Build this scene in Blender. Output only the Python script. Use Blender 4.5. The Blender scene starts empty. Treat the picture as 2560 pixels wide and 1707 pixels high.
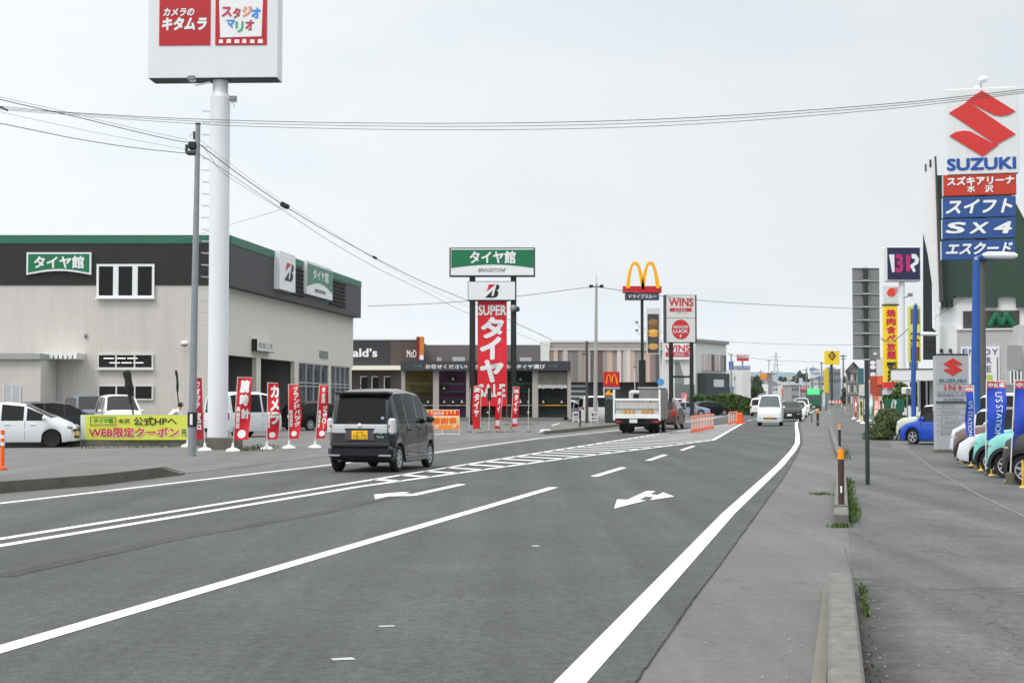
import bpy, bmesh, math, random
from mathutils import Vector, Matrix
R = math.radians
random.seed(7)
sc = bpy.context.scene
COL = sc.collection
# ---------------------------------------------------------------- camera
F0 = 3650.0; CX = 1280.0; CY = 853.5; EYE = 1.5
PITCH = math.atan((1002 - CY) / F0)
cd = bpy.data.cameras.new("camera"); cam = bpy.data.objects.new("camera", cd); COL.objects.link(cam)
cam.location = (0, 0, EYE); cam.rotation_euler = (R(90) + PITCH, 0, 0)
cd.sensor_width = 36.0; cd.lens = F0 / 2560 * 36.0; cd.clip_end = 20000; cd.clip_start = 0.1
sc.camera = cam
# ---------------------------------------------------------------- render settings
sc.view_settings.view_transform = 'Standard'; sc.view_settings.look = 'None'
sc.view_settings.exposure = 0.0; sc.view_settings.gamma = 1.0
sc.cycles.use_denoising = True
sc.cycles.max_bounces = 6; sc.cycles.volume_bounces = 1
# ---------------------------------------------------------------- world: overcast sky with thin blue patches
SUN_EL = R(52); SUN_AZ = R(-140)     # azimuth measured clockwise from +Y
w = bpy.data.worlds.new("World"); sc.world = w; w.use_nodes = True
nt = w.node_tree; N = nt.nodes; L = nt.links; N.clear()
out = N.new('ShaderNodeOutputWorld'); bg = N.new('ShaderNodeBackground'); bg.inputs[1].default_value = 0.1
sky = N.new('ShaderNodeTexSky'); sky.sky_type = 'NISHITA'; sky.sun_disc = False
sky.sun_elevation = SUN_EL; sky.sun_rotation = SUN_AZ; sky.air_density = 1.2; sky.dust_density = 2.0
tc = N.new('ShaderNodeTexCoord'); sep = N.new('ShaderNodeSeparateXYZ'); L.new(tc.outputs['Generated'], sep.inputs[0])
def mathn(op, a, b=None, clamp=False):
    n = N.new('ShaderNodeMath'); n.operation = op; n.use_clamp = clamp
    for i, v in enumerate((a, b)):
        if v is None: continue
        if isinstance(v, (int, float)): n.inputs[i].default_value = v
        else: L.new(v, n.inputs[i])
    return n.outputs[0]
zz = mathn('MAXIMUM', sep.outputs[2], 0.0)
hi = mathn('MULTIPLY', mathn('MAXIMUM', mathn('SUBTRACT', zz, 0.28), 0.0), 2.5)
lum = mathn('ADD', hi, 0.95)
lum = mathn('ADD', lum, mathn('MULTIPLY', mathn('SUBTRACT', 1.0, mathn('MULTIPLY', zz, 14.0), True), 0.16))
lum = mathn('MULTIPLY', lum, mathn('SUBTRACT', 1.0, mathn('MULTIPLY', sep.outputs[0], 0.30)))
mp = N.new('ShaderNodeMapping'); mp.inputs['Scale'].default_value = (2.2, 1.0, 7.0); L.new(tc.outputs['Generated'], mp.inputs[0])
mp.inputs['Location'].default_value = (0.35, 0.0, 0.6)
no = N.new('ShaderNodeTexNoise'); no.inputs['Scale'].default_value = 1.6; no.inputs['Detail'].default_value = 5; no.inputs['Roughness'].default_value = 0.45
L.new(mp.outputs[0], no.inputs['Vector'])
bl = mathn('ADD', mathn('MULTIPLY', mathn('SUBTRACT', no.outputs[0], 0.47), 3.6), mathn('MULTIPLY', sep.outputs[0], 1.2), True)
bl = mathn('MULTIPLY', bl, mathn('SUBTRACT', 1.0, mathn('MULTIPLY', zz, 2.0), True), True)
mixc = N.new('ShaderNodeMix'); mixc.data_type = 'RGBA'; L.new(bl, mixc.inputs[0])
mixc.inputs[6].default_value = (0.96, 0.985, 1.0, 1); mixc.inputs[7].default_value = (0.71, 0.87, 0.97, 1)
sc1 = N.new('ShaderNodeVectorMath'); sc1.operation = 'SCALE'; L.new(mixc.outputs[2], sc1.inputs[0]); L.new(mathn('MULTIPLY', lum, 10.0), sc1.inputs['Scale'])
mx2 = N.new('ShaderNodeMix'); mx2.data_type = 'RGBA'; mx2.inputs[0].default_value = 0.93
L.new(sky.outputs[0], mx2.inputs[6]); L.new(sc1.outputs[0], mx2.inputs[7])
L.new(mx2.outputs[2], bg.inputs[0]); L.new(bg.outputs[0], out.inputs[0])
sd = bpy.data.lights.new("sun", 'SUN'); sd.energy = 1.1; sd.angle = R(12); sd.color = (1, .97, .92)
so = bpy.data.objects.new("sun", sd); COL.objects.link(so)
sdir = Vector((math.sin(SUN_AZ) * math.cos(SUN_EL), math.cos(SUN_AZ) * math.cos(SUN_EL), math.sin(SUN_EL)))
so.rotation_euler = (-sdir).to_track_quat('-Z', 'Y').to_euler(); so.location = (0, 0, 60)

# ---------------------------------------------------------------- projection helpers (photo pixels -> world)
def ray(px, py):
    x = (px - CX) / F0; z = (CY - py) / F0
    return Vector((x, math.cos(PITCH) - math.sin(PITCH) * z, math.sin(PITCH) + math.cos(PITCH) * z))
def G(px, py, z0=0.0):
    r = ray(px, py); t = (z0 - EYE) / r.z
    return Vector((r.x * t, r.y * t, z0))
def D(px, py, Y):
    r = ray(px, py); t = Y / r.y
    return Vector((r.x * t, Y, EYE + r.z * t))
class Fr:
    """vertical plane frame: origin on the ground, local x along the plane, local -y towards the viewer"""
    def __init__(s, px, Y, a=0.0, z=0.0):
        p = D(px, 1002, Y); s.o = Vector((p.x, Y, z)); s.a = R(a); s.d = Vector((math.cos(s.a), math.sin(s.a)))
    def uv(s, px, py):
        r = ray(px, py)
        # o + u*d = t*r
        det = s.d.x * (-r.y) - s.d.y * (-r.x)
        bx, by = -s.o.x, -s.o.y
        u = (bx * (-r.y) - by * (-r.x)) / det
        t = (s.d.x * by - s.d.y * bx) / det
        return u, EYE + r.z * t - s.o.z
    def rc(s, x0, y0, x1, y1):
        a, b = s.uv(x0, y0), s.uv(x1, y1)
        return min(a[0], b[0]), max(a[0], b[0]), min(a[1], b[1]), max(a[1], b[1])
# ---------------------------------------------------------------- materials
def s2l(v):
    v /= 255.0
    return v / 12.92 if v <= .04045 else ((v + .055) / 1.055) ** 2.4
MATS = {}
def M(name, rgb, rough=.6, metal=0, var=0.0, vs=3.0, coat=0, bump=0, bs=40, spec=.5, emit=0, stretch=None):
    if name in MATS: return MATS[name]
    m = bpy.data.materials.new(name); m.use_nodes = True; t = m.node_tree; b = t.nodes['Principled BSDF']
    c = tuple(s2l(v) for v in rgb) + (1,)
    b.inputs['Base Color'].default_value = c; b.inputs['Roughness'].default_value = rough; b.inputs['Metallic'].default_value = metal
    b.inputs['Coat Weight'].default_value = coat; b.inputs['Specular IOR Level'].default_value = spec; b.inputs['Coat Roughness'].default_value = .06
    if emit: b.inputs['Emission Color'].default_value = c; b.inputs['Emission Strength'].default_value = emit
    if var or bump:
        g = t.nodes.new('ShaderNodeTexCoord'); mpn = t.nodes.new('ShaderNodeMapping'); t.links.new(g.outputs['Object'], mpn.inputs[0])
        if stretch: mpn.inputs['Scale'].default_value = stretch
    if var:
        n = t.nodes.new('ShaderNodeTexNoise'); n.inputs['Scale'].default_value = vs; n.inputs['Detail'].default_value = 6; n.inputs['Roughness'].default_value = .65
        t.links.new(mpn.outputs[0], n.inputs['Vector'])
        mr = t.nodes.new('ShaderNodeMapRange'); mr.inputs[1].default_value = .25; mr.inputs[2].default_value = .75
        mr.inputs[3].default_value = 1 - var; mr.inputs[4].default_value = 1 + var; t.links.new(n.outputs[0], mr.inputs[0])
        v = t.nodes.new('ShaderNodeVectorMath'); v.operation = 'SCALE'; v.inputs[0].default_value = c[:3]; t.links.new(mr.outputs[0], v.inputs['Scale'])
        t.links.new(v.outputs[0], b.inputs['Base Color'])
    if bump:
        n2 = t.nodes.new('ShaderNodeTexNoise'); n2.inputs['Scale'].default_value = bs; n2.inputs['Detail'].default_value = 3; t.links.new(mpn.outputs[0], n2.inputs['Vector'])
        bp = t.nodes.new('ShaderNodeBump'); bp.inputs['Strength'].default_value = bump; bp.inputs['Distance'].default_value = .01
        t.links.new(n2.outputs[0], bp.inputs['Height']); t.links.new(bp.outputs[0], b.inputs['Normal'])
    MATS[name] = m; return m
def asphalt(name, rgb, patch=.12, fine=.25, crack=0, pale=0):
    m = bpy.data.materials.new(name); m.use_nodes = True; t = m.node_tree; b = t.nodes['Principled BSDF']; LN = t.links.new
    b.inputs['Roughness'].default_value = .85; b.inputs['Specular IOR Level'].default_value = .3
    c = [s2l(v) for v in rgb]
    g = t.nodes.new('ShaderNodeNewGeometry')
    def noise(scale, det, st=None, rough=.6):
        n = t.nodes.new('ShaderNodeTexNoise'); n.inputs['Scale'].default_value = scale; n.inputs['Detail'].default_value = det; n.inputs['Roughness'].default_value = rough
        if st:
            mp_ = t.nodes.new('ShaderNodeMapping'); mp_.inputs['Rotation'].default_value = (0, 0, R(12.3)); mp_.inputs['Scale'].default_value = st
            LN(g.outputs['Position'], mp_.inputs[0]); LN(mp_.outputs[0], n.inputs['Vector'])
        else: LN(g.outputs['Position'], n.inputs['Vector'])
        return n.outputs[0]
    def rng(v, lo, hi, a=.3, z=.7):
        mr = t.nodes.new('ShaderNodeMapRange'); mr.inputs[1].default_value = a; mr.inputs[2].default_value = z; mr.inputs[3].default_value = lo; mr.inputs[4].default_value = hi
        LN(v, mr.inputs[0]); return mr.outputs[0]
    def mul(a, b_):
        n = t.nodes.new('ShaderNodeMath'); n.operation = 'MULTIPLY'; LN(a, n.inputs[0]); LN(b_, n.inputs[1]); return n.outputs[0]
    v = mul(rng(noise(.35, 5), 1 - patch, 1 + patch), rng(noise(70, 3, rough=.8), 1 - fine, 1 + fine))
    v = mul(v, rng(noise(11, 7, rough=.9), 1 - fine * 1.5, 1 + fine * 1.5, .32, .68))
    v = mul(v, rng(noise(1, 5, (1.3, .04, 1)), 1 - patch * 1.7, 1 + patch * .9))
    v = mul(v, rng(noise(1.7, 6, rough=.8), 1 - patch * .5, 1 + patch * .5, .35, .65))
    if crack:
        vo = t.nodes.new('ShaderNodeTexVoronoi'); vo.feature = 'DISTANCE_TO_EDGE'; vo.inputs['Scale'].default_value = .22
        nd = t.nodes.new('ShaderNodeTexNoise'); nd.inputs['Scale'].default_value = 2.5; nd.inputs['Detail'].default_value = 5; LN(g.outputs['Position'], nd.inputs['Vector'])
        ad = t.nodes.new('ShaderNodeMix'); ad.data_type = 'RGBA'; ad.blend_type = 'ADD'; ad.inputs[0].default_value = .9
        LN(g.outputs['Position'], ad.inputs[6]); LN(nd.outputs[1], ad.inputs[7]); LN(ad.outputs[2], vo.inputs['Vector'])
        v = mul(v, rng(vo.outputs[0], 1 - crack, 1, 0, .006))
    s = t.nodes.new('ShaderNodeVectorMath'); s.operation = 'SCALE'; s.inputs[0].default_value = c; LN(v, s.inputs['Scale'])
    col = s.outputs[0]
    LN(col, b.inputs['Base Color'])
    bp = t.nodes.new('ShaderNodeBump'); bp.inputs['Strength'].default_value = .5; bp.inputs['Distance'].default_value = .006
    LN(noise(90, 3, rough=.8), bp.inputs['Height']); LN(bp.outputs[0], b.inputs['Normal'])
    return m
# ---------------------------------------------------------------- text glyph meshes
TXT = {}
def glyphs(s, off=0, sp=1.0):
    off = 0; k = (s, off, sp)
    if k not in TXT:
        c = bpy.data.curves.new('t', 'FONT'); c.body = s; c.offset = off; c.resolution_u = 3; c.space_character = sp; c.fill_mode = 'FRONT'
        o = bpy.data.objects.new('t', c)
        COL.objects.link(o); dg = bpy.context.evaluated_depsgraph_get() if False else None
        me = bpy.data.meshes.new_from_object(o)
        vs = [v.co.copy() for v in me.vertices]; fs = [tuple(p.vertices) for p in me.polygons]
        bpy.data.objects.remove(o); bpy.data.curves.remove(c); bpy.data.meshes.remove(me)
        x0 = min(v.x for v in vs); x1 = max(v.x for v in vs); y0 = min(v.y for v in vs); y1 = max(v.y for v in vs)
        TXT[k] = ([((v.x - x0) / max(x1 - x0, 1e-6), (v.y - y0) / max(y1 - y0, 1e-6)) for v in vs], fs, (x1 - x0), (y1 - y0))
    return TXT[k]
# ---------------------------------------------------------------- mesh builder
class MB:
    def __init__(s): s.v = []; s.f = []; s.mi = []; s.mats = []; s.sm = False
    def m(s, mat):
        if mat not in s.mats: s.mats.append(mat)
        return s.mats.index(mat)
    def add(s, vs, fs, mat):
        b = len(s.v); s.v += [tuple(v) for v in vs]; i = s.m(mat)
        for f in fs: s.f.append(tuple(b + k for k in f)); s.mi.append(i)
        return s
    def box(s, x0, x1, y0, y1, z0, z1, mat):
        vs = [(x, y, z) for z in (z0, z1) for y in (y0, y1) for x in (x0, x1)]
        return s.add(vs, [(0, 2, 3, 1), (4, 5, 7, 6), (0, 1, 5, 4), (1, 3, 7, 5), (3, 2, 6, 7), (2, 0, 4, 6)], mat)
    def rbox(s, x0, x1, y0, y1, z0, z1, c, mat):
        """box with chamfered corners"""
        mx, my, mz = (x0 + x1) / 2, (y0 + y1) / 2, (z0 + z1) / 2; hx, hy, hz = (x1 - x0) / 2, (y1 - y0) / 2, (z1 - z0) / 2
        c = min(c, hx * .9, hy * .9, hz * .9); vs = []; fs = []
        idx = {}
        for sx in (-1, 1):
            for sy in (-1, 1):
                for sz in (-1, 1):
                    for k in range(3):
                        p = [hx - c, hy - c, hz - c]; p[k] += c
                        idx[(sx, sy, sz, k)] = len(vs); vs.append((mx + sx * p[0], my + sy * p[1], mz + sz * p[2]))
                    fs.append(tuple(idx[(sx, sy, sz, k)] for k in range(3)))
        for k in range(3):
            a, b = [i for i in range(3) if i != k]
            for sg in (-1, 1):
                q = []
                for sa, sb in ((-1, -1), (1, -1), (1, 1), (-1, 1)):
                    sgn = [0, 0, 0]; sgn[k] = sg; sgn[a] = sa; sgn[b] = sb; q.append(idx[(*sgn, k)])
                fs.append(tuple(q))
            for sa in (-1, 1):
                for sb in (-1, 1):
                    e = []
                    for sk, kk in ((-1, a), (-1, b), (1, b), (1, a)):
                        sgn = [0, 0, 0]; sgn[k] = sk; sgn[a] = sa; sgn[b] = sb; e.append(idx[(*sgn, kk)])
                    fs.append(tuple(e))
        return s.add(vs, fs, mat)
    def tube(s, p0, p1, r0, mat, r1=None, n=10, cap=True):
        r1 = r0 if r1 is None else r1
        p0, p1 = Vector(p0), Vector(p1); d = (p1 - p0).normalized(); u = d.orthogonal().normalized(); w_ = d.cross(u)
        vs = []
        for p, r in ((p0, r0), (p1, r1)):
            for i in range(n):
                a = 2 * math.pi * i / n; vs.append(p + (u * math.cos(a) + w_ * math.sin(a)) * r)
        fs = [(i, (i + 1) % n, n + (i + 1) % n, n + i) for i in range(n)]
        if cap: fs += [tuple(range(n))[::-1], tuple(range(n, 2 * n))]
        return s.add(vs, fs, mat)
    def path(s, pts, r, mat, n=6):
        pts = [Vector(p) for p in pts]; vs = []; fs = []
        u = None
        for i, p in enumerate(pts):
            d = (pts[min(i + 1, len(pts) - 1)] - pts[max(i - 1, 0)]).normalized()
            if u is None: u = d.orthogonal().normalized()
            u = (u - d * u.dot(d)).normalized(); w_ = d.cross(u)
            rr = r[i] if isinstance(r, (list, tuple)) else r
            for k in range(n):
                a = 2 * math.pi * k / n; vs.append(p + (u * math.cos(a) + w_ * math.sin(a)) * rr)
        for i in range(len(pts) - 1):
            for k in range(n):
                fs.append((i * n + k, i * n + (k + 1) % n, (i + 1) * n + (k + 1) % n, (i + 1) * n + k))
        fs += [tuple(range(n))[::-1], tuple(range((len(pts) - 1) * n, len(pts) * n))]
        return s.add(vs, fs, mat)
    def prism(s, poly, y0, y1, mat):
        """polygon in x,z extruded from y0 (front) to y1"""
        n = len(poly); vs = [(x, y0, z) for x, z in poly] + [(x, y1, z) for x, z in poly]
        fs = [tuple(range(n)), tuple(range(n, 2 * n))[::-1]] + [(i, n + i, n + (i + 1) % n, (i + 1) % n) for i in range(n)]
        return s.add(vs, fs, mat)
    def slab(s, poly, z0, z1, mat):
        n = len(poly); vs = [(p[0], p[1], z0) for p in poly] + [(p[0], p[1], z1) for p in poly]
        fs = [tuple(range(n))[::-1], tuple(range(n, 2 * n))] + [(i, (i + 1) % n, n + (i + 1) % n, n + i) for i in range(n)]
        return s.add(vs, fs, mat)
    def flat(s, poly, z, mat): return s.add([(p[0], p[1], z) for p in poly], [tuple(range(len(poly)))], mat)
    def lathe(s, c, prof, mat, n=16, axis='z'):
        """profile of (r, h) round an axis through c"""
        vs = []
        for r, h in prof:
            for i in range(n):
                a = 2 * math.pi * i / n; x, y = r * math.cos(a), r * math.sin(a)
                vs.append({'z': (c[0] + x, c[1] + y, c[2] + h), 'y': (c[0] + x, c[1] + h, c[2] + y), 'x': (c[0] + h, c[1] + x, c[2] + y)}[axis])
        fs = [(j * n + i, j * n + (i + 1) % n, (j + 1) * n + (i + 1) % n, (j + 1) * n + i) for j in range(len(prof) - 1) for i in range(n)]
        fs += [tuple(range(n))[::-1], tuple(range((len(prof) - 1) * n, len(prof) * n))]
        return s.add(vs, fs, mat)
    def ell(s, c, rx, ry, rz, mat, n=12, k=8):
        vs = []; fs = []
        for j in range(1, k):
            t = math.pi * j / k
            for i in range(n):
                a = 2 * math.pi * i / n; vs.append((c[0] + rx * math.sin(t) * math.cos(a), c[1] + ry * math.sin(t) * math.sin(a), c[2] + rz * math.cos(t)))
        vs += [(c[0], c[1], c[2] + rz), (c[0], c[1], c[2] - rz)]; T = len(vs) - 2
        for j in range(k - 2):
            for i in range(n): fs.append((j * n + i, (j + 1) * n + i, (j + 1) * n + (i + 1) % n, j * n + (i + 1) % n))
        for i in range(n): fs.append((T, i, (i + 1) % n)); fs.append((T + 1, (k - 2) * n + (i + 1) % n, (k - 2) * n + i))
        return s.add(vs, fs, mat)
    def text(s, st, x0, x1, z0, z1, y, mat, off=.02, shear=0, keep=False, fn=None, sp=1.0, plane=None):
        vs, fs, tw, th = glyphs(st, off, sp)
        wd, ht = x1 - x0, z1 - z0
        if keep:
            k = min(wd / tw, ht / th); cx, cz = (x0 + x1) / 2, (z0 + z1) / 2; wd, ht = tw * k, th * k
            x0, z0 = cx - wd / 2, cz - ht / 2
        # bold strokes: slightly shifted copies, each a fraction of a millimetre nearer
        o = off * (.95 if ord(st[0]) > 255 else .62); ox, oz = o * wd / tw, o * ht / th
        if o: x0 += ox * .6; wd -= ox * 1.2; z0 += oz * .6; ht -= oz * 1.2
        for i, (sx, sz) in enumerate(((0, 0), (1, 0), (-1, 0), (0, 1), (0, -1), (.7, .7), (-.7, -.7), (.7, -.7), (-.7, .7)) if o > .015 else ((0, 0),)):
            q = []
            for a, b in vs:
                x, z = x0 + a * wd + (b - .5) * ht * shear + sx * ox, z0 + b * ht + sz * oz
                p = fn(x, z) if fn else (plane(x, z) if plane else (x, y, z)); e_ = .0006 * i
                q.append((p[0] - e_, p[1], p[2]) if plane else (p[0], p[1] - e_, p[2]))
            s.add(q, fs, mat)
        return s
    def vtext(s, st, x0, x1, z0, z1, y, mat, off=.03, fn=None, fill=.9):
        h = (z1 - z0) / len(st)
        for i, ch in enumerate(st):
            if ch == ' ': continue
            zt = z1 - i * h
            if ch in 'ー-': # long vowel mark turns upright in vertical writing
                cx = (x0 + x1) / 2; wv = (x1 - x0) * .08
                pts = [(cx - wv, zt - h * .95), (cx + wv, zt - h * .95), (cx + wv, zt - h * .1), (cx - wv, zt - h * .1)]
                s.add([fn(a, b) if fn else (a, y, b) for a, b in pts], [(0, 1, 2, 3)], mat); continue
            s.text(ch, x0, x1, zt - h * (1 + fill) / 2, zt - h * (1 - fill) / 2, y, mat, off, fn=fn)
        return s
    def build(s, name, parent=None, smooth=None, label=None):
        me = bpy.data.meshes.new(name); me.from_pydata(s.v, [], s.f)
        for m_ in s.mats: me.materials.append(m_)
        me.polygons.foreach_set('material_index', s.mi)
        if smooth:
            bm = bmesh.new(); bm.from_mesh(me); bmesh.ops.recalc_face_normals(bm, faces=bm.faces); bm.to_mesh(me); bm.free()
            me.polygons.foreach_set('use_smooth', [True] * len(me.polygons)); me.set_sharp_from_angle(angle=R(smooth))
        me.update()
        o = bpy.data.objects.new(name, me); COL.objects.link(o)
        if parent: o.parent = parent
        if label: o['label'] = label
        return o
def tag(o, label, cat, group=None, kind=None):
    o['label'] = label; o['category'] = cat
    if group: o['group'] = group
    if kind: o['kind'] = kind
    return o
def struct(o): o['kind'] = 'structure'; return o
def thing(name, label, cat, fr=None, loc=None, rotz=0, group=None):
    o = bpy.data.objects.new(name, None); o.empty_display_size = .3; COL.objects.link(o)
    if fr is not None: o.location = fr.o; o.rotation_euler = (0, 0, fr.a)
    if loc is not None: o.location = loc; o.rotation_euler = (0, 0, rotz)
    return tag(o, label, cat, group)
def kids(o): return [c for c in bpy.data.objects if c.parent == o]
def dup(root, loc, rotz, label, group=None, scale=None):
    def cp(o, par):
        c = o.copy(); COL.objects.link(c)
        if par: c.parent = par
        for k in KIDS.get(o.name, []): cp(k, c)
        return c
    KIDS = {}
    for o in bpy.data.objects:
        if o.parent: KIDS.setdefault(o.parent.name, []).append(o)
    r = cp(root, None); r.location = loc; r.rotation_euler = (0, 0, rotz); r['label'] = label
    if group: r['group'] = group
    if scale: r.scale = (scale,) * 3
    return r
# ---------------------------------------------------------------- palette
white = M('painted white', (232, 233, 234), .45, var=.04, vs=2)
offw = M('off white', (214, 214, 210), .6, var=.05)
paleg = M('pale grey metal', (182, 185, 188), .45, .2, var=.06)
midg = M('mid grey', (128, 130, 132), .6, var=.08)
darkg = M('dark grey', (62, 64, 66), .6, var=.08)
black = M('matt black', (26, 27, 28), .55, var=.1)
vblack = M('interior black', (12, 13, 13), .9)
rubber = M('tyre rubber', (28, 28, 29), .85, var=.15, vs=20)
alu = M('alloy wheel', (190, 192, 195), .3, .7)
chrome = M('chrome', (225, 227, 230), .15, .9)
glass = M('dark window glass', (12, 14, 15), .10, spec=.30)
glassc = M('clear window glass', (70, 82, 84), .08, spec=.6)
redm = M('sign red', (196, 20, 34), .5)
red2 = M('flag red', (205, 22, 36), .7)
yellow = M('sign yellow', (250, 178, 0), .5)
orange = M('safety orange', (250, 96, 20), .5)
green = M('sign green', (0, 112, 70), .5)
blue = M('sign blue', (22, 72, 160), .5)
poleblue = M('pole blue', (34, 84, 158), .6, var=.16, vs=5)
concrete = M('concrete', (106, 105, 101), .9, var=.34, vs=9, bump=.5, bs=60)
conc2 = M('weathered concrete', (104, 100, 92), .95, var=.3, vs=4, bump=.4, bs=30)
galv = M('galvanised steel', (140, 146, 150), .5, .3, var=.12, vs=8)
ledw = M('clear lamp lens', (150, 152, 152), .12, coat=1)
redl = M('red lamp lens', (180, 16, 18), .15, coat=1)
amber = M('amber lens', (240, 130, 10), .2, coat=1)
plate_y = M('yellow plate', (246, 190, 10), .4)
plate_w = M('white plate', (225, 226, 226), .4)
HAZE = 0.00005
# ================================================================ ground, road, markings
def W2(pts): return [G(x, y) for x, y in pts]
def pxz(pts, Fm): return [Fm.uv(x, y) for x, y in pts]
def on(F, mb, x0, y0, x1, y1, ya, yb, mat):
    s0, s1, z0, z1 = F.rc(x0, y0, x1, y1); return mb.box(s0, s1, ya, yb, z0, z1, mat)
def tx(F, mb, st, x0, y0, x1, y1, y, mat, **k):
    s0, s1, z0, z1 = F.rc(x0, y0, x1, y1); return mb.text(st, s0, s1, z0, z1, y, mat, **k)
A_ground = asphalt('worn grey asphalt', (102, 101, 99), .10, .16, crack=.25)
A_road = asphalt('dark road asphalt', (77, 78, 78), .15, .34)
A_lot = asphalt('pale forecourt asphalt', (108, 108, 105), .10, .14, crack=.15)
A_side = asphalt('pavement asphalt', (92, 93, 91), .19, .26, crack=.4)
m_line = M('road marking paint', (222, 222, 219), .6, bump=.3, bs=80); t_ = m_line.node_tree; b_ = t_.nodes['Principled BSDF']
g_ = t_.nodes.new('ShaderNodeNewGeometry'); n1 = t_.nodes.new('ShaderNodeTexNoise'); n1.inputs['Scale'].default_value = 14; n1.inputs['Detail'].default_value = 8; n1.inputs['Roughness'].default_value = .85; t_.links.new(g_.outputs['Position'], n1.inputs['Vector'])
n2 = t_.nodes.new('ShaderNodeTexNoise'); n2.inputs['Scale'].default_value = 1.1; n2.inputs['Detail'].default_value = 3; t_.links.new(g_.outputs['Position'], n2.inputs['Vector'])
ad = t_.nodes.new('ShaderNodeMath'); ad.operation = 'MULTIPLY_ADD'; ad.inputs[1].default_value = .45; t_.links.new(n2.outputs[0], ad.inputs[0]); t_.links.new(n1.outputs[0], ad.inputs[2])
r_ = t_.nodes.new('ShaderNodeValToRGB'); r_.color_ramp.elements[0].position = .50; r_.color_ramp.elements[0].color = (.16, .16, .155, 1); r_.color_ramp.elements[1].position = .60; r_.color_ramp.elements[1].color = (.72, .72, .70, 1); t_.links.new(ad.outputs[0], r_.inputs[0]); t_.links.new(r_.outputs[0], b_.inputs['Base Color'])
m_worn = M('worn marking paint', (170, 170, 168), .7, var=.2, vs=20)
mb = MB(); mb.flat([(-3000, -60), (3000, -60), (3000, 6000), (-3000, 6000)], 0, A_ground); struct(mb.build('ground'))
seam = [(1500, 1830), (1590, 1707), (1727, 1507), (1792, 1423), (1892, 1285), (1957, 1197), (1990, 1142), (2004, 1112), (2006, 1088), (2001, 1062), (2026, 1036), (2047, 1025), (2058, 1018)]
left = [(2046, 1018), (1880, 1031), (1820, 1041), (1705, 1060), (1545, 1080), (1350, 1099), (1090, 1135), (820, 1167), (0, 1264), (-700, 1350), (-1200, 1500)]
mb = MB(); mb.flat([tuple(p)[:2] for p in W2(seam)] + [tuple(p)[:2] for p in W2(left)] + [(-5, 3), (-1.5, 3)], .004, A_road); struct(mb.build('road'))
lot = [(-1200, 1330), (0, 1209), (402, 1176), (470, 1183), (830, 1139), (1100, 1113), (1362, 1084), (1480, 1071), (1480, 1045), (1700, 1032), (1700, 1022), (-1400, 1022)]
mb = MB(); mb.flat(W2(lot), .006, A_lot); struct(mb.build('forecourt'))
def strip(mb, pts, wd, z=.008, mat=None):
    P = [Vector((p.x, p.y)) for p in W2(pts)]; l = []; r = []
    for i, p in enumerate(P):
        a = P[max(i - 1, 0)]; b = P[min(i + 1, len(P) - 1)]; d = (b - a).normalized(); n = Vector((-d.y, d.x)) * wd / 2
        l.append(p + n); r.append(p - n)
    for i in range(len(P) - 1): mb.add([(q.x, q.y, z) for q in (r[i], r[i + 1], l[i + 1], l[i])], [(0, 1, 2, 3)], mat or m_line)
mb = MB(); strip(mb, [(1190, 1960), (1427, 1707), (1692, 1423), (1820, 1285), (1950, 1164), (1983, 1126), (1993.5, 1108), (1994, 1086), (1991, 1066), (1991, 1056), (2018, 1035.5), (2040, 1024.5), (2056, 1018)], .17); struct(mb.build('edge_line'))
mb = MB(); strip(mb, [(-700, 1832), (0, 1625), (1384, 1218.5)], .17); struct(mb.build('lane_line'))
mb = MB()
for q in ([(295, 592), (595, 502), (655, 508), (375, 594)], [(830, 437), (1010, 377), (1057, 381), (890, 438)], [(1170, 335), (1290, 293), (1332, 295), (1210, 337)]):
    mb.flat([G(1400 + x / 3.92, 1040 + y / 3.92) for x, y in q], .008, m_line)
for a, b in (((1868, 1051.5), (1880, 1049.5)), ((1886, 1047.5), (1899, 1045.5)), ((1950, 1037), (1962, 1034.5))): strip(mb, [a, b], .16)
struct(mb.build('dashed_line'))
mb = MB(); strip(mb, [(-700, 1338), (0, 1259), (820, 1163), (1090, 1131), (1350, 1095.5), (1545, 1075.5), (1703, 1055.5), (1782, 1044.5), (1818, 1038), (1862, 1030.5), (1960, 1022)], .15); struct(mb.build('edge_line'))
up = [(-900, 1483), (0, 1348), (900, 1204.5), (1400, 1123.5), (1538, 1102), (1655, 1083), (1726, 1073.5), (1783, 1065.5), (1860, 1056)]
lo = [(-900, 1512), (0, 1365), (900, 1216.5), (1400, 1148), (1576, 1126.5), (1691, 1112), (1783, 1100), (1860, 1056)]
mb = MB(); strip(mb, up, .15); strip(mb, lo, .16)
UP = [Vector((p.x, p.y)) for p in W2(up)]; LO = [Vector((p.x, p.y)) for p in W2(lo)]
def isect(P, d, poly):
    best = None
    for a, b in zip(poly, poly[1:]):
        e = b - a; det = d.x * (-e.y) + d.y * e.x
        if abs(det) < 1e-9: continue
        q = a - P; t = (q.x * (-e.y) + q.y * e.x) / det; u = (d.x * q.y - d.y * q.x) / det
        if -1e-6 <= u <= 1 + 1e-6 and t > 0 and (best is None or t < best): best = t
    return best
hd = (G(1267, 1167.8) - G(1170, 1162.6)).to_2d().normalized()
acc = 0
for a, b in zip(UP, UP[1:]):
    Ls = (b - a).length; e = (b - a) / Ls
    t = (1.68 - acc) % 1.68
    while t < Ls:
        p = a + e * t
        if 27.2 < p.y < 97:
            q = p + e * .42; k0 = isect(p, hd, LO); k1 = isect(q, hd, LO)
            if k0 and k1: mb.add([(*p, .008), (*(p + hd * k0), .008), (*(q + hd * k1), .008), (*q, .008)], [(0, 1, 2, 3)], m_line)
        t += 1.68
    acc = (acc + Ls) % 1.68
struct(mb.build('zebra_marking'))
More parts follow.
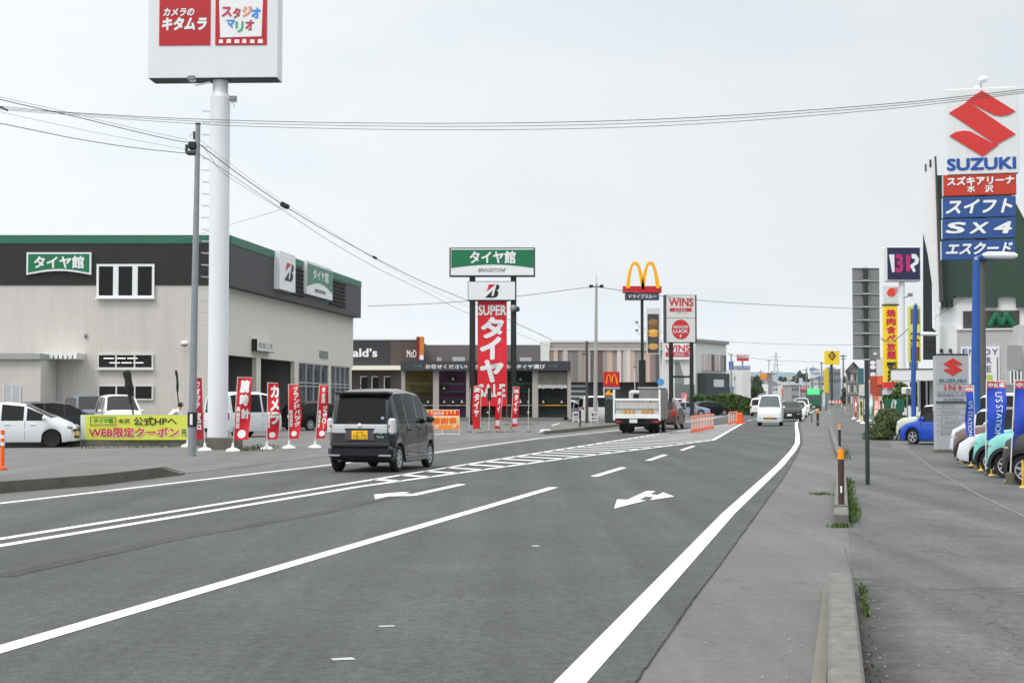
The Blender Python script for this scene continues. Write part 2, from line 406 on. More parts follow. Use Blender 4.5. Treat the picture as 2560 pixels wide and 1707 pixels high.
mb = MB(); mb.flat([G(900 + x / 3.92, 1100 + y / 3.92) for x, y in [(137, 535), (405, 513), (492, 512), (430, 524), (510, 530), (960, 432), (1045, 435), (560, 543), (500, 549), (280, 553), (148, 582)]], .008, m_line); struct(mb.build('arrow_marking'))
mb = MB(); mb.flat([G(1400 + x / 3.92, 1040 + y / 3.92) for x, y in [(530, 908), (560, 818), (660, 822), (845, 737), (938, 738), (880, 768), (960, 775), (1010, 750), (1120, 790), (880, 825), (915, 797), (840, 790), (775, 825), (845, 828)]], .008, m_line); struct(mb.build('arrow_marking'))
mb = MB()
mb.flat(W2([(826, 1648), (880, 1645), (890, 1651), (834, 1653)]), .008, m_worn); mb.flat(W2([(1327, 1365), (1345, 1364.5), (1350, 1367), (1334, 1367.5)]), .008, m_worn); mb.flat(W2([(945, 1566), (985, 1565), (988, 1568), (950, 1569)]), .008, m_worn)
struct(mb.build('faded_marking'))
mb = MB()   # small white dash near the far left kerb
strip(mb, [(1380, 1064), (1398, 1058)], .15, .010); struct(mb.build('bay_line'))
# pavement on the right of the kerb
sd_ = [(2162, 1900), (2150, 1707), (2128, 1431), (2122, 1318), (2112, 1186), (2108, 1110), (2085, 1060), (2080, 1030), (2090, 1018), (2400, 1018), (3200, 1060), (4200, 1900)]
mb = MB(); mb.flat(W2(sd_), .006, A_side); struct(mb.build('pavement'))
m_seam = asphalt('tar seam', (56, 56, 55), .3, .3); mb = MB(); rs_ = random.Random(8)
P = [Vector((p.x, p.y)) for p in W2(seam[1:9])]; V_ = []
for a_, b_ in zip(P, P[1:]):
    n_ = max(2, int((b_ - a_).length / .12)); d_ = (b_ - a_).normalized(); nn = Vector((-d_.y, d_.x))
    for k in range(n_): c_ = a_.lerp(b_, k / n_); w1 = .003 + .006 * rs_.random(); o_ = rs_.gauss(0, .003); V_.append((c_ + nn * (o_ + w1), c_ + nn * (o_ - w1)))
for (l0, r0), (l1, r1) in zip(V_, V_[1:]): mb.add([(*r0, .0085), (*r1, .0085), (*l1, .0085), (*l0, .0085)], [(0, 1, 2, 3)], m_seam)
def crack(pts, wd):
    P = [Vector((p.x, p.y)) for p in W2(pts)]; q = []
    for a_, b_ in zip(P, P[1:]):
        for k in range(12): c_ = a_.lerp(b_, k / 12) + Vector((0, rs_.gauss(0, .012))); q.append((c_, wd * rs_.uniform(.3, 1)))
    for (a_, w1), (b_, w2) in zip(q, q[1:]): mb.add([(a_.x, a_.y - w1, .0125), (b_.x, b_.y - w2, .0125), (b_.x, b_.y + w2, .0125), (a_.x, a_.y + w1, .0125)], [(0, 1, 2, 3)], m_seam)
crack([(1775, 1447), (1800, 1449)], .012); crack([(1925, 1458), (2010, 1463), (2050, 1464)], .008); crack([(1850, 1472), (1878, 1468)], .008)
crack([(2112, 1370), (2118, 1400), (2134, 1440), (2140, 1470)], .012); crack([(1830, 1382), (1990, 1393), (2060, 1398)], .006); crack([(2280, 1356), (2310, 1357)], .006); crack([(1700, 1590), (1860, 1594)], .004)
struct(mb.build('pavement_cracks'))
mb = MB(); strip(mb, [(0, 1442), (230, 1392), (421, 1350), (612, 1316), (804, 1283), (900, 1260), (1150, 1205)], .22, .0075, asphalt('paving joint', (71, 71, 71), .2, .34)); struct(mb.build('paving_joint'))
mb = MB(); rs_ = random.Random(5); m_grit = M('pale grit', (170, 168, 160), .9)
for k in range(60):
    c_ = G(2172 + 10 * rs_.random(), 1500 + 230 * rs_.random()) if k < 22 else G(rs_.uniform(1650, 2560), rs_.uniform(1330, 1800)); s9 = rs_.uniform(.003, .008); mb.ell((c_.x + rs_.gauss(0, .05), c_.y, .010 + s9 * .4), s9, s9 * .8, s9 * .6, m_grit, 6, 4)
tag(mb.build('roadside_grit'), 'scattered pale grit along the kerb and pavement', 'grit', kind='stuff')
mb = MB(); mb.flat(W2([(2225, 1104), (2262, 1104), (2275, 1120), (2232, 1122)]), .010, A_lot)
strip(mb, [(2262, 1118), (2330, 1170), (2450, 1240), (2600, 1310)], .05, .011, M('joint strip', (108, 108, 104), .9)); struct(mb.build('pavement'))
# darker asphalt tone along the kerb
m_st = asphalt('dark kerb asphalt', (62, 61, 59), .2, .2)
# ---- kerbs
def kerb(name, label, p0, p1, wd, h, cham=.03, mat=None, slope=0):
    """kerb block from ground point p0 (near) to p1 (far)"""
    a = Vector((p0[0], p0[1])); b = Vector((p1[0], p1[1])); Ln = (b - a).length; ang = math.atan2(b.y - a.y, b.x - a.x)
    mb = MB(); n = max(1, int(Ln / 2.0))
    for i in range(n):
        x0 = Ln * i / n + .006; x1 = Ln * (i + 1) / n - .006
        mb.rbox(x0, x1, -wd / 2, wd / 2, -.05, h, cham, mat or concrete)
    o = mb.build(name); o.location = (a.x, a.y, 0); o.rotation_euler = (0, 0, ang)
    return tag(o, label, 'kerb', 'kerb blocks along the right pavement' if wd < .25 else None)
a = G(2116, 1707, .15); b = G(2102, 1431, .15); d = (b - a).normalized()
kerb('kerb', 'long pale concrete kerb running out of the bottom of the picture', tuple(a - d * 5), tuple(b), .18, .15, .018)
mb = MB(); P = [G(2028, 1707), G(2066, 1707), G(2079, 1475), G(2058, 1475)]; P = [P[0] + (P[0] - P[3]) * .5, P[1] + (P[1] - P[2]) * .5] + P[2:]
mb.flat(P, .011, M('concrete gutter', (112, 108, 98), .9, var=.15, vs=4)); struct(mb.build('gutter'))
d3 = Vector((d.x, d.y, 0)); nr = Vector((d.y, -d.x, 0))
m_kdark = bpy.data.materials.new('kerb dark strip'); m_kdark.use_nodes = True; t_ = m_kdark.node_tree; b_ = t_.nodes['Principled BSDF']; b_.inputs['Base Color'].default_value = (.035, .034, .030, 1); b_.inputs['Roughness'].default_value = .95
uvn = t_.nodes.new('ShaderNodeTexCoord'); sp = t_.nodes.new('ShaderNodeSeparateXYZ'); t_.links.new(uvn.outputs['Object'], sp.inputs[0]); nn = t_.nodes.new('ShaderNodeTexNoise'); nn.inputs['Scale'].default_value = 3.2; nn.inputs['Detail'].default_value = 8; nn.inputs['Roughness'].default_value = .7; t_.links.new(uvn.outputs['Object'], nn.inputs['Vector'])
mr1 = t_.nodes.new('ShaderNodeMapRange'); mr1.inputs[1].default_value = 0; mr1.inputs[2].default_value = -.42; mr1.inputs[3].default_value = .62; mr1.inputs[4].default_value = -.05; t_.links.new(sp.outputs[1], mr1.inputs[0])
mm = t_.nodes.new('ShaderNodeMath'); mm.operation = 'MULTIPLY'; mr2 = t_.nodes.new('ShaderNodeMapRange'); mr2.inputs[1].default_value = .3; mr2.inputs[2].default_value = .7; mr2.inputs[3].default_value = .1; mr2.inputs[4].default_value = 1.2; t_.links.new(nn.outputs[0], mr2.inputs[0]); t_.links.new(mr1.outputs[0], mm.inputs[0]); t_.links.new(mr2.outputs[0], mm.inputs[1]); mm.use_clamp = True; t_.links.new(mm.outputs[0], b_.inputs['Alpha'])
mb = MB(); mb.flat([(-6, -.5), (5.5, -.5), (5.5, 0), (-6, 0)], 0, m_kdark); o = mb.build('kerb_dark_strip'); p_ = a + nr * .09; o.location = (p_.x, p_.y, .012); o.rotation_euler = (0, 0, math.atan2(d.y, d.x)); struct(o)  # dark patchy sheet, densest at the kerb and thinning outward
a = G(2103, 1316); b = G(2103, 1184, .15); k2 = kerb('kerb', 'short concrete kerb carrying the nearest orange-topped post', tuple(a), tuple(b), .18, .15, .015)
a = G(2099, 1128, .15); b = G(2075, 1065, .1); kerb('kerb', 'thin far kerb carrying the second orange-topped post', tuple(a), tuple(b), .19, .15)
# left kerb island
m_isl = M('mossy dark concrete', (92, 90, 84), .95, var=.3, vs=3, bump=.4, bs=25)
bl_ = [G(-900, 1310), G(0, 1233), G(245, 1213), G(400, 1193), G(452, 1188)]
tl_ = [p + Vector((-.02, .45, 0)) for p in bl_]
mb = MB(); poly = [tuple(p)[:2] for p in bl_] + [tuple(p)[:2] for p in reversed(tl_)]
n = len(poly); hz = [.19, .19, .19, .19, .03]; hz = hz + hz[::-1]
mb.add([(x, y, -.02) for x, y in poly] + [(poly[i][0], poly[i][1] + .03, hz[i]) for i in range(n)], [tuple(range(n, 2 * n))] + [(i, (i + 1) % n, n + (i + 1) % n, n + i) for i in range(n)], m_isl)
tag(mb.build('kerb'), 'dark mossy kerb edging the left forecourt', 'kerb')
bl_ = [G(1362, 1086), G(1450, 1077), G(1540, 1067), G(1600, 1058)]
mb = MB(); P = [tuple(p)[:2] for p in bl_]; P2 = [(x - .05, y + 1.0) for x, y in P][::-1]; mb.slab(P + P2, -.02, .16, conc2)
tag(mb.build('kerb'), 'dark kerb behind the white truck with a worn white nose', 'kerb')
mb = MB(); c = G(1364, 1084); mb.rbox(-.28, .28, -.2, .2, 0, .2, .08, offw); o = mb.build('kerb_nose'); o.location = c; tag(o, 'small white painted kerb nose left of the truck', 'kerb nose')
# ---- grass tufts
m_grass = [M('grass green', (58, 96, 34), .8, var=.2, vs=8), M('grass pale', (112, 116, 66), .8), M('grass dark', (48, 82, 30), .8)]
def tuft_patch(name, pts, n, h, spread, seed=1):
    rnd = random.Random(seed); mb = MB()
    for i in range(n):
        k = rnd.random() * (len(pts) - 1); j = int(k); p = pts[j].lerp(pts[j + 1], k - j)
        x = p.x + rnd.gauss(0, spread); y = p.y + rnd.gauss(0, spread); hh = h * rnd.uniform(.35, 1.1); a = rnd.uniform(0, 6.28)
        lean = rnd.uniform(.1, .6) * hh; wd = .004 + .010 * rnd.random()
        dx, dy = math.cos(a), math.sin(a)
        mb.add([(x - dy * wd, y + dx * wd, p.z), (x + dy * wd, y - dx * wd, p.z), (x + dx * lean * .4 + dy * wd * .7, y + dy * lean * .4 - dx * wd * .7, p.z + hh * .6), (x + dx * lean, y + dy * lean, p.z + hh * .95), (x + dx * lean * .4 - dy * wd * .7, y + dy * lean * .4 + dx * wd * .7, p.z + hh * .6)], [(0, 1, 2, 3, 4)], rnd.choice(m_grass))
    return tag(mb.build(name), 'green weeds growing along the kerb joints', 'weeds', kind='stuff')
tuft_patch('roadside_weeds', [G(2120, 1205), G(2122, 1230), G(2128, 1265), G(2132, 1290), G(2130, 1310)], 520, .13, .045)
tuft_patch('roadside_weeds', [G(2086, 1318), G(2118, 1318)], 170, .06, .03, 2)
tuft_patch('roadside_weeds', [G(2036, 1236), G(2070, 1236)], 110, .05, .06, 3)
tuft_patch('roadside_weeds', [G(2154, 1475), G(2160, 1500), G(2166, 1545)], 130, .06, .012, 4)
tuft_patch('roadside_weeds', [G(2150, 1440), G(2172, 1560), G(2190, 1720)], 80, .03, .02, 14)
tuft_patch('roadside_weeds', [G(2110, 1125), G(2114, 1150)], 120, .12, .08, 5)
tuft_patch('roadside_weeds', [G(1270, 1063), G(1300, 1062), G(1330, 1060)], 120, .15, .5, 6)
tuft_patch('roadside_weeds', [G(1430, 1055), G(1470, 1055)], 160, .25, .25, 7)
tuft_patch('roadside_weeds', [G(200, 1122), G(330, 1120), G(470, 1118)], 160, .12, .15, 8)
tuft_patch('roadside_weeds', [G(600, 1128), G(640, 1126), G(670, 1118)], 260, .18, .25, 9)
tuft_patch('roadside_weeds', [G(150, 1205), G(300, 1188), G(420, 1178)], 200, .07, .08, 10)
# ================================================================ vehicles
def wheel(par, x, y, r, sgn, rimmat=None, w=.16, spokes=7, rr=None):
    """wheel at local (x,y) with outer face on the side sgn; tyre with its rim as a child"""
    rr = rr or r * .66
    mb = MB(); y0, y1 = (y, y - sgn * w)
    mb.lathe((x, 0, r), [(rr * .98, y0 - sgn * .02), (r * .93, y0), (r, y0 - sgn * .025), (r, y1 + sgn * .025), (r * .9, y1), (rr * .6, y1)], rubber, 22, 'y')
    t = mb.build('wheel', par, smooth=35)
    rb = MB(); rb.lathe((x, 0, r), [(rr * .96, y0 - sgn * .03), (rr * .9, y0 - sgn * .045), (.01, y0 - sgn * .05)], M('wheel shadow gap', (24, 25, 26), .6), 22, 'y')
    rm = rimmat or alu
    rb.lathe((x, 0, r), [(rr, y0 - sgn * .035), (rr, y0 - sgn * .008), (rr * .88, y0 - sgn * .012), (rr * .86, y0 - sgn * .04)], rm, 22, 'y')
    rb.lathe((x, 0, r), [(rr * .22, y0 - sgn * .04), (rr * .22, y0 - sgn * .01), (.005, y0 - sgn * .006)], rm, 12, 'y')
    for k in range(spokes):
        a = 2 * math.pi * k / spokes + .3; c, s = math.cos(a), math.sin(a); wd = rr * .13
        q = []
        for rad in (rr * .15, rr * .9):
            for e in (-1, 1): q.append((x + c * rad - s * wd * e, y0 - sgn * .016, r + s * rad + c * wd * e))
        q2 = [(a_, b_ - sgn * .03, c_) for a_, b_, c_ in q]
        rb.add(q + q2, [(0, 1, 3, 2), (4, 6, 7, 5), (0, 2, 6, 4), (1, 5, 7, 3)], rm)
    rb.build('rim', t)
KINDS = {
 'keibox': dict(L=3.4, W=1.475, H=1.77, path=[(0, .50), (.012, .88), (.03, .98), (.13, 1.56), (.20, 1.68), (.45, 1.745), (1.5, 1.77), (2.3, 1.70), (2.95, 1.14), (3.26, 1.0), (3.37, .80), (3.4, .42)], rear=2, wind=7, zb=1.0, win=[(.42, .98), (1.06, 1.80), (1.90, 2.42)], wh=(.50, 2.92), r=.285, zbot=.21),
 'keivan': dict(L=3.4, W=1.475, H=1.88, path=[(0, .45), (.01, .95), (.03, 1.03), (.10, 1.68), (.2, 1.82), (.7, 1.88), (2.2, 1.88), (2.72, 1.80), (3.14, 1.12), (3.33, .92), (3.39, .7), (3.4, .38)], rear=2, wind=7, zb=1.03, win=[(.3, 1.1), (1.2, 2.05), (2.15, 2.78)], wh=(.62, 2.75), r=.27, zbot=.24),
 'mono': dict(L=3.75, W=1.66, H=1.58, path=[(0, .5), (.01, .85), (.05, .98), (.32, 1.42), (.5, 1.52), (1.4, 1.58), (2.1, 1.50), (3.02, 1.04), (3.45, .86), (3.68, .64), (3.75, .36)], rear=2, wind=6, zb=.93, win=[(.6, 1.25), (1.35, 2.1), (2.2, 2.75)], wh=(.62, 3.05), r=.30, zbot=.19),
 'crossover': dict(L=3.4, W=1.475, H=1.66, path=[(0, .52), (.01, .95), (.04, 1.04), (.14, 1.52), (.25, 1.62), (1.4, 1.66), (2.05, 1.60), (2.42, 1.10), (3.05, 1.03), (3.30, .90), (3.38, .70), (3.4, .42)], rear=2, wind=6, zb=1.03, win=[(.3, .85), (.95, 1.55), (1.63, 2.2)], wh=(.52, 2.90), r=.30, zbot=.24),
 'hatch': dict(L=3.86, W=1.695, H=1.5, path=[(0, .55), (.01, .85), (.06, .98), (.40, 1.38), (.62, 1.46), (1.5, 1.50), (2.15, 1.42), (2.85, 1.0), (3.45, .86), (3.75, .68), (3.84, .5), (3.86, .34)], rear=2, wind=6, zb=.93, win=[(.7, 1.15), (1.22, 1.9), (1.98, 2.55)], wh=(.66, 3.10), r=.31, zbot=.18),
 'sedan': dict(L=4.4, W=1.72, H=1.42, path=[(0, .5), (.02, .80), (.08, .93), (.7, .98), (1.2, 1.32), (1.5, 1.39), (2.2, 1.42), (2.7, 1.34), (3.3, .96), (4.0, .84), (4.32, .66), (4.4, .36)], rear=3, wind=7, zb=.90, win=[(1.15, 1.9), (2.0, 2.8)], wh=(.85, 3.45), r=.31, zbot=.18),
 'suv': dict(L=4.4, W=1.8, H=1.66, path=[(0, .55), (.02, .92), (.08, 1.04), (.45, 1.50), (.65, 1.60), (1.6, 1.66), (2.4, 1.58), (3.0, 1.10), (3.9, .98), (4.3, .8), (4.4, .4)], rear=2, wind=6, zb=1.02, win=[(.75, 1.35), (1.45, 2.15), (2.25, 2.8)], wh=(.85, 3.5), r=.34, zbot=.24),
 'minivan': dict(L=4.6, W=1.72, H=1.82, path=[(0, .55), (.02, .95), (.06, 1.05), (.25, 1.65), (.4, 1.76), (1.6, 1.82), (2.9, 1.74), (3.75, 1.10), (4.25, .95), (4.52, .75), (4.6, .38)], rear=2, wind=6, zb=1.02, win=[(.5, 1.3), (1.4, 2.3), (2.4, 3.1)], wh=(.8, 3.65), r=.32, zbot=.2),
}
def paint(name, rgb, dark=False): return M('car paint ' + name, rgb, .36, .0, coat=.08 if dark else .5, var=.02, spec=.25 if dark else .5)
def car(name, label, cat, kind, pm, pos, heading, scale=1.0, group=None, plate='w', glassm=None, arch=False, rear='std', front='std', spokes=7, rim=None, trim=None, trimmat=None, ptext=None):
    """pos = ground point under the body centre; heading clockwise from +Y in degrees"""
    K = KINDS[kind]; Lc, Wc, Hc = K['L'], K['W'], K['H']; gm = glassm or glass
    root = thing(name, label, cat, loc=(pos[0], pos[1], pos[2] if len(pos) > 2 else 0), rotz=R(90 - heading), group=group)
    root.scale = (scale,) * 3
    xo = -Lc / 2; path = K['path']; zbelt = K['zb']; r = K['r']; ra = r + .055
    xs = []
    for i, (x, z) in enumerate(path): xs.append((x, z, i))
    extra = set()
    for a, b in K['win']: extra |= {a, b}
    for wx in K['wh']:
        for t in (-1, -.92, -.75, -.5, -.2, .2, .5, .75, .92, 1): extra.add(round(wx + ra * t, 4))
    for e in extra:
        for i in range(len(path) - 1):
            (x0, z0), (x1, z1) = path[i], path[i + 1]
            if x0 + .01 < e < x1 - .01: xs.append((e, z0 + (z1 - z0) * (e - x0) / (x1 - x0), i)); break
    xs.sort(key=lambda q: (q[0], q[2])); xs2 = [xs[0]]
    for q in xs[1:]:
        if q[0] - xs2[-1][0] < .008 and q[0] not in [p[0] for p in path]: continue
        xs2.append(q)
    xs = xs2
    def ring(x, zt, i):
        e = min(x, Lc - x); tp = 1.0 - .10 * (max(0, .38 - e) / .38) ** 2 - (.05 if e < .05 else 0)
        wb = Wc / 2 * tp; zb = K['zbot'] + (.10 if e < .05 else .03 if e < .15 else 0)
        for wx in K['wh']:
            dx = abs(x - wx)
            if dx < ra - 1e-4: zb = max(zb, r + math.sqrt(max(ra * ra - dx * dx, 0)))
        green = zt > zbelt + .10
        if green:
            hh = (zt - zbelt) / (Hc - zbelt); wr = wb - .185 * hh * (Wc / 1.5)
            z4 = zbelt; y4 = wb * .99; z5 = zbelt + (zt - zbelt) * .87; y5 = wb + (wr - wb) * .85
            p = [(y4, z4), (y5, z5), (wr - .06, zt - .04), (wr * .62, zt - .006), (0, zt)]
        else:
            p = [(wb * .985, zt - .09), (wb * .955, zt - .035), (wb * .86, zt - .006), (wb * .5, zt), (0, zt + .006)]
        z4 = p[0][1]; zb_ = min(zb, z4 - .05)
        low = [(0, zb_), (wb * .97, zb_), (wb, zb_ + min(.05, (z4 - zb_) * .3)), (wb * 1.005, zb_ + (z4 - zb_) * .62)]
        return low + p
    rings = [ring(*q) for q in xs]; n = 16; V = []
    for q, rg in zip(xs, rings):
        x = q[0] + xo
        full = [(x, y, z) for y, z in rg] + [(x, -y, z) for y, z in rg[7:0:-1]]
        V += full
    body = MB(); winds = {}
    under = M('underbody black', (22, 22, 23), .8)
    for i in range(len(xs) - 1):
        seg = xs[i][2]
        for j in range(n):
            jj = (j + 1) % n; row = j if j < 8 else 15 - j
            f = (i * n + j, i * n + jj, (i + 1) * n + jj, (i + 1) * n + j)
            side = 'l' if j < 8 else 'r'; key = None
            if row in (6, 7) and seg == K['rear']: key = 'rear_window'
            if row == 6 or row == 7:
                if seg == K['wind']: key = 'windscreen'
            if row == 4:
                xm = (xs[i][0] + xs[i + 1][0]) / 2
                for wi, (a, b) in enumerate(K['win']):
                    if a < xm < b: key = 'side_window' + side + str(wi)
            vs = [V[k] for k in f]
            if key: winds.setdefault(key, MB()).add(vs, [(0, 1, 2, 3)], gm)
            else: body.add(vs, [(0, 1, 2, 3)], under if row == 0 else pm)
    body.add(V[:n], [tuple(range(n))[::-1]], pm); body.add(V[-n:], [tuple(range(n))], pm)
    # weld
    def weld(o):
        bm = bmesh.new(); bm.from_mesh(o.data); bmesh.ops.remove_doubles(bm, verts=bm.verts, dist=.0015); bmesh.ops.recalc_face_normals(bm, faces=bm.faces)
        bm.to_mesh(o.data); bm.free(); o.data.polygons.foreach_set('use_smooth', [True] * len(o.data.polygons)); o.data.set_sharp_from_angle(angle=R(32))
    bo = body.build('body', root); weld(bo)
    for k, m_ in winds.items():
        o = m_.build(k[:11] if k.startswith('side') else k, root); weld(o)
    hw = Wc / 2
    for wx in K['wh']:
        for sg in (1, -1): wheel(root, wx + xo, sg * (hw - .02), r, sg, rimmat=rim, spokes=spokes)
    dk = M('door gap', (16, 16, 17), .9)
    # shut lines and door handles
    ds = MB()
    for sg in (1, -1):
        cuts = [K['win'][0][1] + .04, K['win'][1][1] + .05, K['win'][-1][1] + .12]
        for cx_ in cuts[(1 if kind == 'sedan' and 0 else 0):]:
            if any(abs(cx_ - wx) < ra for wx in K['wh']): continue
            yy = sg * hw * 1.004
            ds.box(cx_ + xo - .006, cx_ + xo + .006, min(yy, yy - sg * .02), max(yy, yy - sg * .02), K['zbot'] + .1, zbelt - .03, dk)
    ds.build('door_seam', root)
    for sg in (1, -1):
        for cx_ in (K['win'][1][0] + .12, K['win'][-1][0] + .12):
            h = MB(); h.rbox(cx_ + xo, cx_ + xo + .18, min(sg * hw, sg * (hw + .03)), max(sg * hw, sg * (hw + .03)), zbelt - .14, zbelt - .11, .008, pm); h.build('door_handle', root)
        mx = K['win'][-1][1] + .05 + xo
        mm = MB(); mm.ell((mx, sg * (hw + .10), zbelt + .09), .05, .10, .075, black if trim == 'dark' else pm, 10, 6); mm.tube((mx, sg * (hw - .06), zbelt + .03), (mx, sg * (hw + .06), zbelt + .05), .02, black, n=6); mm.build('mirror', root)
    # ends
    x1 = Lc + xo
    if front == 'std' and kind == 'keivan':
        g = MB(); g.rbox(x1 - .06, x1 + .016, -hw * .5, hw * .62, .40, .50, .02, black); g.rbox(x1 - .10, x1 + .004, -hw * .8, hw * .8, .27, .33, .02, black); g.build('grille', root)
        for sg in (1, -1): w9 = MB(); w9.ell((x1 - .02, sg * hw * .74, .46), .04, .06, .05, M('fog lamp', (120, 122, 122), .3), 10, 6); w9.build('fog_lamp', root)
    if front == 'std':
        if kind != 'keivan':
            g = MB(); g.rbox(x1 - .06, x1 + .012, -hw * .55, hw * .55, .30, .42, .02, black); g.build('lower_grille', root); g = MB(); g.rbox(x1 - .08, x1 - .002, -hw * .5, hw * .5, .56, .64, .02, black); g.build('grille', root)
        for sg in (1, -1):
            zf = [z for x, z in path if x > Lc * .9][0]
            h = MB(); h.ell((x1 - .17, sg * hw * .76, min(.74, zf - .16)), .15, .16, .085, ledw, 12, 8); h.build('headlamp', root, smooth=60)
    if plate:
        pmn = plate_y if plate == 'y' else plate_w
        for xe, sgx in ((x1 + .013, 1), (xo - .013, -1)):
            if sgx < 0 and rear == 'custom': continue
            p = MB(); zc = .47 if sgx > 0 else .72
            p.box(min(xe, xe - sgx * .05), max(xe, xe - sgx * .05), -.165, .165, zc - .08, zc + .08, pmn); p.build('number_plate', root)
    if rear == 'std':
        for sg in (1, -1):
            t = MB(); t.rbox(xo - .004, xo + .12, min(sg * hw * .78, sg * hw * .975), max(sg * hw * .78, sg * hw * .975), zbelt - .28, zbelt + .0, .02, redl); t.build('tail_lamp', root)
    if rear != 'custom':
        b = MB(); b.rbox(xo - .012, xo + .10, -hw * .85, hw * .85, .30, .40, .02, under); b.build('bumper', root)
    if arch:
        am = trimmat or M('unpainted black plastic', (34, 35, 36), .7)
        for wx in K['wh']:
            for sg in (1, -1):
                a = MB(); nn = 14; q = []
                for k in range(nn + 1):
                    t = math.pi * (k / nn * 1.16 - .08)
                    for rad, yy in ((ra - .01, hw + .012), (ra + .07, hw + .012), (ra + .07, hw - .06), (ra - .01, hw - .12)):
                        q.append((wx + xo + rad * math.cos(t), sg * yy, r + rad * math.sin(t)))
                fs = [(k * 4 + c, k * 4 + (c + 1) % 4, (k + 1) * 4 + (c + 1) % 4, (k + 1) * 4 + c) for k in range(nn) for c in range(4)]
                a.add(q, fs + [(3, 2, 1, 0), (nn * 4, nn * 4 + 1, nn * 4 + 2, nn * 4 + 3)], am); a.build('wheel_arch', root, smooth=40)
    return root
RD = 12.3
def gp(px, Y, z=0.0):
    p = D(px, 1002, Y); return (p.x, Y, z)
# ---- the dark kei minivan in the left lane
pm_dark = M('car paint charcoal', (22, 23, 28), .22, .0, coat=.45, var=.03, spec=.35)
hv = R(RD); rx, ry = gp(919, 31.1)[:2]
vc = (rx + math.sin(hv) * 1.20, ry + math.cos(hv) * 1.20, 0)
van = car('minivan', 'charcoal boxy minivan driving away in the left lane, yellow rear plate', 'minivan', 'keibox', pm_dark, vc, RD, rear='custom', plate=None, trim='dark')
xo = -1.7
lens = M('clear tail lamp', (205, 206, 208), .15, coat=1, var=.12, vs=30)
for sg in (1, -1):
    t = MB(); t.rbox(xo - .022, xo + .22, min(sg * .60, sg * .738), max(sg * .60, sg * .738), .80, 1.14, .045, lens); tl = t.build('tail_lamp', van)
    rr_ = MB(); rr_.rbox(xo - .030, xo - .02, min(sg * .62, sg * .66), max(sg * .62, sg * .66), .96, 1.0, .003, redl); rr_.build('tail_bulb', tl)
chrome = M('satin chrome', (226, 228, 230), .35, .35)
g = MB()
for k in range(3): g.rbox(xo - .04, xo + .02, -.595, .595, .985 - k * .03, 1.010 - k * .03, .006, chrome)
for sg in (1, -1):
    for k in range(4): g.prism([(0, 0)] * 0 or [(sg * .595, .925 - k * .02), (sg * .595, .912 - k * .02), (sg * (.345 - k * .018 + .0), .912 - k * .02), (sg * (.335 - k * .018), .925 - k * .02)], 0, 1, chrome) if False else g.box(xo - .034, xo + .02, min(sg * .595, sg * (.33 - (3 - k) * .012)), max(sg * .595, sg * (.33 - (3 - k) * .012)), .835 + k * .024, .852 + k * .024, chrome)
g.build('chrome_garnish', van)
e = MB(); e.ell((xo - .045, 0, .985), .02, .05, .05, chrome, 12, 8); e.build('emblem', van, smooth=60)
rec = MB(); rec.rbox(xo - .024, xo + .02, -.33, .33, .66, .915, .02, M('plate recess', (70, 70, 74), .5)); rec.build('plate_recess', van)
p = MB(); p.rbox(xo - .036, xo - .022, -.175, .175, .70, .88, .004, plate_y)
yb = lambda x, z: (xo - .040, -x, z)
p.text('18-70', -.125, .15, .715, .805, 0, M('plate digits', (60, 60, 30), .5), off=.012, plane=yb); p.text('岩手 580', -.08, .08, .825, .865, 0, MATS['plate digits'], off=.0, plane=yb); p.text('う', -.165, -.14, .74, .78, 0, MATS['plate digits'], off=.0, plane=yb)
p.build('number_plate', van)
bd = MB(); bd.text('Tanto', .37, .53, .735, .775, 0, chrome, off=.01, plane=yb); bd.ell((xo - .02, -.46, .82), .012, .05, .03, M('badge green', (20, 130, 90), .4), 10, 6); bd.build('badge', van)
b = MB(); b.rbox(xo - .05, xo + .30, -.72, .72, .26, .60, .10, pm_dark); b.rbox(xo - .062, xo + .02, -.66, .66, .585, .61, .01, pm_dark)
b.rbox(xo - .066, xo - .03, -.69, -.42, .34, .38, .01, M('reflector strip', (150, 150, 156), .3)); b.rbox(xo - .066, xo - .03, .42, .69, .34, .38, .01, MATS['reflector strip']); b.build('bumper', van)
s = MB(); s.rbox(xo + .08, xo + .42, -.60, .60, 1.655, 1.70, .02, pm_dark); s.rbox(xo + .05, xo + .10, -.58, .58, 1.64, 1.66, .008, vblack); s.build('roof_spoiler', van)
w_ = MB(); w_.tube((xo + .02, -.02, 1.02), (xo + .06, .40, 1.08), .008, black, n=6); w_.build('wiper', van)
sk = MB()
for sg in (1, -1): sk.rbox(-.85, .90, min(sg * .70, sg * .752), max(sg * .70, sg * .752), .19, .30, .02, pm_dark); sk.rbox(-.85, .90, min(sg * .735, sg * .757), max(sg * .735, sg * .757), .315, .33, .004, M('sill glint', (92, 94, 98), .3))
sk.build('side_skirt', van)
dr = MB(); dr.rbox(-1.66, .3, -.748, -.735, 1.075, 1.085, .002, dk_ := M('window trim', (110, 112, 115), .3, .6)); dr.rbox(-1.66, .3, .735, .748, 1.075, 1.085, .002, dk_); dr.build('window_trim', van)
st = MB(); st.ell((xo + .065, -.47, 1.13), .012, .045, .045, M('sticker', (150, 160, 180), .4), 10, 6); st.build('window_sticker', van)
an = MB(); an.tube((-1.0, .2, 1.755), (-1.08, .2, 1.85), .006, black, n=5); an.build('antenna', van)
ex = MB(); ex.tube((xo - .02, .45, .25), (xo + .3, .45, .25), .03, darkg, n=10); ex.build('exhaust', van)

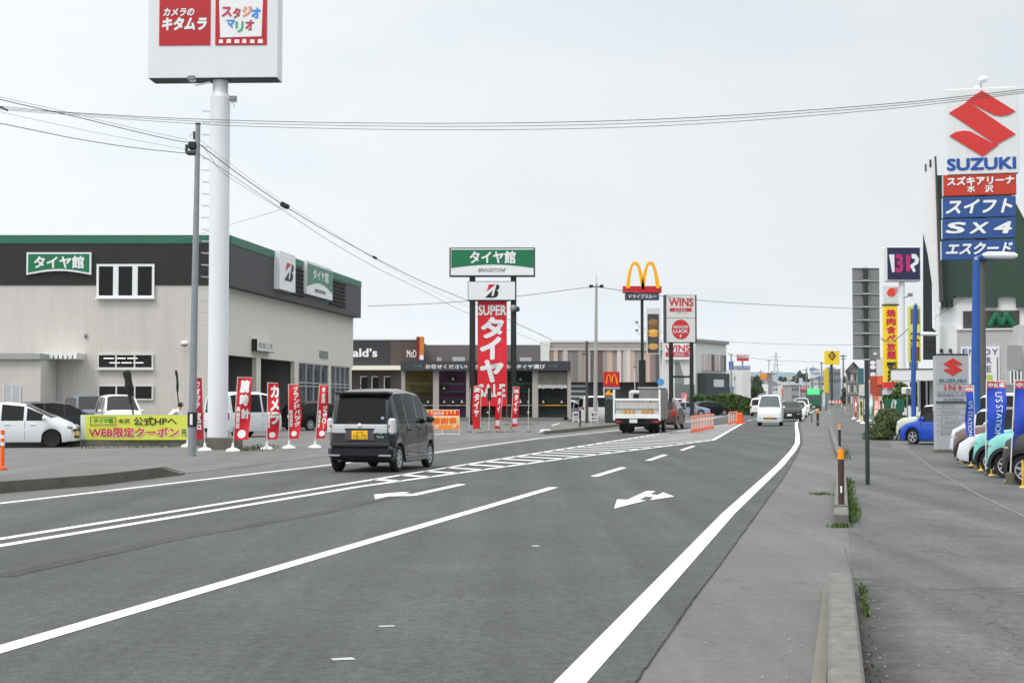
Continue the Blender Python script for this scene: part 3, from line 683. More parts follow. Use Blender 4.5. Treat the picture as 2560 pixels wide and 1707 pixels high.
# ---- the white dump truck
tw = M('scuffed white truck paint', (188, 189, 184), .6, var=.26, vs=5)
tg = M('grimy grey side board', (138, 134, 132), .7, var=.18, vs=3)
tfr = M('truck frame black', (20, 20, 20), .8)
hx, hy = gp(1592, 67.4)[:2]
trk = thing('truck', 'dirty white dump truck seen from behind beside the zebra island', 'truck', loc=(hx, hy, 0), rotz=R(90 - RD))
# local x forward from the tailgate (x=0); width 2.05
hw = 1.03
mb = MB(); z0, z1 = .72, 1.58
mb.box(0, .05, -hw + .05, hw - .05, z0, z1, tw)
mb.rbox(-.05, .0, -hw + .0, hw - .0, z1 - .08, z1 + .03, .01, white); mb.rbox(-.05, 0, -hw, hw, z0 - .03, z0 + .17, .01, white)
mb.rbox(-.03, 0, -hw, hw, z0 + .40, z0 + .43, .005, tg)
rs = M('rust stain', (120, 86, 52), .9, var=.3, vs=10)
for k in range(9):
    yv = random.uniform(-.9, .9); zt = random.choice([z1 - .08, z0 + .43, z0 + .16]); mb.box(-.034, -.031, yv, yv + random.uniform(.02, .12), zt - random.uniform(.02, .07), zt, rs)
rr_ = random.Random(4)
for k in range(2):
    for i in range(6):
        yy = .62 - k * .80 - i * .095
        mb.add([(-.036, yy, z0 + .19), (-.036, yy - .06, z0 + .19), (-.036, yy - .06 + (-.05 if k else .05), z0 + .37), (-.036, yy + (-.05 if k else .05), z0 + .37)], [(0, 1, 2, 3)], M('hazard orange', (214, 120, 40), .6) if i % 2 else M('hazard yellow', (220, 180, 60), .6))
mb.build('tailgate', trk)
for sg in (1, -1):
    m2 = MB(); m2.rbox(-.07, .06, min(sg * (hw - .02), sg * (hw + .07)), max(sg * (hw - .02), sg * (hw + .07)), z0 - .12, 2.02, .012, white); m2.build('corner_post', trk)
    m2 = MB(); m2.box(.06, 3.25, min(sg * hw, sg * (hw + .05)), max(sg * hw, sg * (hw + .05)), z0 - .06, 2.02 if sg < 0 else 1.6, tg)
    for k in range(5): m2.box(.3 + k * .65, .36 + k * .65, min(sg * (hw + .05), sg * (hw + .08)), max(sg * (hw + .05), sg * (hw + .08)), z0 - .06, 2.0 if sg < 0 else 1.6, tg)
    m2.build('side_board', trk)
m2 = MB(); m2.box(.05, 3.25, -hw, hw, z0 - .08, z0, tfr); m2.build('load_bed', trk)
m2 = MB(); m2.box(3.15, 3.25, -hw + .0, .30, z0, 2.12, tg); m2.rbox(3.1, 3.3, -hw, .36, 2.10, 2.16, .01, paleg); m2.build('headboard', trk)
m2 = MB(); m2.box(.4, 3.1, -.95, .95, z0 + .001, 1.2, M('dark load', (60, 58, 52), .95, var=.4, vs=4)); m2.build('load', trk)
m2 = MB(); m2.rbox(3.45, 4.9, -.85, .85, .55, 2.02, .10, tw); cab = m2.build('cab', trk)
m3 = MB(); m3.box(3.44, 3.449, -.62, .62, 1.35, 1.85, glass); m3.build('rear_window', trk)
m3 = MB(); m3.box(4.88, 4.905, -.72, .72, 1.25, 1.85, glass); m3.build('windscreen', trk)
for sg in (1, -1):
    m3 = MB(); m3.box(3.95, 4.6, min(sg * .85, sg * .856), max(sg * .85, sg * .856), 1.3, 1.82, glass); m3.build('side_window', trk)
    m3 = MB(); m3.rbox(4.9, 4.96, min(sg * .95, sg * 1.1), max(sg * .95, sg * 1.1), 1.45, 1.80, .02, black); m3.tube((4.85, sg * .8, 1.8), (4.93, sg * 1.0, 1.78), .015, black, n=6); m3.build('mirror', trk)
    m3 = MB(); m3.rbox(-.02, .06, min(sg * .80, sg * .98), max(sg * .80, sg * .98), .50, .60, .01, redl); m3.rbox(-.02, .06, min(sg * .66, sg * .79), max(sg * .66, sg * .79), .52, .58, .01, M('smoked lens', (90, 70, 60), .3)); m3.build('tail_lamp', trk)
    m3 = MB(); m3.box(.95, 1.0, min(sg * .35, sg * .95), max(sg * .35, sg * .95), .12, .5, rubber); m3.build('mud_flap', trk)
    wheel(trk, 1.35, sg * .86, .33, sg, rimmat=midg, w=.20, spokes=5); wheel(trk, 1.35, sg * .60, .33, sg, rimmat=midg, w=.20, spokes=0)
    wheel(trk, 4.15, sg * .86, .33, sg, rimmat=midg, w=.18, spokes=5)
m2 = MB(); m2.box(.0, 4.8, -.35, .35, .5, .66, tfr); m2.box(0.0, .10, -.98, .98, .44, .66, tfr); m2.box(.1, .3, -.5, .5, .3, .5, tfr); m2.box(1.2, 1.5, -.8, .8, .28, .38, tfr); m2.build('chassis', trk)
m2 = MB(); m2.box(-.03, -.015, -.02, .34, .49, .66, plate_w); m2.build('number_plate', trk)
sn = MB(); sn.add([(0, 0, 0)], [], white) if 0 else None

# ---- moving traffic further down the road
wp = paint('white', (222, 224, 226)); wp2 = paint('pearl white', (226, 225, 220))
blkp = paint('black', (14, 15, 17), True); silv = paint('silver blue', (150, 160, 176), True)
car('kei_van', 'white cab-over van driving towards the camera with a yellow plate', 'van', 'keivan', wp, gp(1926, 89), RD + 180, plate='y', glassm=glassc)
car('hatchback', 'black hatchback coming on right behind the oncoming white van', 'car', 'hatch', blkp, gp(1975, 109), RD + 180)
car('hatchback', 'white hatchback behind the oncoming black hatchback', 'car', 'hatch', wp, gp(1993, 134), RD + 180)
car('minivan', 'white minivan following behind the oncoming white hatchback', 'minivan', 'minivan', wp, gp(2004, 158), RD + 180)
car('sport_utility_vehicle', 'white tall wagon with red tail lamps driving away beside the hedge', 'car', 'minivan', wp2, gp(1899, 148), RD)
car('sport_utility_vehicle', 'dark reddish-brown wagon driving just ahead of the white truck', 'car', 'suv', paint('dull red', (92, 62, 62), True), (gp(1661, 79)[0], 79, 0), RD + 1)
car('sedan', 'silver-blue sedan crossing behind the dark red wagon', 'car', 'sedan', silv, gp(1716, 141), 86)
car('hatchback', 'black hatchback parked side-on in front of the hedge', 'car', 'hatch', blkp, gp(1776, 150), 70)
car('minivan', 'white minivan half hidden behind the silver-blue sedan and pink flags', 'minivan', 'minivan', wp, gp(1695, 172), 100)
for i, (px, Y, lb) in enumerate([(1962, 260, 'tiny white car far down the road, left of the green truck'), (1975, 225, 'small white oncoming car far down the road left of the white minivan'), (1938, 300, 'tiny white car in the far distance above the oncoming van'), (1999, 290, 'tiny pale car far off just left of the green truck cab')]):
    car('distant_car', lb, 'car', 'hatch', wp if i % 2 == 0 else paint('pale silver', (180, 182, 186)), gp(px, Y), RD + 180)
# green truck
tk = thing('truck', 'green truck with a bright green wind deflector far down the right lane', 'truck', loc=gp(2034, 228), rotz=R(90 - RD - 180))
gr = M('truck green', (30, 100, 66), .5, var=.08); gr2 = M('bright green', (50, 190, 110), .5)
m2 = MB(); m2.rbox(0, 1.9, -1.15, 1.15, .7, 2.5, .12, gr); m2.build('cab', tk)
m2 = MB(); m2.box(1.885, 1.91, -.95, .95, 1.65, 2.3, glassc); m2.build('windscreen', tk)
m2 = MB(); m2.prism([(0, 2.52), (1.7, 2.52), (.9, 3.4), (0, 3.45)], -.95, .95, gr2); m2.build('wind_deflector', tk)
m2 = MB(); m2.box(-6.5, -.1, -1.15, 1.15, .9, 3.1, M('dull cargo box', (110, 112, 110), .7)); m2.build('cargo_box', tk)
m2 = MB(); m2.rbox(1.7, 2.0, -1.1, 1.1, .35, .85, .05, black); m2.build('bumper', tk)
m2 = MB(); m2.box(2.0, 2.02, -.25, .25, .5, .66, plate_w); m2.build('number_plate', tk)
for wx in (.9, -4.6):
    for sg in (1, -1): wheel(tk, wx, sg * 1.1, .45, sg, rimmat=midg, w=.25, spokes=0)
# ================================================================ left side: tyre shop
def ribbed(name, rgb, pitch=.18, depth=.0028, var=.05):
    m = M(name, rgb, .65, var=var + .03, vs=1.6, stretch=(1, 1, .10)); t = m.node_tree; b = t.nodes['Principled BSDF']
    g = t.nodes.new('ShaderNodeTexCoord'); s = t.nodes.new('ShaderNodeSeparateXYZ'); t.links.new(g.outputs['Object'], s.inputs[0])
    a = t.nodes.new('ShaderNodeMath'); a.operation = 'MULTIPLY'; a.inputs[1].default_value = 2 * math.pi / pitch; t.links.new(s.outputs[0], a.inputs[0])
    c = t.nodes.new('ShaderNodeMath'); c.operation = 'SINE'; t.links.new(a.outputs[0], c.inputs[0])
    bp = t.nodes.new('ShaderNodeBump'); bp.inputs['Strength'].default_value = .8; bp.inputs['Distance'].default_value = depth; t.links.new(c.outputs[0], bp.inputs['Height']); t.links.new(bp.outputs[0], b.inputs['Normal'])
    return m
wallm = ribbed('beige ribbed cladding', (198, 193, 186))
wall2 = M('beige side wall', (220, 214, 205), .7, var=.04, vs=2)
bandm = ribbed('dark brown ribbed band', (32, 29, 27), .25)
band2 = M('charcoal fascia', (66, 65, 67), .6, var=.05)
capg = M('green roof edge', (38, 104, 82), .5, var=.06, vs=1)
BZ = .25
FR = Fr(566, 72, 0)           # front facade plane
SR = Fr(571, 72, 82.8)        # side facade plane (fascia)
shop = thing('shop_building', 'large beige tyre shop with dark upper band and green roof edge', 'building', FR)
zb_, zc_, zt_ = FR.uv(300, 713)[1], FR.uv(300, 609)[1], FR.uv(300, 588)[1]
xl = -22.0; Lside = 28.4
sx, sy = math.cos(SR.a), math.sin(SR.a)
def S2F(s, yoff, z):      # side frame coordinates -> front frame local
    o = SR.o - FR.o; return (o.x + sx * s + sy * yoff * 1.0, o.y + sy * s - sx * yoff, z)
# front wall pieces (local frame FR): y 0 is the wall face
mb = MB(); mb.box(xl, -.02, 0, .3, -.05, zb_, wallm); mb.build('front_wall', shop)
mb = MB(); mb.box(xl, .1, -.05, .3, zb_ + .002, zc_, bandm); mb.build('upper_band', shop)
mb = MB(); mb.box(xl, .12, -.07, .5, zc_ + .002, zt_, capg)
shopside = Fr(571, 72, 82.8)
def side_part(mbx, name, label=None, **k):
    o = mbx.build(name, shop, **k); o.location = SR.o - FR.o; o.rotation_euler = (0, 0, SR.a - FR.a)
    if label: o['label'] = label
    return o
mb.build('roof_edge', shop)
mb = MB(); mb.box(xl, 0, .31, 29, zt_ - .5, zt_ - .35, midg); mb.build('roof', shop)
IN = .50   # side wall is set back below the fascia
ops = [(.3, 6.2), (7.0, 13.7), (14.6, 21.6), (22.3, 27.4)]; zl = SR.uv(563, 884)[1]
mb = MB(); mb.box(0, Lside, IN, IN + .25, zl, zb_ + .1, wall2)
prev = 0
for a, b in ops + [(27.9, 27.9)]:
    mb.box(prev, a, IN, IN + .25, -.05, zl - .002, wall2); prev = b
mb.box(27.9, 27.95, IN, 3, -.05, zb_, wall2)
side_part(mb, 'side_wall')
mb = MB(); mb.box(.05, Lside + .05, -.02, IN + .1, zb_ - .02, zc_, band2); side_part(mb, 'side_fascia')
mb = MB(); mb.box(.1, Lside + .07, -.05, .3, zc_ + .002, zt_, capg); side_part(mb, 'roof_edge')
mb = MB(); mb.box(27.95, 28.0, IN, 12, 0, zt_ - .3, wall2); side_part(mb, 'rear_wall')
# garage interior
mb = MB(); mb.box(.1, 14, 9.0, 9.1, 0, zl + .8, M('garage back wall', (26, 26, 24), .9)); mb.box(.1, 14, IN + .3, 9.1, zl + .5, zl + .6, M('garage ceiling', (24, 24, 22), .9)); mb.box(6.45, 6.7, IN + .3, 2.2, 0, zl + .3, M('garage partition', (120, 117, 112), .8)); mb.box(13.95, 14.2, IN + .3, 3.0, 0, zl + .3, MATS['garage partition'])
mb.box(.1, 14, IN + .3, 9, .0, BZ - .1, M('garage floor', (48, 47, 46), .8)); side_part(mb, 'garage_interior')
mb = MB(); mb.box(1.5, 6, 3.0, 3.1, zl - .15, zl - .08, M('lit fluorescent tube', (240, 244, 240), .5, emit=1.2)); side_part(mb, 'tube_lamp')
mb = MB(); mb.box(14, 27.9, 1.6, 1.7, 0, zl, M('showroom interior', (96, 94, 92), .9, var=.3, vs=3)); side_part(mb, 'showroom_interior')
for a, b in ops[2:]:
    w_ = MB(); n = 4
    for k in range(n + 1): x = a + (b - a) * k / n; w_.box(x - .05, x + .05, IN + .0, IN + .1, BZ, zl, paleg)
    for z in (BZ + .03, 2.35, 2.55, zl - .08): w_.box(a, b, IN + .011, IN + .09, z, z + .08, paleg)
    wf = side_part(w_, 'window_frame')
    g_ = MB(); g_.box(a, b, IN + .12, IN + .13, BZ, zl - .02, M('shopfront glass', (78, 84, 84), .08)); side_part(g_, 'window_pane')
    g_ = MB()
    for k in range(9):
        x = a + .4 + (b - a - .6) * k / 9; g_.box(x, x + .35, IN + .6, IN + .9, BZ, 1.2 + (k * 37 % 10) * .08, random.choice([darkg, offw, midg, redm]))
    side_part(g_, 'display_goods')
# signs on the side fascia
def on_s(mbx, x0, y0, x1, y1, ya, yb, mat):   # use left edge column for z since the plane recedes
    s0, za = SR.uv(x0, y0); s1, _ = SR.uv(x1, y0); _, zb2 = SR.uv(x0, y1); mbx.box(s0, s1, ya, yb, zb2, za, mat); return s0, s1, zb2, za
sg_ = thing('wall_sign', 'white square sign with a red and black letter mark on the dark side fascia', 'sign', loc=SR.o, rotz=SR.a)
mb = MB(); s0, s1, z0, z1 = on_s(mb, 684, 626, 724, 722, -.35, -.03, white); mb.build('sign_box', sg_)
def bmark(mb, x0, x1, z0, z1, y):
    w_, h = x1 - x0, z1 - z0; P = lambda q: [(x0 + a * w_, z0 + b * h) for a, b in q]
    # red wedge
    mb.prism(P([(.26, 1.0), (.72, 1.0), (.12, .48)]), y, y + .01, redm)
    mb.prism(P([(0, 0), (.52, .56), (.44, .12), (.58, .12), (.80, 1.0), (.93, .98), (1.0, .86), (.96, .66), (.80, .55), (.92, .44), (.90, .2), (.78, .04), (.62, 0)]), y, y + .01, black)
mb = MB(); bmark(mb, s0 + .9, s0 + (s1 - s0) * .88, z0 + .55, z1 - .55, -.365); mb.build('sign_mark', sg_)
sg2 = thing('wall_sign', 'green sign with white shop lettering between louvres on the side fascia', 'sign', loc=SR.o, rotz=SR.a)
mb = MB(); s0, s1, z0, z1 = on_s(mb, 757, 651, 822, 734, -.25, -.03, white)
def arc_panel(x0, x1, z0, z1, ze, k=10): return [(x0, z1), (x1, z1), (x1, z0)] + [(x1 + (x0 - x1) * i / k, z0 + (ze - z0) * math.sin(math.pi * i / k)) for i in range(1, k)] + [(x0, z0)]
h = z1 - z0
mb.prism(arc_panel(s0 + .08, s1 - .08, z0 + h * .22, z1 - .15, z0 + h * .42)[::-1], -.262, -.252, M('faded sign green', (70, 132, 108), .5))
mb.text('タイヤ館', s0 + (s1 - s0) * .22, s0 + (s1 - s0) * .82, z0 + h * .50, z1 - h * .17, -.27, white, off=.03)
mb.text('BRIDGESTONE', s0 + (s1 - s0) * .3, s0 + (s1 - s0) * .7, z0 + h * .12, z0 + h * .22, -.27, black, off=.03, shear=.3)
mb.build('sign_box', sg2)
for a, b, nm in ((725, 756, 'left'), (823, 861, 'right')):
    lv = MB(); s0, za = SR.uv(a, 660); s1, _ = SR.uv(b, 660); z0 = zb_ + .35
    for k in range(7): lv.box(s0, s1, -.10, -.03, z0 + k * .24, z0 + .12 + k * .24, vblack)
    side_part(lv, 'louvre')
sm = thing('wall_sign', 'small white lettered box sign on the wall above the garage bay', 'sign', loc=SR.o, rotz=SR.a)
mb = MB(); s0, za = SR.uv(652, 848); s1, _ = SR.uv(694, 850); _, z0 = SR.uv(652, 876)
mb.box(s0, s1, .20, IN - .01, z0, za, offw); mb.box(s0 - .01, s1, .19, .21, z0 - .05, z0, black); mb.box(s0 - .02, s0, .19, IN, z0 - .03, za + .03, black); mb.text('整備工場', s0 + .3, s1 - .3, z0 + .15, za - .15, .195, midg, off=0); mb.build('sign_box', sm)
vt = MB(); s0, za = SR.uv(818, 876); s1, _ = SR.uv(838, 876); vt.box(s0, s1, IN - .05, IN - .005, za - .45, za, midg); side_part(vt, 'vent')
# front details
fs = thing('wall_sign', 'green sign with white lettering and curved lower edge on the dark front band', 'sign', FR)
x0, x1, z0, z1 = FR.rc(70, 632, 230, 688)
mb = MB(); mb.prism(arc_panel(x0, x1, z0, z1, z0 + .2)[::-1], -.20, -.06, white); mb.prism(arc_panel(x0 + .08, x1 - .08, z0 + .10, z1 - .08, z0 + .30)[::-1], -.212, -.202, green)
x0, x1, z0, z1 = FR.rc(89, 641, 213, 672); mb.text('タイヤ館', x0, x1, z0, z1, -.22, white, off=.035); mb.build('sign_box', fs)
def win(F, par, px, fmat, gmat, n, fw=.09, y=0, sill=True, mull=None, lights=False):
    x0, x1, z0, z1 = F.rc(*px); m = MB(); mw = mull or fw
    m.box(x0, x1, y - .12, y - .01, z1 - fw, z1, fmat); m.box(x0, x1, y - .12, y - .01, z0, z0 + fw, fmat); m.box(x0, x0 + fw, y - .12, y - .01, z0 + fw, z1 - fw, fmat); m.box(x1 - fw, x1, y - .12, y - .01, z0 + fw, z1 - fw, fmat)
    for k in range(1, n): xx = x0 + (x1 - x0) * k / n; m.box(xx - mw / 2, xx + mw / 2, y - .115, y - .012, z0 + fw, z1 - fw, fmat)
    if sill: m.box(x0 - .05, x1 + .05, y - .2, y - .121, z0 - .06, z0 + .02, fmat)
    wf = m.build('window', par); g = MB(); g.box(x0 + fw * .5, x1 - fw * .5, y - .06, y - .05, z0 + fw * .5, z1 - fw * .5, gmat)
    if lights:
        for k in range(6): xx = x0 + .3 + (x1 - x0 - 1) * k / 6; zz_ = z1 - .25 - .22 * (k % 2); g.box(xx, xx + .5, y - .064, y - .061, zz_, zz_ + .04, M('lit fluorescent tube', (240, 244, 240), .5, emit=1.2))
    g.build('pane', wf)
win(FR, shop, (244, 661, 387, 745), white, glass, 3, .11, mull=.26, y=-.05); win(FR, shop, (245, 884, 384, 922), offw, glass, 3, .07, lights=True); win(FR, shop, (246, 962, 384, 1000), offw, glass, 3, .07, sill=False)
d_ = MB(); on(FR, d_, 119, 956, 153, 1075, -.05, -.005, paleg); d_.build('door', shop)
v_ = MB(); x, z = FR.uv(215, 840); v_.ell((x, -.05, z), .09, .08, .12, midg, 8, 6); v_.build('vent', shop)
lf = thing('flood_light', 'small white flood lamp on the beige wall beside the pole', 'lamp', FR)
x, z = FR.uv(467, 862); m = MB(); m.ell((x, -.45, z + .06), .20, .2, .14, white, 12, 8); m.tube((x, -.02, z + .2), (x, -.4, z + .12), .03, white, n=6); m.ell((x, -.52, z - .02), .17, .15, .09, midg, 12, 6); m.build('lamp_head', lf, smooth=50)
# annex on the left
AX = Fr(0, 69.5, 0); ax = thing('annex_building', 'low beige annex with flat grey eaves at the left edge of the shop', 'building', AX)
x0, x1, z0, z1 = AX.rc(-250, 898, 100, 1080); m = MB(); m.box(x0, x1, 0, 2.4, -.05, z1, wallm); m.build('wall', ax)
m = MB(); m.box(x0, x1 + .05, -.25, 2.4, z1 + .002, z1 + .28, M('grey eaves', (160, 162, 162), .6, var=.05)); m.build('eaves', ax)
m = MB(); on(AX, m, 10, 962, 51, 1020, -.04, -.005, paleg); q = AX.rc(10, 962, 51, 1020)
for k in range(3): m.box(q[0] + (q[1] - q[0]) * k / 2 - .03, q[0] + (q[1] - q[0]) * k / 2 + .03, -.06, -.041, q[2], q[3], offw)
m.build('door', ax)
aw = thing('awning', 'white corrugated awning over the door beside the annex', 'awning', FR)
x0, x1, z0, z1 = FR.rc(110, 884, 214, 900); m = MB(); n = 9
for k in range(n):
    xa = x0 + (x1 - x0) * k / n; wv = (x1 - x0) / n
    pts = [(xa, z1 - .05), (xa + wv * .2, z0 + .02), (xa + wv * .7, z0 + .02), (xa + wv, z1 - .05), (xa + wv, z1), (xa, z1)]
    m.prism(pts[::-1], -1.4, -.01, white)
m.build('canopy', aw)

# low wall + banner
lw = Fr(190, 48.5, 0); wl = MB(); x0, x1, z0, z1 = lw.rc(20, 1097, 500, 1121)
wl.rbox(x0 - 6, x1, 0, .25, -.1, z1, .02, conc2); o = wl.build('low_wall'); o.location = lw.o; tag(o, 'dark stained low concrete wall below the yellow-green banner', 'wall')
bn = thing('banner', 'yellow-green lettered banner on the low wall with red characters', 'banner', lw)
by = M('banner yellow green', (214, 220, 84), .7, var=.06, vs=2); x0, x1, z0, z1 = lw.rc(203, 1037, 475, 1099)
fy = lambda x, z: (x, -.06 + .03 * math.sin(x * 2.1) + .02 * math.sin(z * 5 + x), z)
m = MB(); nx = 24
for i in range(nx):
    xa, xb = x0 + (x1 - x0) * i / nx, x0 + (x1 - x0) * (i + 1) / nx
    m.add([fy(xa, z0), fy(xb, z0), fy(xb, z1), fy(xa, z1), tuple(Vector(fy(xa, z0)) + Vector((0, .012, 0))), tuple(Vector(fy(xb, z0)) + Vector((0, .012, 0))), tuple(Vector(fy(xb, z1)) + Vector((0, .012, 0))), tuple(Vector(fy(xa, z1)) + Vector((0, .012, 0)))], [(0, 1, 2, 3), (7, 6, 5, 4)], offw if i == 0 else by)
fo = lambda x, z: tuple(Vector(fy(x, z)) - Vector((0, .014, 0))); fo2 = lambda x, z: tuple(Vector(fy(x + .02, z - .02)) - Vector((0, .008, 0)))
def bt(st, px, mat, off=.03, sh=None, **k):
    a = lw.rc(*px)
    if sh: m.text(st, *a, 0, sh, off=off + .03, fn=fo2)
    m.text(st, *a, 0, mat, off=off, fn=fo)
bt('タイヤ館', (235, 1045, 284, 1057), M('banner green', (50, 140, 60), .7)); bt('水沢', (297, 1046, 326, 1057), M('banner dark green', (40, 80, 50), .7)); bt('公式HPへ', (336, 1042, 443, 1063), M('banner ink', (30, 40, 30), .7), .02)
bt('WEB限定クーポン', (224, 1068, 448, 1092), M('banner red', (214, 40, 40), .7), .045, sh=white)
a = lw.rc(227, 1042, 291, 1063)
for q in ((a[0], a[1], a[3] - .02, a[3]), (a[0], a[1], a[2], a[2] + .02), (a[0], a[0] + .02, a[2], a[3]), (a[1] - .02, a[1], a[2], a[3])): m.add([fo(q[0], q[2]), fo(q[1], q[2]), fo(q[1], q[3]), fo(q[0], q[3])], [(0, 1, 2, 3)], MATS['banner dark green'])
bt('円', (456, 1073, 466, 1090), M('banner blue', (40, 90, 120), .7)); m.build('cloth', bn)
fr_ = MB(); fr_.tube((x0, 0, .0), (x0, 0, z1), .02, galv); fr_.tube((x1, 0, .0), (x1, 0, z1), .02, galv); fr_.tube((x0, .0, z1), (x1, .0, z1), .012, galv); fr_.build('frame', bn)
# furled dark banners
for px0, py0, px1, py1, wpx, lb in ((316, 928, 333, 1040, 20, 'thick furled black banner leaning over the white van roof'), (440, 926, 450, 1042, 6, 'thin furled black banner on a leaning pole near the grey utility pole')):
    F = Fr(px1, 49.5, 0); t = thing('furled_banner', lb, 'banner', F); a = F.uv(px0, py0); b = F.uv(px1, py1)
    m = MB(); k = 49.5 / F0; pts = []; rr_ = []
    for i in range(13):
        f = i / 12; pts.append((a[0] + (b[0] - a[0]) * f + .02 * math.sin(f * 9), -.02 * math.cos(f * 7), a[1] + (b[1] - a[1]) * f)); prof = 1.0 if f < .45 else .45 if f < .75 else .22
        rr_.append(wpx * k / 2 * prof * (1 + .12 * math.sin(f * 23)))
    m.path(pts, rr_, M('furled black cloth', (40, 42, 40), .9, var=.3, vs=8), 8); m.build('cloth', t, smooth=60)
    m = MB(); m.tube((b[0], 0, b[1]), (b[0] + (.1 if wpx > 10 else 0), 0, 0), .014, galv, n=6); m.build('pole', t)

# parked vehicles on the forecourt
car('compact_car', 'white compact wagon with black front wheel parked nose right at the left edge', 'car', 'mono', wp, (gp(188, 47.6)[0] - 1.72, 47.6, 0), 84, scale=.93, plate='y', rim=black, spokes=0)
car('kei_wagon', 'white tall wagon facing the road behind the yellow-green banner', 'minivan', 'keibox', wp, gp(295, 60), 180 - 24, plate='w')
car('kei_wagon', 'white tall wagon seen from the back standing in front of the garage bay', 'van', 'keivan', wp, gp(608, 61), 32, plate='w')
car('hatchback', 'dark grey hatchback parked behind the white compact wagon', 'car', 'hatch', paint('dark grey', (52, 54, 58), True), gp(150, 57), 60)
car('hatchback', 'dark car roof showing above the white compact wagon at the left edge', 'car', 'sedan', blkp, gp(-20, 55), 80)
car('kei_wagon', 'grey-blue tall wagon between the dark hatchback and white tall wagon', 'car', 'keibox', paint('grey blue', (92, 104, 116), True), gp(217, 64), 150)
car('hatchback', 'black car with lit tail in the last garage bay behind the red flags', 'car', 'hatch', blkp, gp(796, 75), 40)
car('kei_wagon', 'dark wagon roof above the charcoal minivan near the burger shop', 'car', 'keibox', paint('dark navy', (50, 56, 66), True), gp(965, 92), 80)

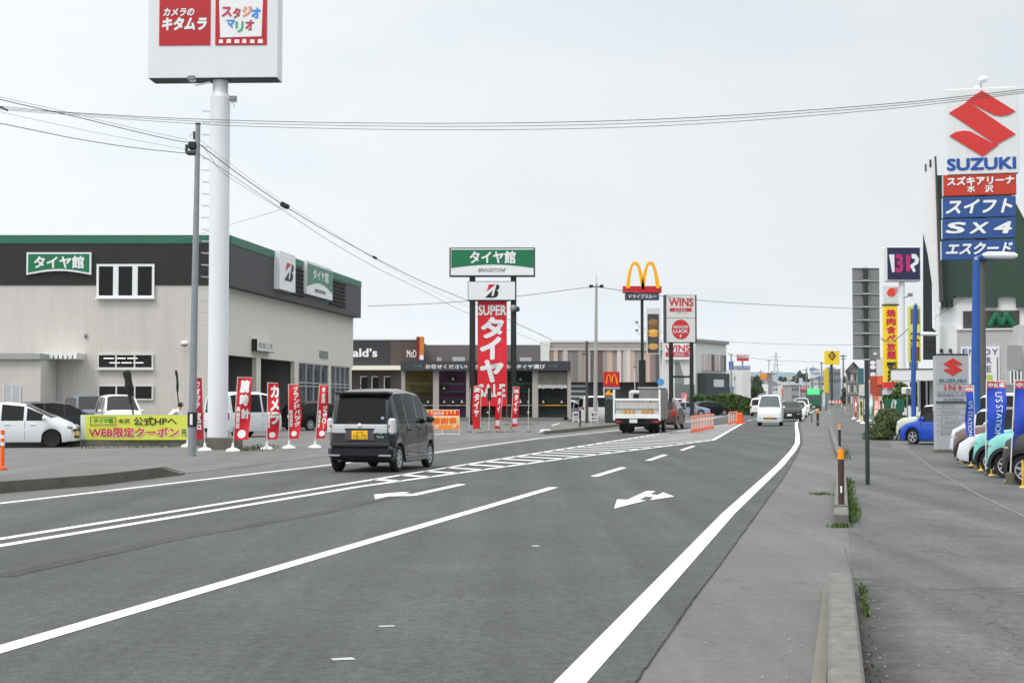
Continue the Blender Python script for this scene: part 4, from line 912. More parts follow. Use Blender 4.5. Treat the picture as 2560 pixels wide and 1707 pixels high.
# person bending behind the banner
def person(name, label, pos, rotz, shirt, pants, pose='bend'):
    root = thing(name, label, 'person', loc=pos, rotz=rotz)
    sk_ = M('skin', (196, 150, 122), .6); hair = M('black hair', (22, 20, 20), .7)
    # joints (x right, y forward, z up)
    if pose == 'bend': J = dict(pel=(0, 0, .78), sp=(0, .14, .98), ch=(0, .30, 1.12), nk=(0, .40, 1.2), hd=(0, .46, 1.3), ls=(-.19, .30, 1.12), rs=(.19, .30, 1.12), le=(-.26, .40, .88), re=(.26, .42, .88), lw=(-.2, .58, .74), rw=(.2, .6, .74), lh=(-.1, 0, .76), rh=(.1, 0, .76), lk=(-.13, .12, .42), rk=(.13, .1, .42), la=(-.14, -.04, .08), ra=(.14, -.08, .08), lt=(-.15, .12, .04), rt=(.15, .1, .04))
    else: J = dict(pel=(0, 0, .95), sp=(0, 0, 1.12), ch=(0, 0, 1.32), nk=(0, .01, 1.46), hd=(0, .03, 1.56), ls=(-.19, 0, 1.40), rs=(.19, 0, 1.40), le=(-.25, -.02, 1.12), re=(.25, .02, 1.12), lw=(-.26, .10, .88), rw=(.26, .1, .88), lh=(-.1, 0, .92), rh=(.1, 0, .92), lk=(-.11, .05, .5), rk=(.11, .0, .5), la=(-.12, -.02, .08), ra=(.12, -.12, .08), lt=(-.13, .13, .04), rt=(.13, .04, .04))
    Rr = dict(pel=.15, sp=.14, ch=.16, nk=.055, hd=.095, ls=.07, rs=.07, le=.042, re=.042, lw=.03, rw=.03, lh=.095, rh=.095, lk=.06, rk=.06, la=.04, ra=.04, lt=.035, rt=.035)
    E_ = [('pel', 'sp'), ('sp', 'ch'), ('ch', 'nk'), ('nk', 'hd'), ('ch', 'ls'), ('ls', 'le'), ('le', 'lw'), ('ch', 'rs'), ('rs', 're'), ('re', 'rw'), ('pel', 'lh'), ('lh', 'lk'), ('lk', 'la'), ('la', 'lt'), ('pel', 'rh'), ('rh', 'rk'), ('rk', 'ra'), ('ra', 'rt')]
    V = {k: Vector(v) for k, v in J.items()}; R2 = dict(Rr); E2 = list(E_)
    for sd_, so_ in (('l', -1), ('r', 1)):        # palm, four fingers and a thumb
        wv = V[sd_ + 'w']; dn = (wv - V[sd_ + 'e']).normalized(); ac = Vector((0, 1, 0)); ac = (ac - dn * ac.dot(dn)).normalized()
        V[sd_ + 'p'] = wv + dn * .07; R2[sd_ + 'p'] = .03; E2.append((sd_ + 'w', sd_ + 'p'))
        for k in range(4):
            b_ = wv + dn * .10 + ac * (.028 - k * .019); t_ = b_ + dn * (.07 - abs(k - 1.3) * .01) + Vector((-so_ * .015, 0, 0))
            V[f'{sd_}f{k}'] = b_; V[f'{sd_}g{k}'] = t_; R2[f'{sd_}f{k}'] = .010; R2[f'{sd_}g{k}'] = .008; E2 += [(sd_ + 'p', f'{sd_}f{k}'), (f'{sd_}f{k}', f'{sd_}g{k}')]
        V[sd_ + 't1'] = wv + dn * .05 + ac * .045; V[sd_ + 't2'] = wv + dn * .09 + ac * .055; R2[sd_ + 't1'] = .011; R2[sd_ + 't2'] = .009; E2 += [(sd_ + 'p', sd_ + 't1'), (sd_ + 't1', sd_ + 't2')]
    def skin(keys, edges, grow, mat, nm):
        idx = {k: i for i, k in enumerate(keys)}; me = bpy.data.meshes.new(nm); me.from_pydata([V[k] for k in keys], [(idx[a], idx[b]) for a, b in edges if a in idx and b in idx], [])
        o = bpy.data.objects.new(nm, me); COL.objects.link(o); md = o.modifiers.new('s', 'SKIN'); sub = o.modifiers.new('u', 'SUBSURF'); sub.levels = 1; sub.render_levels = 1
        for k, v in zip(keys, me.skin_vertices[0].data): v.radius = (R2[k] + grow,) * 2; v.use_root = (k == keys[0])
        me2 = bpy.data.meshes.new_from_object(o.evaluated_get(bpy.context.evaluated_depsgraph_get())); me2.materials.clear(); me2.materials.append(mat)
        for p in me2.polygons: p.use_smooth = True; p.material_index = 0
        o.modifiers.clear(); o.data = me2; o.parent = root; return o
    allk = ['pel'] + [k for k in V if k != 'pel']; bpy.context.view_layer.update()
    skin(allk, E2, 0, sk_, 'body')
    skin(['sp', 'pel', 'ch', 'ls', 'rs', 'le', 're'], E2, .018, shirt, 'shirt')
    skin(['pel', 'lh', 'lk', 'la', 'rh', 'rk', 'ra'], E2, .016, pants, 'trousers')
    h = MB(); hc = V['hd'] + Vector((0, -.02, .05)); h.ell(hc, .092, .11, .10, hair, 14, 10); h.build('hair', root, smooth=60)
    fc = V['hd'] + Vector((0, .09, .03))
    for sx_ in (-.035, .035): f = MB(); f.ell(fc + Vector((sx_, .005, .02)), .012, .008, .008, white, 8, 6); f.ell(fc + Vector((sx_, .012, .02)), .006, .004, .006, black, 8, 6); f.build('eye', root)
    f = MB(); f.ell(fc + Vector((0, .02, -.005)), .012, .018, .022, sk_, 8, 6); f.build('nose', root); f = MB(); f.ell(fc + Vector((0, .008, -.045)), .028, .006, .006, M('lips', (150, 80, 76), .6), 8, 6); f.build('mouth', root)
    for sx_ in (-.095, .095): f = MB(); f.ell(V['hd'] + Vector((sx_, .02, .03)), .012, .02, .03, sk_, 8, 6); f.build('ear', root)
    return root
person('person', 'person in a white shirt bending down behind the yellow-green banner', gp(423, 56), R(-60), M('white cotton', (226, 226, 230), .8), M('navy trousers', (40, 44, 60), .8))

# utility pole near left
UP_ = Fr(478, 39.7, 0); up_ = thing('utility_pole', 'slim grey steel utility pole with black boxes in front of the white column', 'utility pole', UP_)
a = UP_.uv(479, 1142); b = UP_.uv(495, 312); m = MB(); m.tube((a[0], 0, -.05), (b[0], 0, b[1]), .115, galv, .065, 14); m.build('pole', up_, smooth=40)
m = MB(); m.tube((b[0], 0, b[1]), (b[0], 0, b[1] + .04), .075, black, n=12); m.build('pole_cap', up_)
x, z = UP_.uv(487, 363); m = MB(); m.rbox(x - .17, x + .06, -.12, .12, z - .13, z + .09, .04, black); m.build('junction_box', up_)
x, z = UP_.uv(475, 380); m = MB(); m.rbox(x - .10, x + .18, -.1, .1, z - .09, z + .03, .04, M('dull green box', (62, 74, 62), .7)); m.rbox(x - .13, x - .06, -.04, .04, z - .04, z + .2, .01, darkg); m.build('cable_bracket', up_)
x, z = UP_.uv(492, 338); m = MB(); m.rbox(x - .10, x - .05, -.04, .04, z - .12, z + .1, .01, darkg); m.path([(x - .05, 0, z + .1), (x - .2, 0, z - .02), (x - .12, 0, z - .12)], .006, black); m.build('cable_clamp', up_)
x, z0 = UP_.uv(481, 1066); _, z1 = UP_.uv(481, 1030); m = MB()
m.tube((x, 0, z0), (x, 0, z1), .135, black, n=14); m.build('reflector_band', up_); m = MB(); m.box(x - .04, x + .03, -.142, -.13, z0 + .05, z1 - .05, white); m.build('reflector_stripe', up_)
m = MB()
for k in range(9): zz_ = 2.6 + k * .65; m.tube((a[0] + (b[0] - a[0]) * zz_ / 9 - .1, 0, zz_), (a[0] + (b[0] - a[0]) * zz_ / 9 + .1, 0, zz_), .008, galv, n=5)
m.build('step_bolts', up_)
# big white column sign
KF = Fr(374, 45, -2); kp = thing('pylon_sign', 'tall white column carrying the big white shop sign cut by the top of the picture', 'sign', KF)
cx, z1 = KF.uv(543, 232); _, ztp = KF.uv(543, 196); rr_ = 25 * 45 / F0; x0, x1, zb2, zt2 = KF.rc(374, -230, 693, 193)
yc = .42
m = MB(); m.tube((cx, yc, .35), (cx, yc, z1 - .08), rr_ * 1.02, M('column white', (226, 228, 232), .5, var=.04, vs=1.5, stretch=(1, 1, .15)), rr_ * .99, 28); m.tube((cx, yc, z1 - .08), (cx, yc, z1 + .08), rr_ * .99, MATS['column white'], rr_ * .78, 28); m.tube((cx, yc, z1 + .08), (cx, yc, ztp + .3), rr_ * .78, MATS['column white'], n=28)
m.build('column', kp, smooth=40)
m = MB(); m.rbox(cx - .43, cx + .62, -.1, 1.2, -.05, .38, .03, conc2); m.build('plinth', kp)
m = MB(); m.box(x0, x1, 0, .80, zb2 + .0, zt2, M('sign casing white', (222, 224, 226), .5, var=.03)); m.box(x0 + .03, x1 - .03, .03, .77, zb2 - .015, zb2 - .002, darkg); m.build('sign_box', kp)
m = MB(); a = KF.rc(400, -85, 526, 114); m.box(a[0], a[1], -.02, -.003, a[2], a[3], M('crimson panel', (180, 26, 34), .5, var=.06))
a = KF.rc(410, 22, 486, 41); m.text('カメラの', *a, -.03, white, off=.04, shear=.2); a = KF.rc(407, 45, 517, 76); m.text('キタムラ', *a, -.03, white, off=.055, shear=.15); m.build('red_panel', kp)
m = MB(); a = KF.rc(540, -85, 667, 113); m.box(a[0], a[1], -.02, -.003, a[2], a[3], MATS['crimson panel'])
q = pxz([(551, 95), (546, -75), (661, -75), (654, 92)], KF); m.prism(q[::-1], -.03, -.021, white)
for k in range(6): a = KF.rc(547 + k * 19.5, 100 - (k % 2), 558 + k * 19.5 + (k % 3), 109); m.prism([(a[0], a[2]), (a[1], a[2]), (a[1] - .01, a[3]), (a[0] + .02, a[3])], -.03, -.021, white)
cols = [(198, 50, 90), (186, 50, 60), (232, 140, 90), (60, 140, 220)]
for ch, px, c in (('ス', (555, 19, 580, 43), (196, 60, 100)), ('タ', (583, 21, 602, 47), (186, 60, 66)), ('ジ', (607, 17, 630, 43), (230, 146, 104)), ('オ', (629, 21, 652, 47), (60, 140, 222)), ('マ', (567, 51, 588, 71), (70, 140, 222)), ('リ', (590, 55, 609, 82), (70, 170, 120)), ('オ', (614, 51, 635, 77), (186, 56, 80))):
    a = KF.rc(*px); m.text(ch, *a, -.04, M('letter %d %d' % (c[0], c[1]), c, .5), off=.045)
m.build('picture_panel', kp)
def spot(F, par, pts, head, name='flood_lamp'):
    m = MB(); P = [(*F.uv(x, y),) for x, y in pts]; m.path([(p[0], -.1 - .25 * i, p[1]) for i, p in enumerate(P)], .022, paleg)
    x, z = F.uv(*head); yy = -.1 - .25 * len(P); m.rbox(x - .10, x + .10, yy - .1, yy + .08, z - .05, z + .07, .03, white); m.rbox(x - .12, x + .12, yy - .13, yy - .06, z - .02, z + .13, .02, midg); m.build(name, par)
spot(KF, kp, [(528, 208), (495, 220)], (493, 212)); spot(KF, kp, [(568, 238), (592, 272)], (595, 262))
m = MB()
for k in range(27):
    zz_ = .9 + k * .37
    if zz_ > z1 - .2: break
    m.path([(cx - rr_ + .02, yc, zz_), (cx - rr_ - .20, yc - .02, zz_ + .01), (cx - rr_ - .20, yc - .22, zz_ + .01), (cx - rr_ * .9, yc - .2, zz_)], .009, paleg, 5)
m.build('ladder_rungs', kp)

# nobori flags
m_base = M('flag base white', (226, 226, 224), .5)
def nobori(px, py, hpx, wpx, Y, label, cloth, bands, tilt=0, group=None, flip=1, basemat=m_base, amp=.05, hgap=.16, ph=0, topx=None, btype='dome', phx=None, bulge=0):
    """px,py = foot pixel; hpx = total height px; bands = list of (fraction from top a, b, text, x0frac, x1frac, mat) ; cloth list of (frac0, frac1, mat)"""
    F = Fr(px, Y, 0); k = Y / F0; H = hpx * k; w = wpx * k; t = thing('nobori_flag', label, 'flag', F, group=group)
    tx_ = ((topx if topx is not None else px) - px) * k
    m = MB(); m.tube((0, 0, .12), (tx_, 0, H), .012, offw, n=7); m.tube((tx_, 0, H - .02), (tx_ + flip * w, -.01, H - .03), .008, offw, n=6); m.build('pole', t)
    m = MB()
    if btype == 'dome': m.lathe((0, 0, 0), [(.20, 0), (.215, .035), (.19, .08), (.09, .12), (.045, .135), (.03, .26), (.01, .27)], basemat, 20)
    elif btype == 'thin': m.lathe((0, 0, 0), [(.05, 0), (.045, .06), (.015, .10)], basemat, 10)
    else: m.lathe((0, 0, 0), [(.085, 0), (.085, .20), (.03, .22)], basemat, 12)
    m.build('base', t, smooth=40)
    z0c = H * hgap; z1c = H - .03
    def fn(x, z):
        f = (z1c - z) / (z1c - z0c); lx = tx_ * z / H
        return (lx + flip * (x * (1 + bulge * math.sin(math.pi * f)) + .012) , amp * math.sin(x * 6 + f * 7 + ph) * (.5 + x / w) - .01, z)
    m = MB(); nz = 18; nx_ = 5
    for i in range(nz):
        za, zb3 = z0c + (z1c - z0c) * i / nz, z0c + (z1c - z0c) * (i + 1) / nz; fm = 1 - (i + .5) / nz
        mt = [c for a, b, c in cloth if a <= fm <= b][0]
        for j in range(nx_):
            xa, xb = w * j / nx_, w * (j + 1) / nx_
            m.add([fn(xa, za), fn(xb, za), fn(xb, zb3), fn(xa, zb3)], [(0, 1, 2, 3)], mt)
    def ft(x, z): # text stays readable when the cloth hangs left of its pole
        p = fn((w - x) if flip < 0 else x, z); return (p[0], p[1] - .012, p[2])
    for a, b, st, xa, xb, mt in bands:
        zt3 = z1c - (z1c - z0c) * a; zb4 = z1c - (z1c - z0c) * b
        if st.startswith('>'): # lettering turned a quarter, reading downwards
            vs, fs, tw, th = glyphs(st[1:], .03); q = [ft(w * (xa + (xb - xa) * (v)), zt3 - (zt3 - zb4) * u) for u, v in vs]; m.add(q, fs, mt)
        elif st == '@':
            cx_, cz, r_ = w * (xa + xb) / 2, (zt3 + zb4) / 2, w * (xb - xa) / 2
            m.add([ft(cx_ + r_ * math.cos(i * .52), cz + r_ * math.sin(i * .52)) for i in range(12)], [tuple(range(12))], mt)
        elif len(st) > 1: m.vtext(st, w * xa, w * xb, zb4, zt3, 0, mt, off=.05, fn=ft)
        else: m.text(st, w * xa, w * xb, zb4, zt3, 0, mt, off=.06, fn=ft)
    m.build('cloth', t, smooth=60); return t
crim = M('flag crimson', (168, 24, 48), .7); GR = 'red advertising flags along the forecourt edge'
R1 = [(0, 1, red2)]; WH = white
nobori(583, 1141, 188, 36, 43, 'red flag with large white characters, first one right of the white column', R1, [(.04, .24, '腕', .2, .85, WH), (.27, .45, '時', .25, .85, WH), (.5, .66, '計', .4, .95, WH), (.46, .82, '高価買取', .05, .32, WH), (.84, .97, '@', .2, .8, WH)], topx=594, group=GR, ph=1)
nobori(668, 1131, 170, 25, 44.5, 'red flag reading large katakana in white, second from the white column', R1, [(.03, .74, 'カメラ', .25, .98, WH), (.5, .8, '高価買取', .02, .24, WH), (.86, .98, '@', .15, .75, WH)], topx=669, group=GR, bulge=.2)
nobori(723, 1127, 163, 24, 45.5, 'red flag with a narrow slanted white katakana column, third from the white column', R1, [(.03, .78, 'ブランドバッグ', .45, .9, WH), (.46, .78, '高価買取', .05, .3, WH), (.84, .97, '@', .2, .75, WH)], topx=721, group=GR, bulge=.28, ph=2)
nobori(788, 1127, 160, 22, 46, 'red flag nearest the charcoal minivan with two thin columns of white characters', R1, [(.03, .34, '貴金属', .28, .68, WH), (.38, .82, 'ジュエリー', .5, .9, WH), (.46, .8, '高価買取', .05, .3, WH), (.84, .97, '@', .3, .95, WH)], topx=799, group=GR, ph=3, flip=1, bulge=.1)
nobori(513, 1140, 186, 20, 43.5, 'narrow crimson flag squeezed between the grey pole and the white column', [(0, 1, crim)], [(.05, .5, 'ウォッチ', .3, .75, M('flag pink white', (226, 200, 206), .7)), (.55, .85, '宝石', .15, .8, WH)], topx=505, group=GR, bulge=.2, flip=-1)
nobori(470, 1110, 60, 16, 47, 'low crimson flag end showing left of the grey pole under the banner', [(0, 1, crim)], [(.2, .6, '金', .2, .8, WH)], group=GR)
# pylon sign of tyre shop
PF = Fr(1230, 92, -1); pt = thing('pylon_sign', 'green and white lettered sign on two black posts with a long red sale drape', 'sign', PF)
m = MB()
for a, b in ((1174, 1188), (1277, 1291)): x0, x1, z0, z1 = PF.rc(a, 692, b, 1062); m.build if 0 else None; mm = MB(); mm.rbox(x0, x1, -.17, .17, -.05, z1 + 1.4, .06, black); mm.build('post', pt, smooth=40)
m = MB(); a = PF.rc(1124, 620, 1338, 692); m.rbox(a[0], a[1], -.30, .30, a[2], a[3], .03, M('sign frame brown grey', (84, 76, 76), .5)); m.box(a[0] + .1, a[1] - .1, -.315, -.305, a[2] + .08, a[3] - .08, white)
b = PF.rc(1129, 625, 1334, 671); m.prism(arc_panel(b[0], b[1], b[2], b[3] - .02, b[2] + .22)[::-1], -.33, -.318, green); c = PF.rc(1175, 629, 1289, 660); m.text('タイヤ館', *c, -.345, white, off=.035)
c = PF.rc(1197, 672, 1264, 681); m.text('BRIDGESTONE', *c, -.33, black, off=.02, shear=.35); m.build('sign_box', pt)
m = MB(); a = PF.rc(1170, 704, 1291, 752); m.rbox(a[0], a[1], -.28, .28, a[2], a[3], .02, black); m.box(a[0] + .04, a[1] - .08, -.30, -.285, a[2] + .05, a[3] - .04, white); c = PF.rc(1213, 712, 1249, 745); bmark(m, *c, -.315); m.build('mark_box', pt)
# sale drape
dp = thing('sale_drape', 'long red vertical cloth with big white sale lettering between the two black posts', 'banner', PF)
m = MB(); x0, x1, z0, z1 = PF.rc(1194, 753, 1267, 1015); nz = 16
dfn = lambda x, z: (x, .02 + .05 * math.sin(z * 1.3) + .03 * math.sin(x * 5 + z), z)
for i in range(nz):
    za, zb3 = z0 + (z1 - z0) * i / nz, z0 + (z1 - z0) * (i + 1) / nz
    for j in range(4): xa, xb = x0 + (x1 - x0) * j / 4, x0 + (x1 - x0) * (j + 1) / 4; m.add([dfn(xa, za), dfn(xb, za), dfn(xb, zb3), dfn(xa, zb3)], [(0, 1, 2, 3)], M('drape red', (222, 26, 44), .6))
df2 = lambda x, z: tuple(Vector(dfn(x, z)) - Vector((0, .03, 0)))
for st, px in (('SUPER', (1196, 763, 1266, 788)), ('タ', (1203, 793, 1259, 845)), ('イ', (1201, 842, 1252, 898)), ('ヤ', (1201, 900, 1258, 955)), ('SALE', (1196, 960, 1263, 992))):
    a = PF.rc(*px); m.text(st, *a, 0, white, off=.05, fn=df2)
m.build('cloth', dp)
m = MB(); m.tube((x0 - .1, 0, z1), (x1 + .1, 0, z1), .03, galv, n=8); m.build('top_rod', dp)
sl = thing('flood_light', 'grey round flood lamp cluster on the right black post under the sign', 'lamp', PF)
x, z = PF.uv(1284, 773); m = MB(); m.ell((x - .02, -.25, z + .05), .20, .2, .22, galv, 12, 8); m.ell((x + .25, -.2, z), .15, .15, .18, darkg, 10, 8); m.tube((x + .05, 0, z - .35), (x + .05, -.2, z), .04, darkg, n=6); m.build('lamp_head', sl, smooth=50)
# a-frame board
AF = Fr(1110, 64.5, 0); ab = thing('a_frame_board', 'orange and red festival sign board on a white frame right of the charcoal minivan', 'sign board', AF)
x0, x1, z0, z1 = AF.rc(1064, 1026, 1148, 1073); m = MB(); n = 10
m.box(x0, x1, -.02, 0, z0, z0 + (z1 - z0) * .25, M('board orange', (252, 140, 40), .5)); m.box(x0, x1, -.02, 0, z0 + (z1 - z0) * .25 + .001, z0 + (z1 - z0) * .72, M('board peach', (250, 200, 130), .5)); m.box(x0, x1, -.02, 0, z0 + (z1 - z0) * .72 + .001, z1, M('board red', (226, 52, 50), .5))
for s_, mt in (('2025', white),): a = AF.rc(1082, 1030, 1109, 1037); m.text(s_, *a, -.03, mt, off=.03)
a = AF.rc(1080, 1043, 1143, 1060); m.box(*a[:2], -.026, -.021, a[2] - .04, a[3] + .04, M('board cream', (250, 226, 170), .5)); m.text('感謝祭', *a, -.035, M('board ink', (236, 110, 30), .5), off=.05)
for xx in (1092, 1136): c = AF.uv(xx, 1067); m.ell((c[0], -.03, c[1]), .07, .01, .07, white, 12, 6); m.text('○' if 0 else '●', c[0] - .03, c[0] + .03, c[1] - .03, c[1] + .03, -.045, redm, off=0)
for k in range(8): xx = x0 + .1 + k * .17; m.ell((xx, -.021, z1 - .05 - .03 * (k % 3)), .05, .006, .09, yellow, 8, 6)
m.build('panel', ab)
m = MB()
for xx in (x0, x1, (x0 + x1) / 2): m.tube((xx, 0, .02), (xx, 0, z0 if xx not in (x0, x1) else z1 + .02), .014, white, n=6); m.tube((xx, .5, .02), (xx, .05, z1), .012, white, n=6)
m.tube((x0, 0, .03), (x1, 0, .03), .014, white, n=6); m.tube((x0, 0, z1 + .02), (x1, 0, z1 + .02), .014, white, n=6); m.build('frame', ab)
# small flags near the pylon
GS = 'small red flags at the foot of the two black posts'; pinky = M('flag salmon', (232, 84, 80), .7)
BK = M('grey flag base', (120, 120, 116), .8)
nobori(1201, 1084, 118, 18, 69, 'red flag overlapping the left black post, bulging to the left of its pole', [(0, .1, pinky), (.1, 1, red2)], [(.04, .14, '夏', .1, .9, WH), (.17, .72, 'タイヤ', .2, .8, WH)], topx=1203, flip=-1, group=GS, basemat=BK, bulge=.15, hgap=.08)
nobori(1250, 1080, 110, 14, 70, 'red flag on the left of its pole in front of the sale drape lettering', [(0, 1, red2)], [(.08, .16, '夏', .1, .9, WH), (.22, .6, 'タイ', .3, .8, WH), (.78, .93, '館', .1, .9, WH)], topx=1257, flip=-1, group=GS, basemat=BK, hgap=.08)
nobori(1277, 1080, 114, 16, 70.5, 'red flag hanging to the right of its pole beside the right black post', [(0, 1, red2)], [(.06, .15, '夏', .1, .9, WH), (.18, .68, 'タイヤ', .25, .8, WH), (.78, .93, '館', .1, .9, WH)], topx=1283, group=GS, basemat=BK, hgap=.12)
for px, lb in ((1222, 'bare black-topped flag pole in front of the sale drape'), (1320, 'bare thin white flag pole right of the small red flags'), (1173, 'thin bare yellowish flag pole left of the black posts')):
    F = Fr(px, 69, 0); t = thing('flag_pole', lb, 'pole', F); m = MB(); m.tube((0, 0, 0), (.05, 0, 2.1), .012, offw, n=6); m.lathe((0, 0, 0), [(.14, 0), (.12, .1), (.03, .12)], BK, 12); m.build('pole', t)
    if px == 1222: m = MB(); m.rbox(-.06, .12, -.05, .05, 1.5, 2.12, .02, M('furled black cloth', (40, 42, 40), .9)); m.build('furled_cloth', t)

# showroom extension
EX = Fr(1213, 110, 0, .0); ex_ = thing('showroom_building', 'low glass tyre showroom under a dark fascia with white lettering', 'building', EX)
x0, x1, z0, z1 = EX.rc(1003, 903, 1426, 927); zg = EX.uv(1100, 1043)[1]; fas = M('dark slate fascia', (58, 62, 66), .6, var=.05)
m = MB(); m.box(x0, x1, -.6, 8, z0, z1, fas)
for st, px in (('お任せください! 安全安心のためのタイヤ選び', (1065, 911, 1362, 922)),): a = EX.rc(*px); m.text(st, *a, -.62, white, off=.03)
for px in ((1036, 911, 1056, 920), (1372, 911, 1392, 920)): a = EX.rc(*px); m.text('タイヤ館', *a, -.62, M('faint teal letters', (96, 130, 130), .6), off=.02)
m.build('fascia', ex_)
m = MB(); m.box(x0 + .4, x1 - .5, -.2, 7, -.05, zg, M('pale plinth', (126, 126, 122), .9)); m.build('plinth', ex_)
inn = M('showroom olive', (104, 90, 44), .9, var=.35, vs=1.2); inp = M('showroom purple', (98, 54, 94), .9, var=.3, vs=1.2); ing = M('showroom dark', (52, 56, 58), .9, var=.4, vs=1.5); inw = M('showroom white', (128, 128, 122), .9, var=.25, vs=2)
bays = [(1008, 1085, inn), (1095, 1169, inp), (1172, 1266, M('showroom red', (96, 30, 24), .9, var=.3, vs=1)), (1268, 1334, ing), (1343, 1420, ing)]
for a_, b_, mt in bays:
    a = EX.rc(a_, 928, b_, 1041); m = MB(); m.box(a[0], a[1], .9, 1.0, zg, z0, mt)
    rr_ = random.Random(a_)
    for row, zr in enumerate((1038, 1012, 978, 955)):
        zq = EX.uv(1100, zr)[1]; m.box(a[0], a[1], .45, .85, zq - .06, zq, [darkg, yellow if a_ == 1343 and row == 1 else offw, M('shelf green', (40, 84, 60), .7), midg][row]) if row < 3 else None
        for k in range(3):
            if rr_.random() < .42 or row == 3 and k != 1: continue
            xx = a[0] + (a[1] - a[0]) * (.2 + .3 * k); m.lathe((xx, .5, zq + .30), [(.18, -.1), (.3, -.1), (.3, .1), (.18, .1)], rubber, 14, 'y'); s9 = rr_.uniform(.6, 1.1); m.prism([(xx - .1 * s9, zq + .16), (xx + .1 * s9, zq + .16), (xx + .05, zq + .28), (xx, zq + .40 * s9), (xx - .05, zq + .28)][::-1], .3, .34, offw)
    m.build('display', ex_)
    g_ = MB(); g_.box(a[0], a[1], .05, .06, zg, z0, M('clear shop glass', (60, 64, 62), .05)) if 0 else None
    nm = MB(); s_ = EX.rc(a_ + 10, 956, b_ - 8, 962); nm.text('タイヤ館のおすすめ', *s_, .40, M('faint green letters', (90, 130, 100), .7), off=.02); nm.build('shelf_lettering', ex_)
m = MB()
for px in (1008, 1090, 1170, 1338, 1423): x = EX.uv(px, 1000)[0]; wv = .14 if px not in (1090, 1338) else .22; m = MB(); m.box(x - wv, x + wv, -.1, .15, zg - .02, z0, M('pale column', (176, 170, 164), .7)); m.build('column', ex_)
m = MB(); a = EX.rc(1345, 962, 1417, 970); m.box(a[0], a[1], -.06, -.02, a[2], a[3], offw); a2 = EX.rc(1350, 963, 1412, 969); m.text('プレミアムタイヤ', *a2, -.07, midg, off=0); a = EX.rc(1345, 930, 1418, 961); m.box(a[0], a[1], .0, .04, a[2], a[3], inw); m.build('shop_board', ex_)
# burger restaurant
MF = Fr(960, 138, 0); mc = thing('restaurant_building', 'dark brown burger restaurant with white lettering behind the tyre shop', 'building', MF)
mcb = M('restaurant black', (48, 48, 52), .6, var=.08); mcw = M('restaurant brown', (84, 72, 66), .7, var=.12, vs=3); mcg = M('restaurant taupe', (104, 98, 96), .7, var=.06)
a = MF.rc(700, 850, 976, 914); m = MB(); m.box(a[0], a[1], 0, 9, a[2], a[3], mcb); m.box(a[0], a[1] + 2.6, -.02, 9.05, a[3] + .002, a[3] + .12, offw); m.build('black_fascia', mc)
a = MF.rc(976, 852, 1052, 914); m = MB(); m.box(a[0] + .01, a[1], .02, 9, 0, a[3], mcw); b = MF.rc(700, 922, 976, 1040); m.box(b[0], b[1], .5, 9, 0, b[3], mcw); m.build('wall', mc)
a = MF.rc(700, 914, 1003, 925); m = MB(); m.box(a[0], a[1], -1.0, 0.5, a[2], a[3] - .01, M('cream canopy', (236, 234, 214), .5)); m.build('canopy', mc)
m = MB(); a = MF.rc(778, 871, 943, 892); m.text('McDonald’s', *a, -.04, white, off=.05); m.build('lettering', mc); m = MB(); a = MF.rc(1017, 875, 1041, 893); m.text('McD', *a, .0, white, off=.05); m.build('lettering', mc)
m = MB(); a = MF.rc(1043, 843, 1051, 902); m.box(a[0], a[1], -1.2, -.2, a[2], a[3], M('fin maroon', (110, 24, 30), .5)); a = MF.rc(1051, 843, 1061, 888); m.box(a[0], a[1], -1.2, -.2, a[2], a[3], M('fin orange', (214, 120, 30), .5)); a = MF.rc(1051, 888.5, 1060, 900); m.box(a[0], a[1], -1.2, -.2, a[2], a[3], white); m.build('sign_fin', mc)
a = MF.rc(1052, 859, 1353, 1040); m = MB(); m.box(a[0], a[1], 3, 12, 0, a[3], mcg)
for px in ((1088, 891, 1100, 905), (1128, 890, 1160, 905), (1300, 891, 1330, 905)): b = MF.rc(*px); m.box(b[0], b[1], 2.95, 3, b[2], b[3], paleg)
m.build('rear_wing', mc)
for k, px in enumerate((902, 930, 961)): a = MF.rc(px, 942, px + 14, 968); m = MB(); m.box(a[0], a[1], .40, .48, a[2] - .5, a[3], glass); m.box(a[0] - .08, a[0], .38, .5, a[2] - .5, a[3] + .08, white); m.box(a[0], a[1], .38, .5, a[3], a[3] + .08, white); m.build('window', mc)
# WINS building
WF = Fr(1500, 195, 0); wb_ = thing('pachinko_hall', 'wide hall with vertical striped facade and grey top band behind the truck', 'building', WF)
gb = M('hall grey band', (150, 144, 140), .7, var=.05)
a = WF.rc(1373, 856, 1660, 874); m = MB(); m.box(a[0], a[1], 0, 20, a[2], a[3], gb); m.box(a[0] - 1, a[1] + 1, -.1, 20, a[3] + .01, a[3] + .3, offw); m.build('top_band', wb_)
m = MB(); q = pxz([(1350, 902), (1350, 854), (1376, 855), (1371, 902)], WF); m.prism(q[::-1], -.3, 2, offw); m.build('white_pier', wb_)
x0, x1, z0, z1 = WF.rc(1373, 875, 1656, 955); rr_ = random.Random(11); x = x0; m = MB()
sc_ = [M('stripe %d' % i, c, .7) for i, c in enumerate([(190, 180, 176), (150, 144, 142), (120, 116, 114), (200, 174, 158), (104, 92, 86), (176, 170, 170), (210, 200, 194), (140, 128, 120), (92, 88, 90)])]
while x < x1:
    w_ = rr_.uniform(.25, .95); m.box(x, min(x + w_, x1), -rr_.uniform(.05, .35), .3, z0, z1, rr_.choice(sc_)); x += w_
m.build('striped_facade', wb_)
m = MB(); m.box(x0, x1, -.4, -.05, z1 + .001, z1 + .12, offw); m.box(x0, x1 + 2, .8, 3, 0, z0, M('hall dark base', (52, 46, 44), .8, var=.2)); a = WF.rc(1425, 958, 1470, 1010)
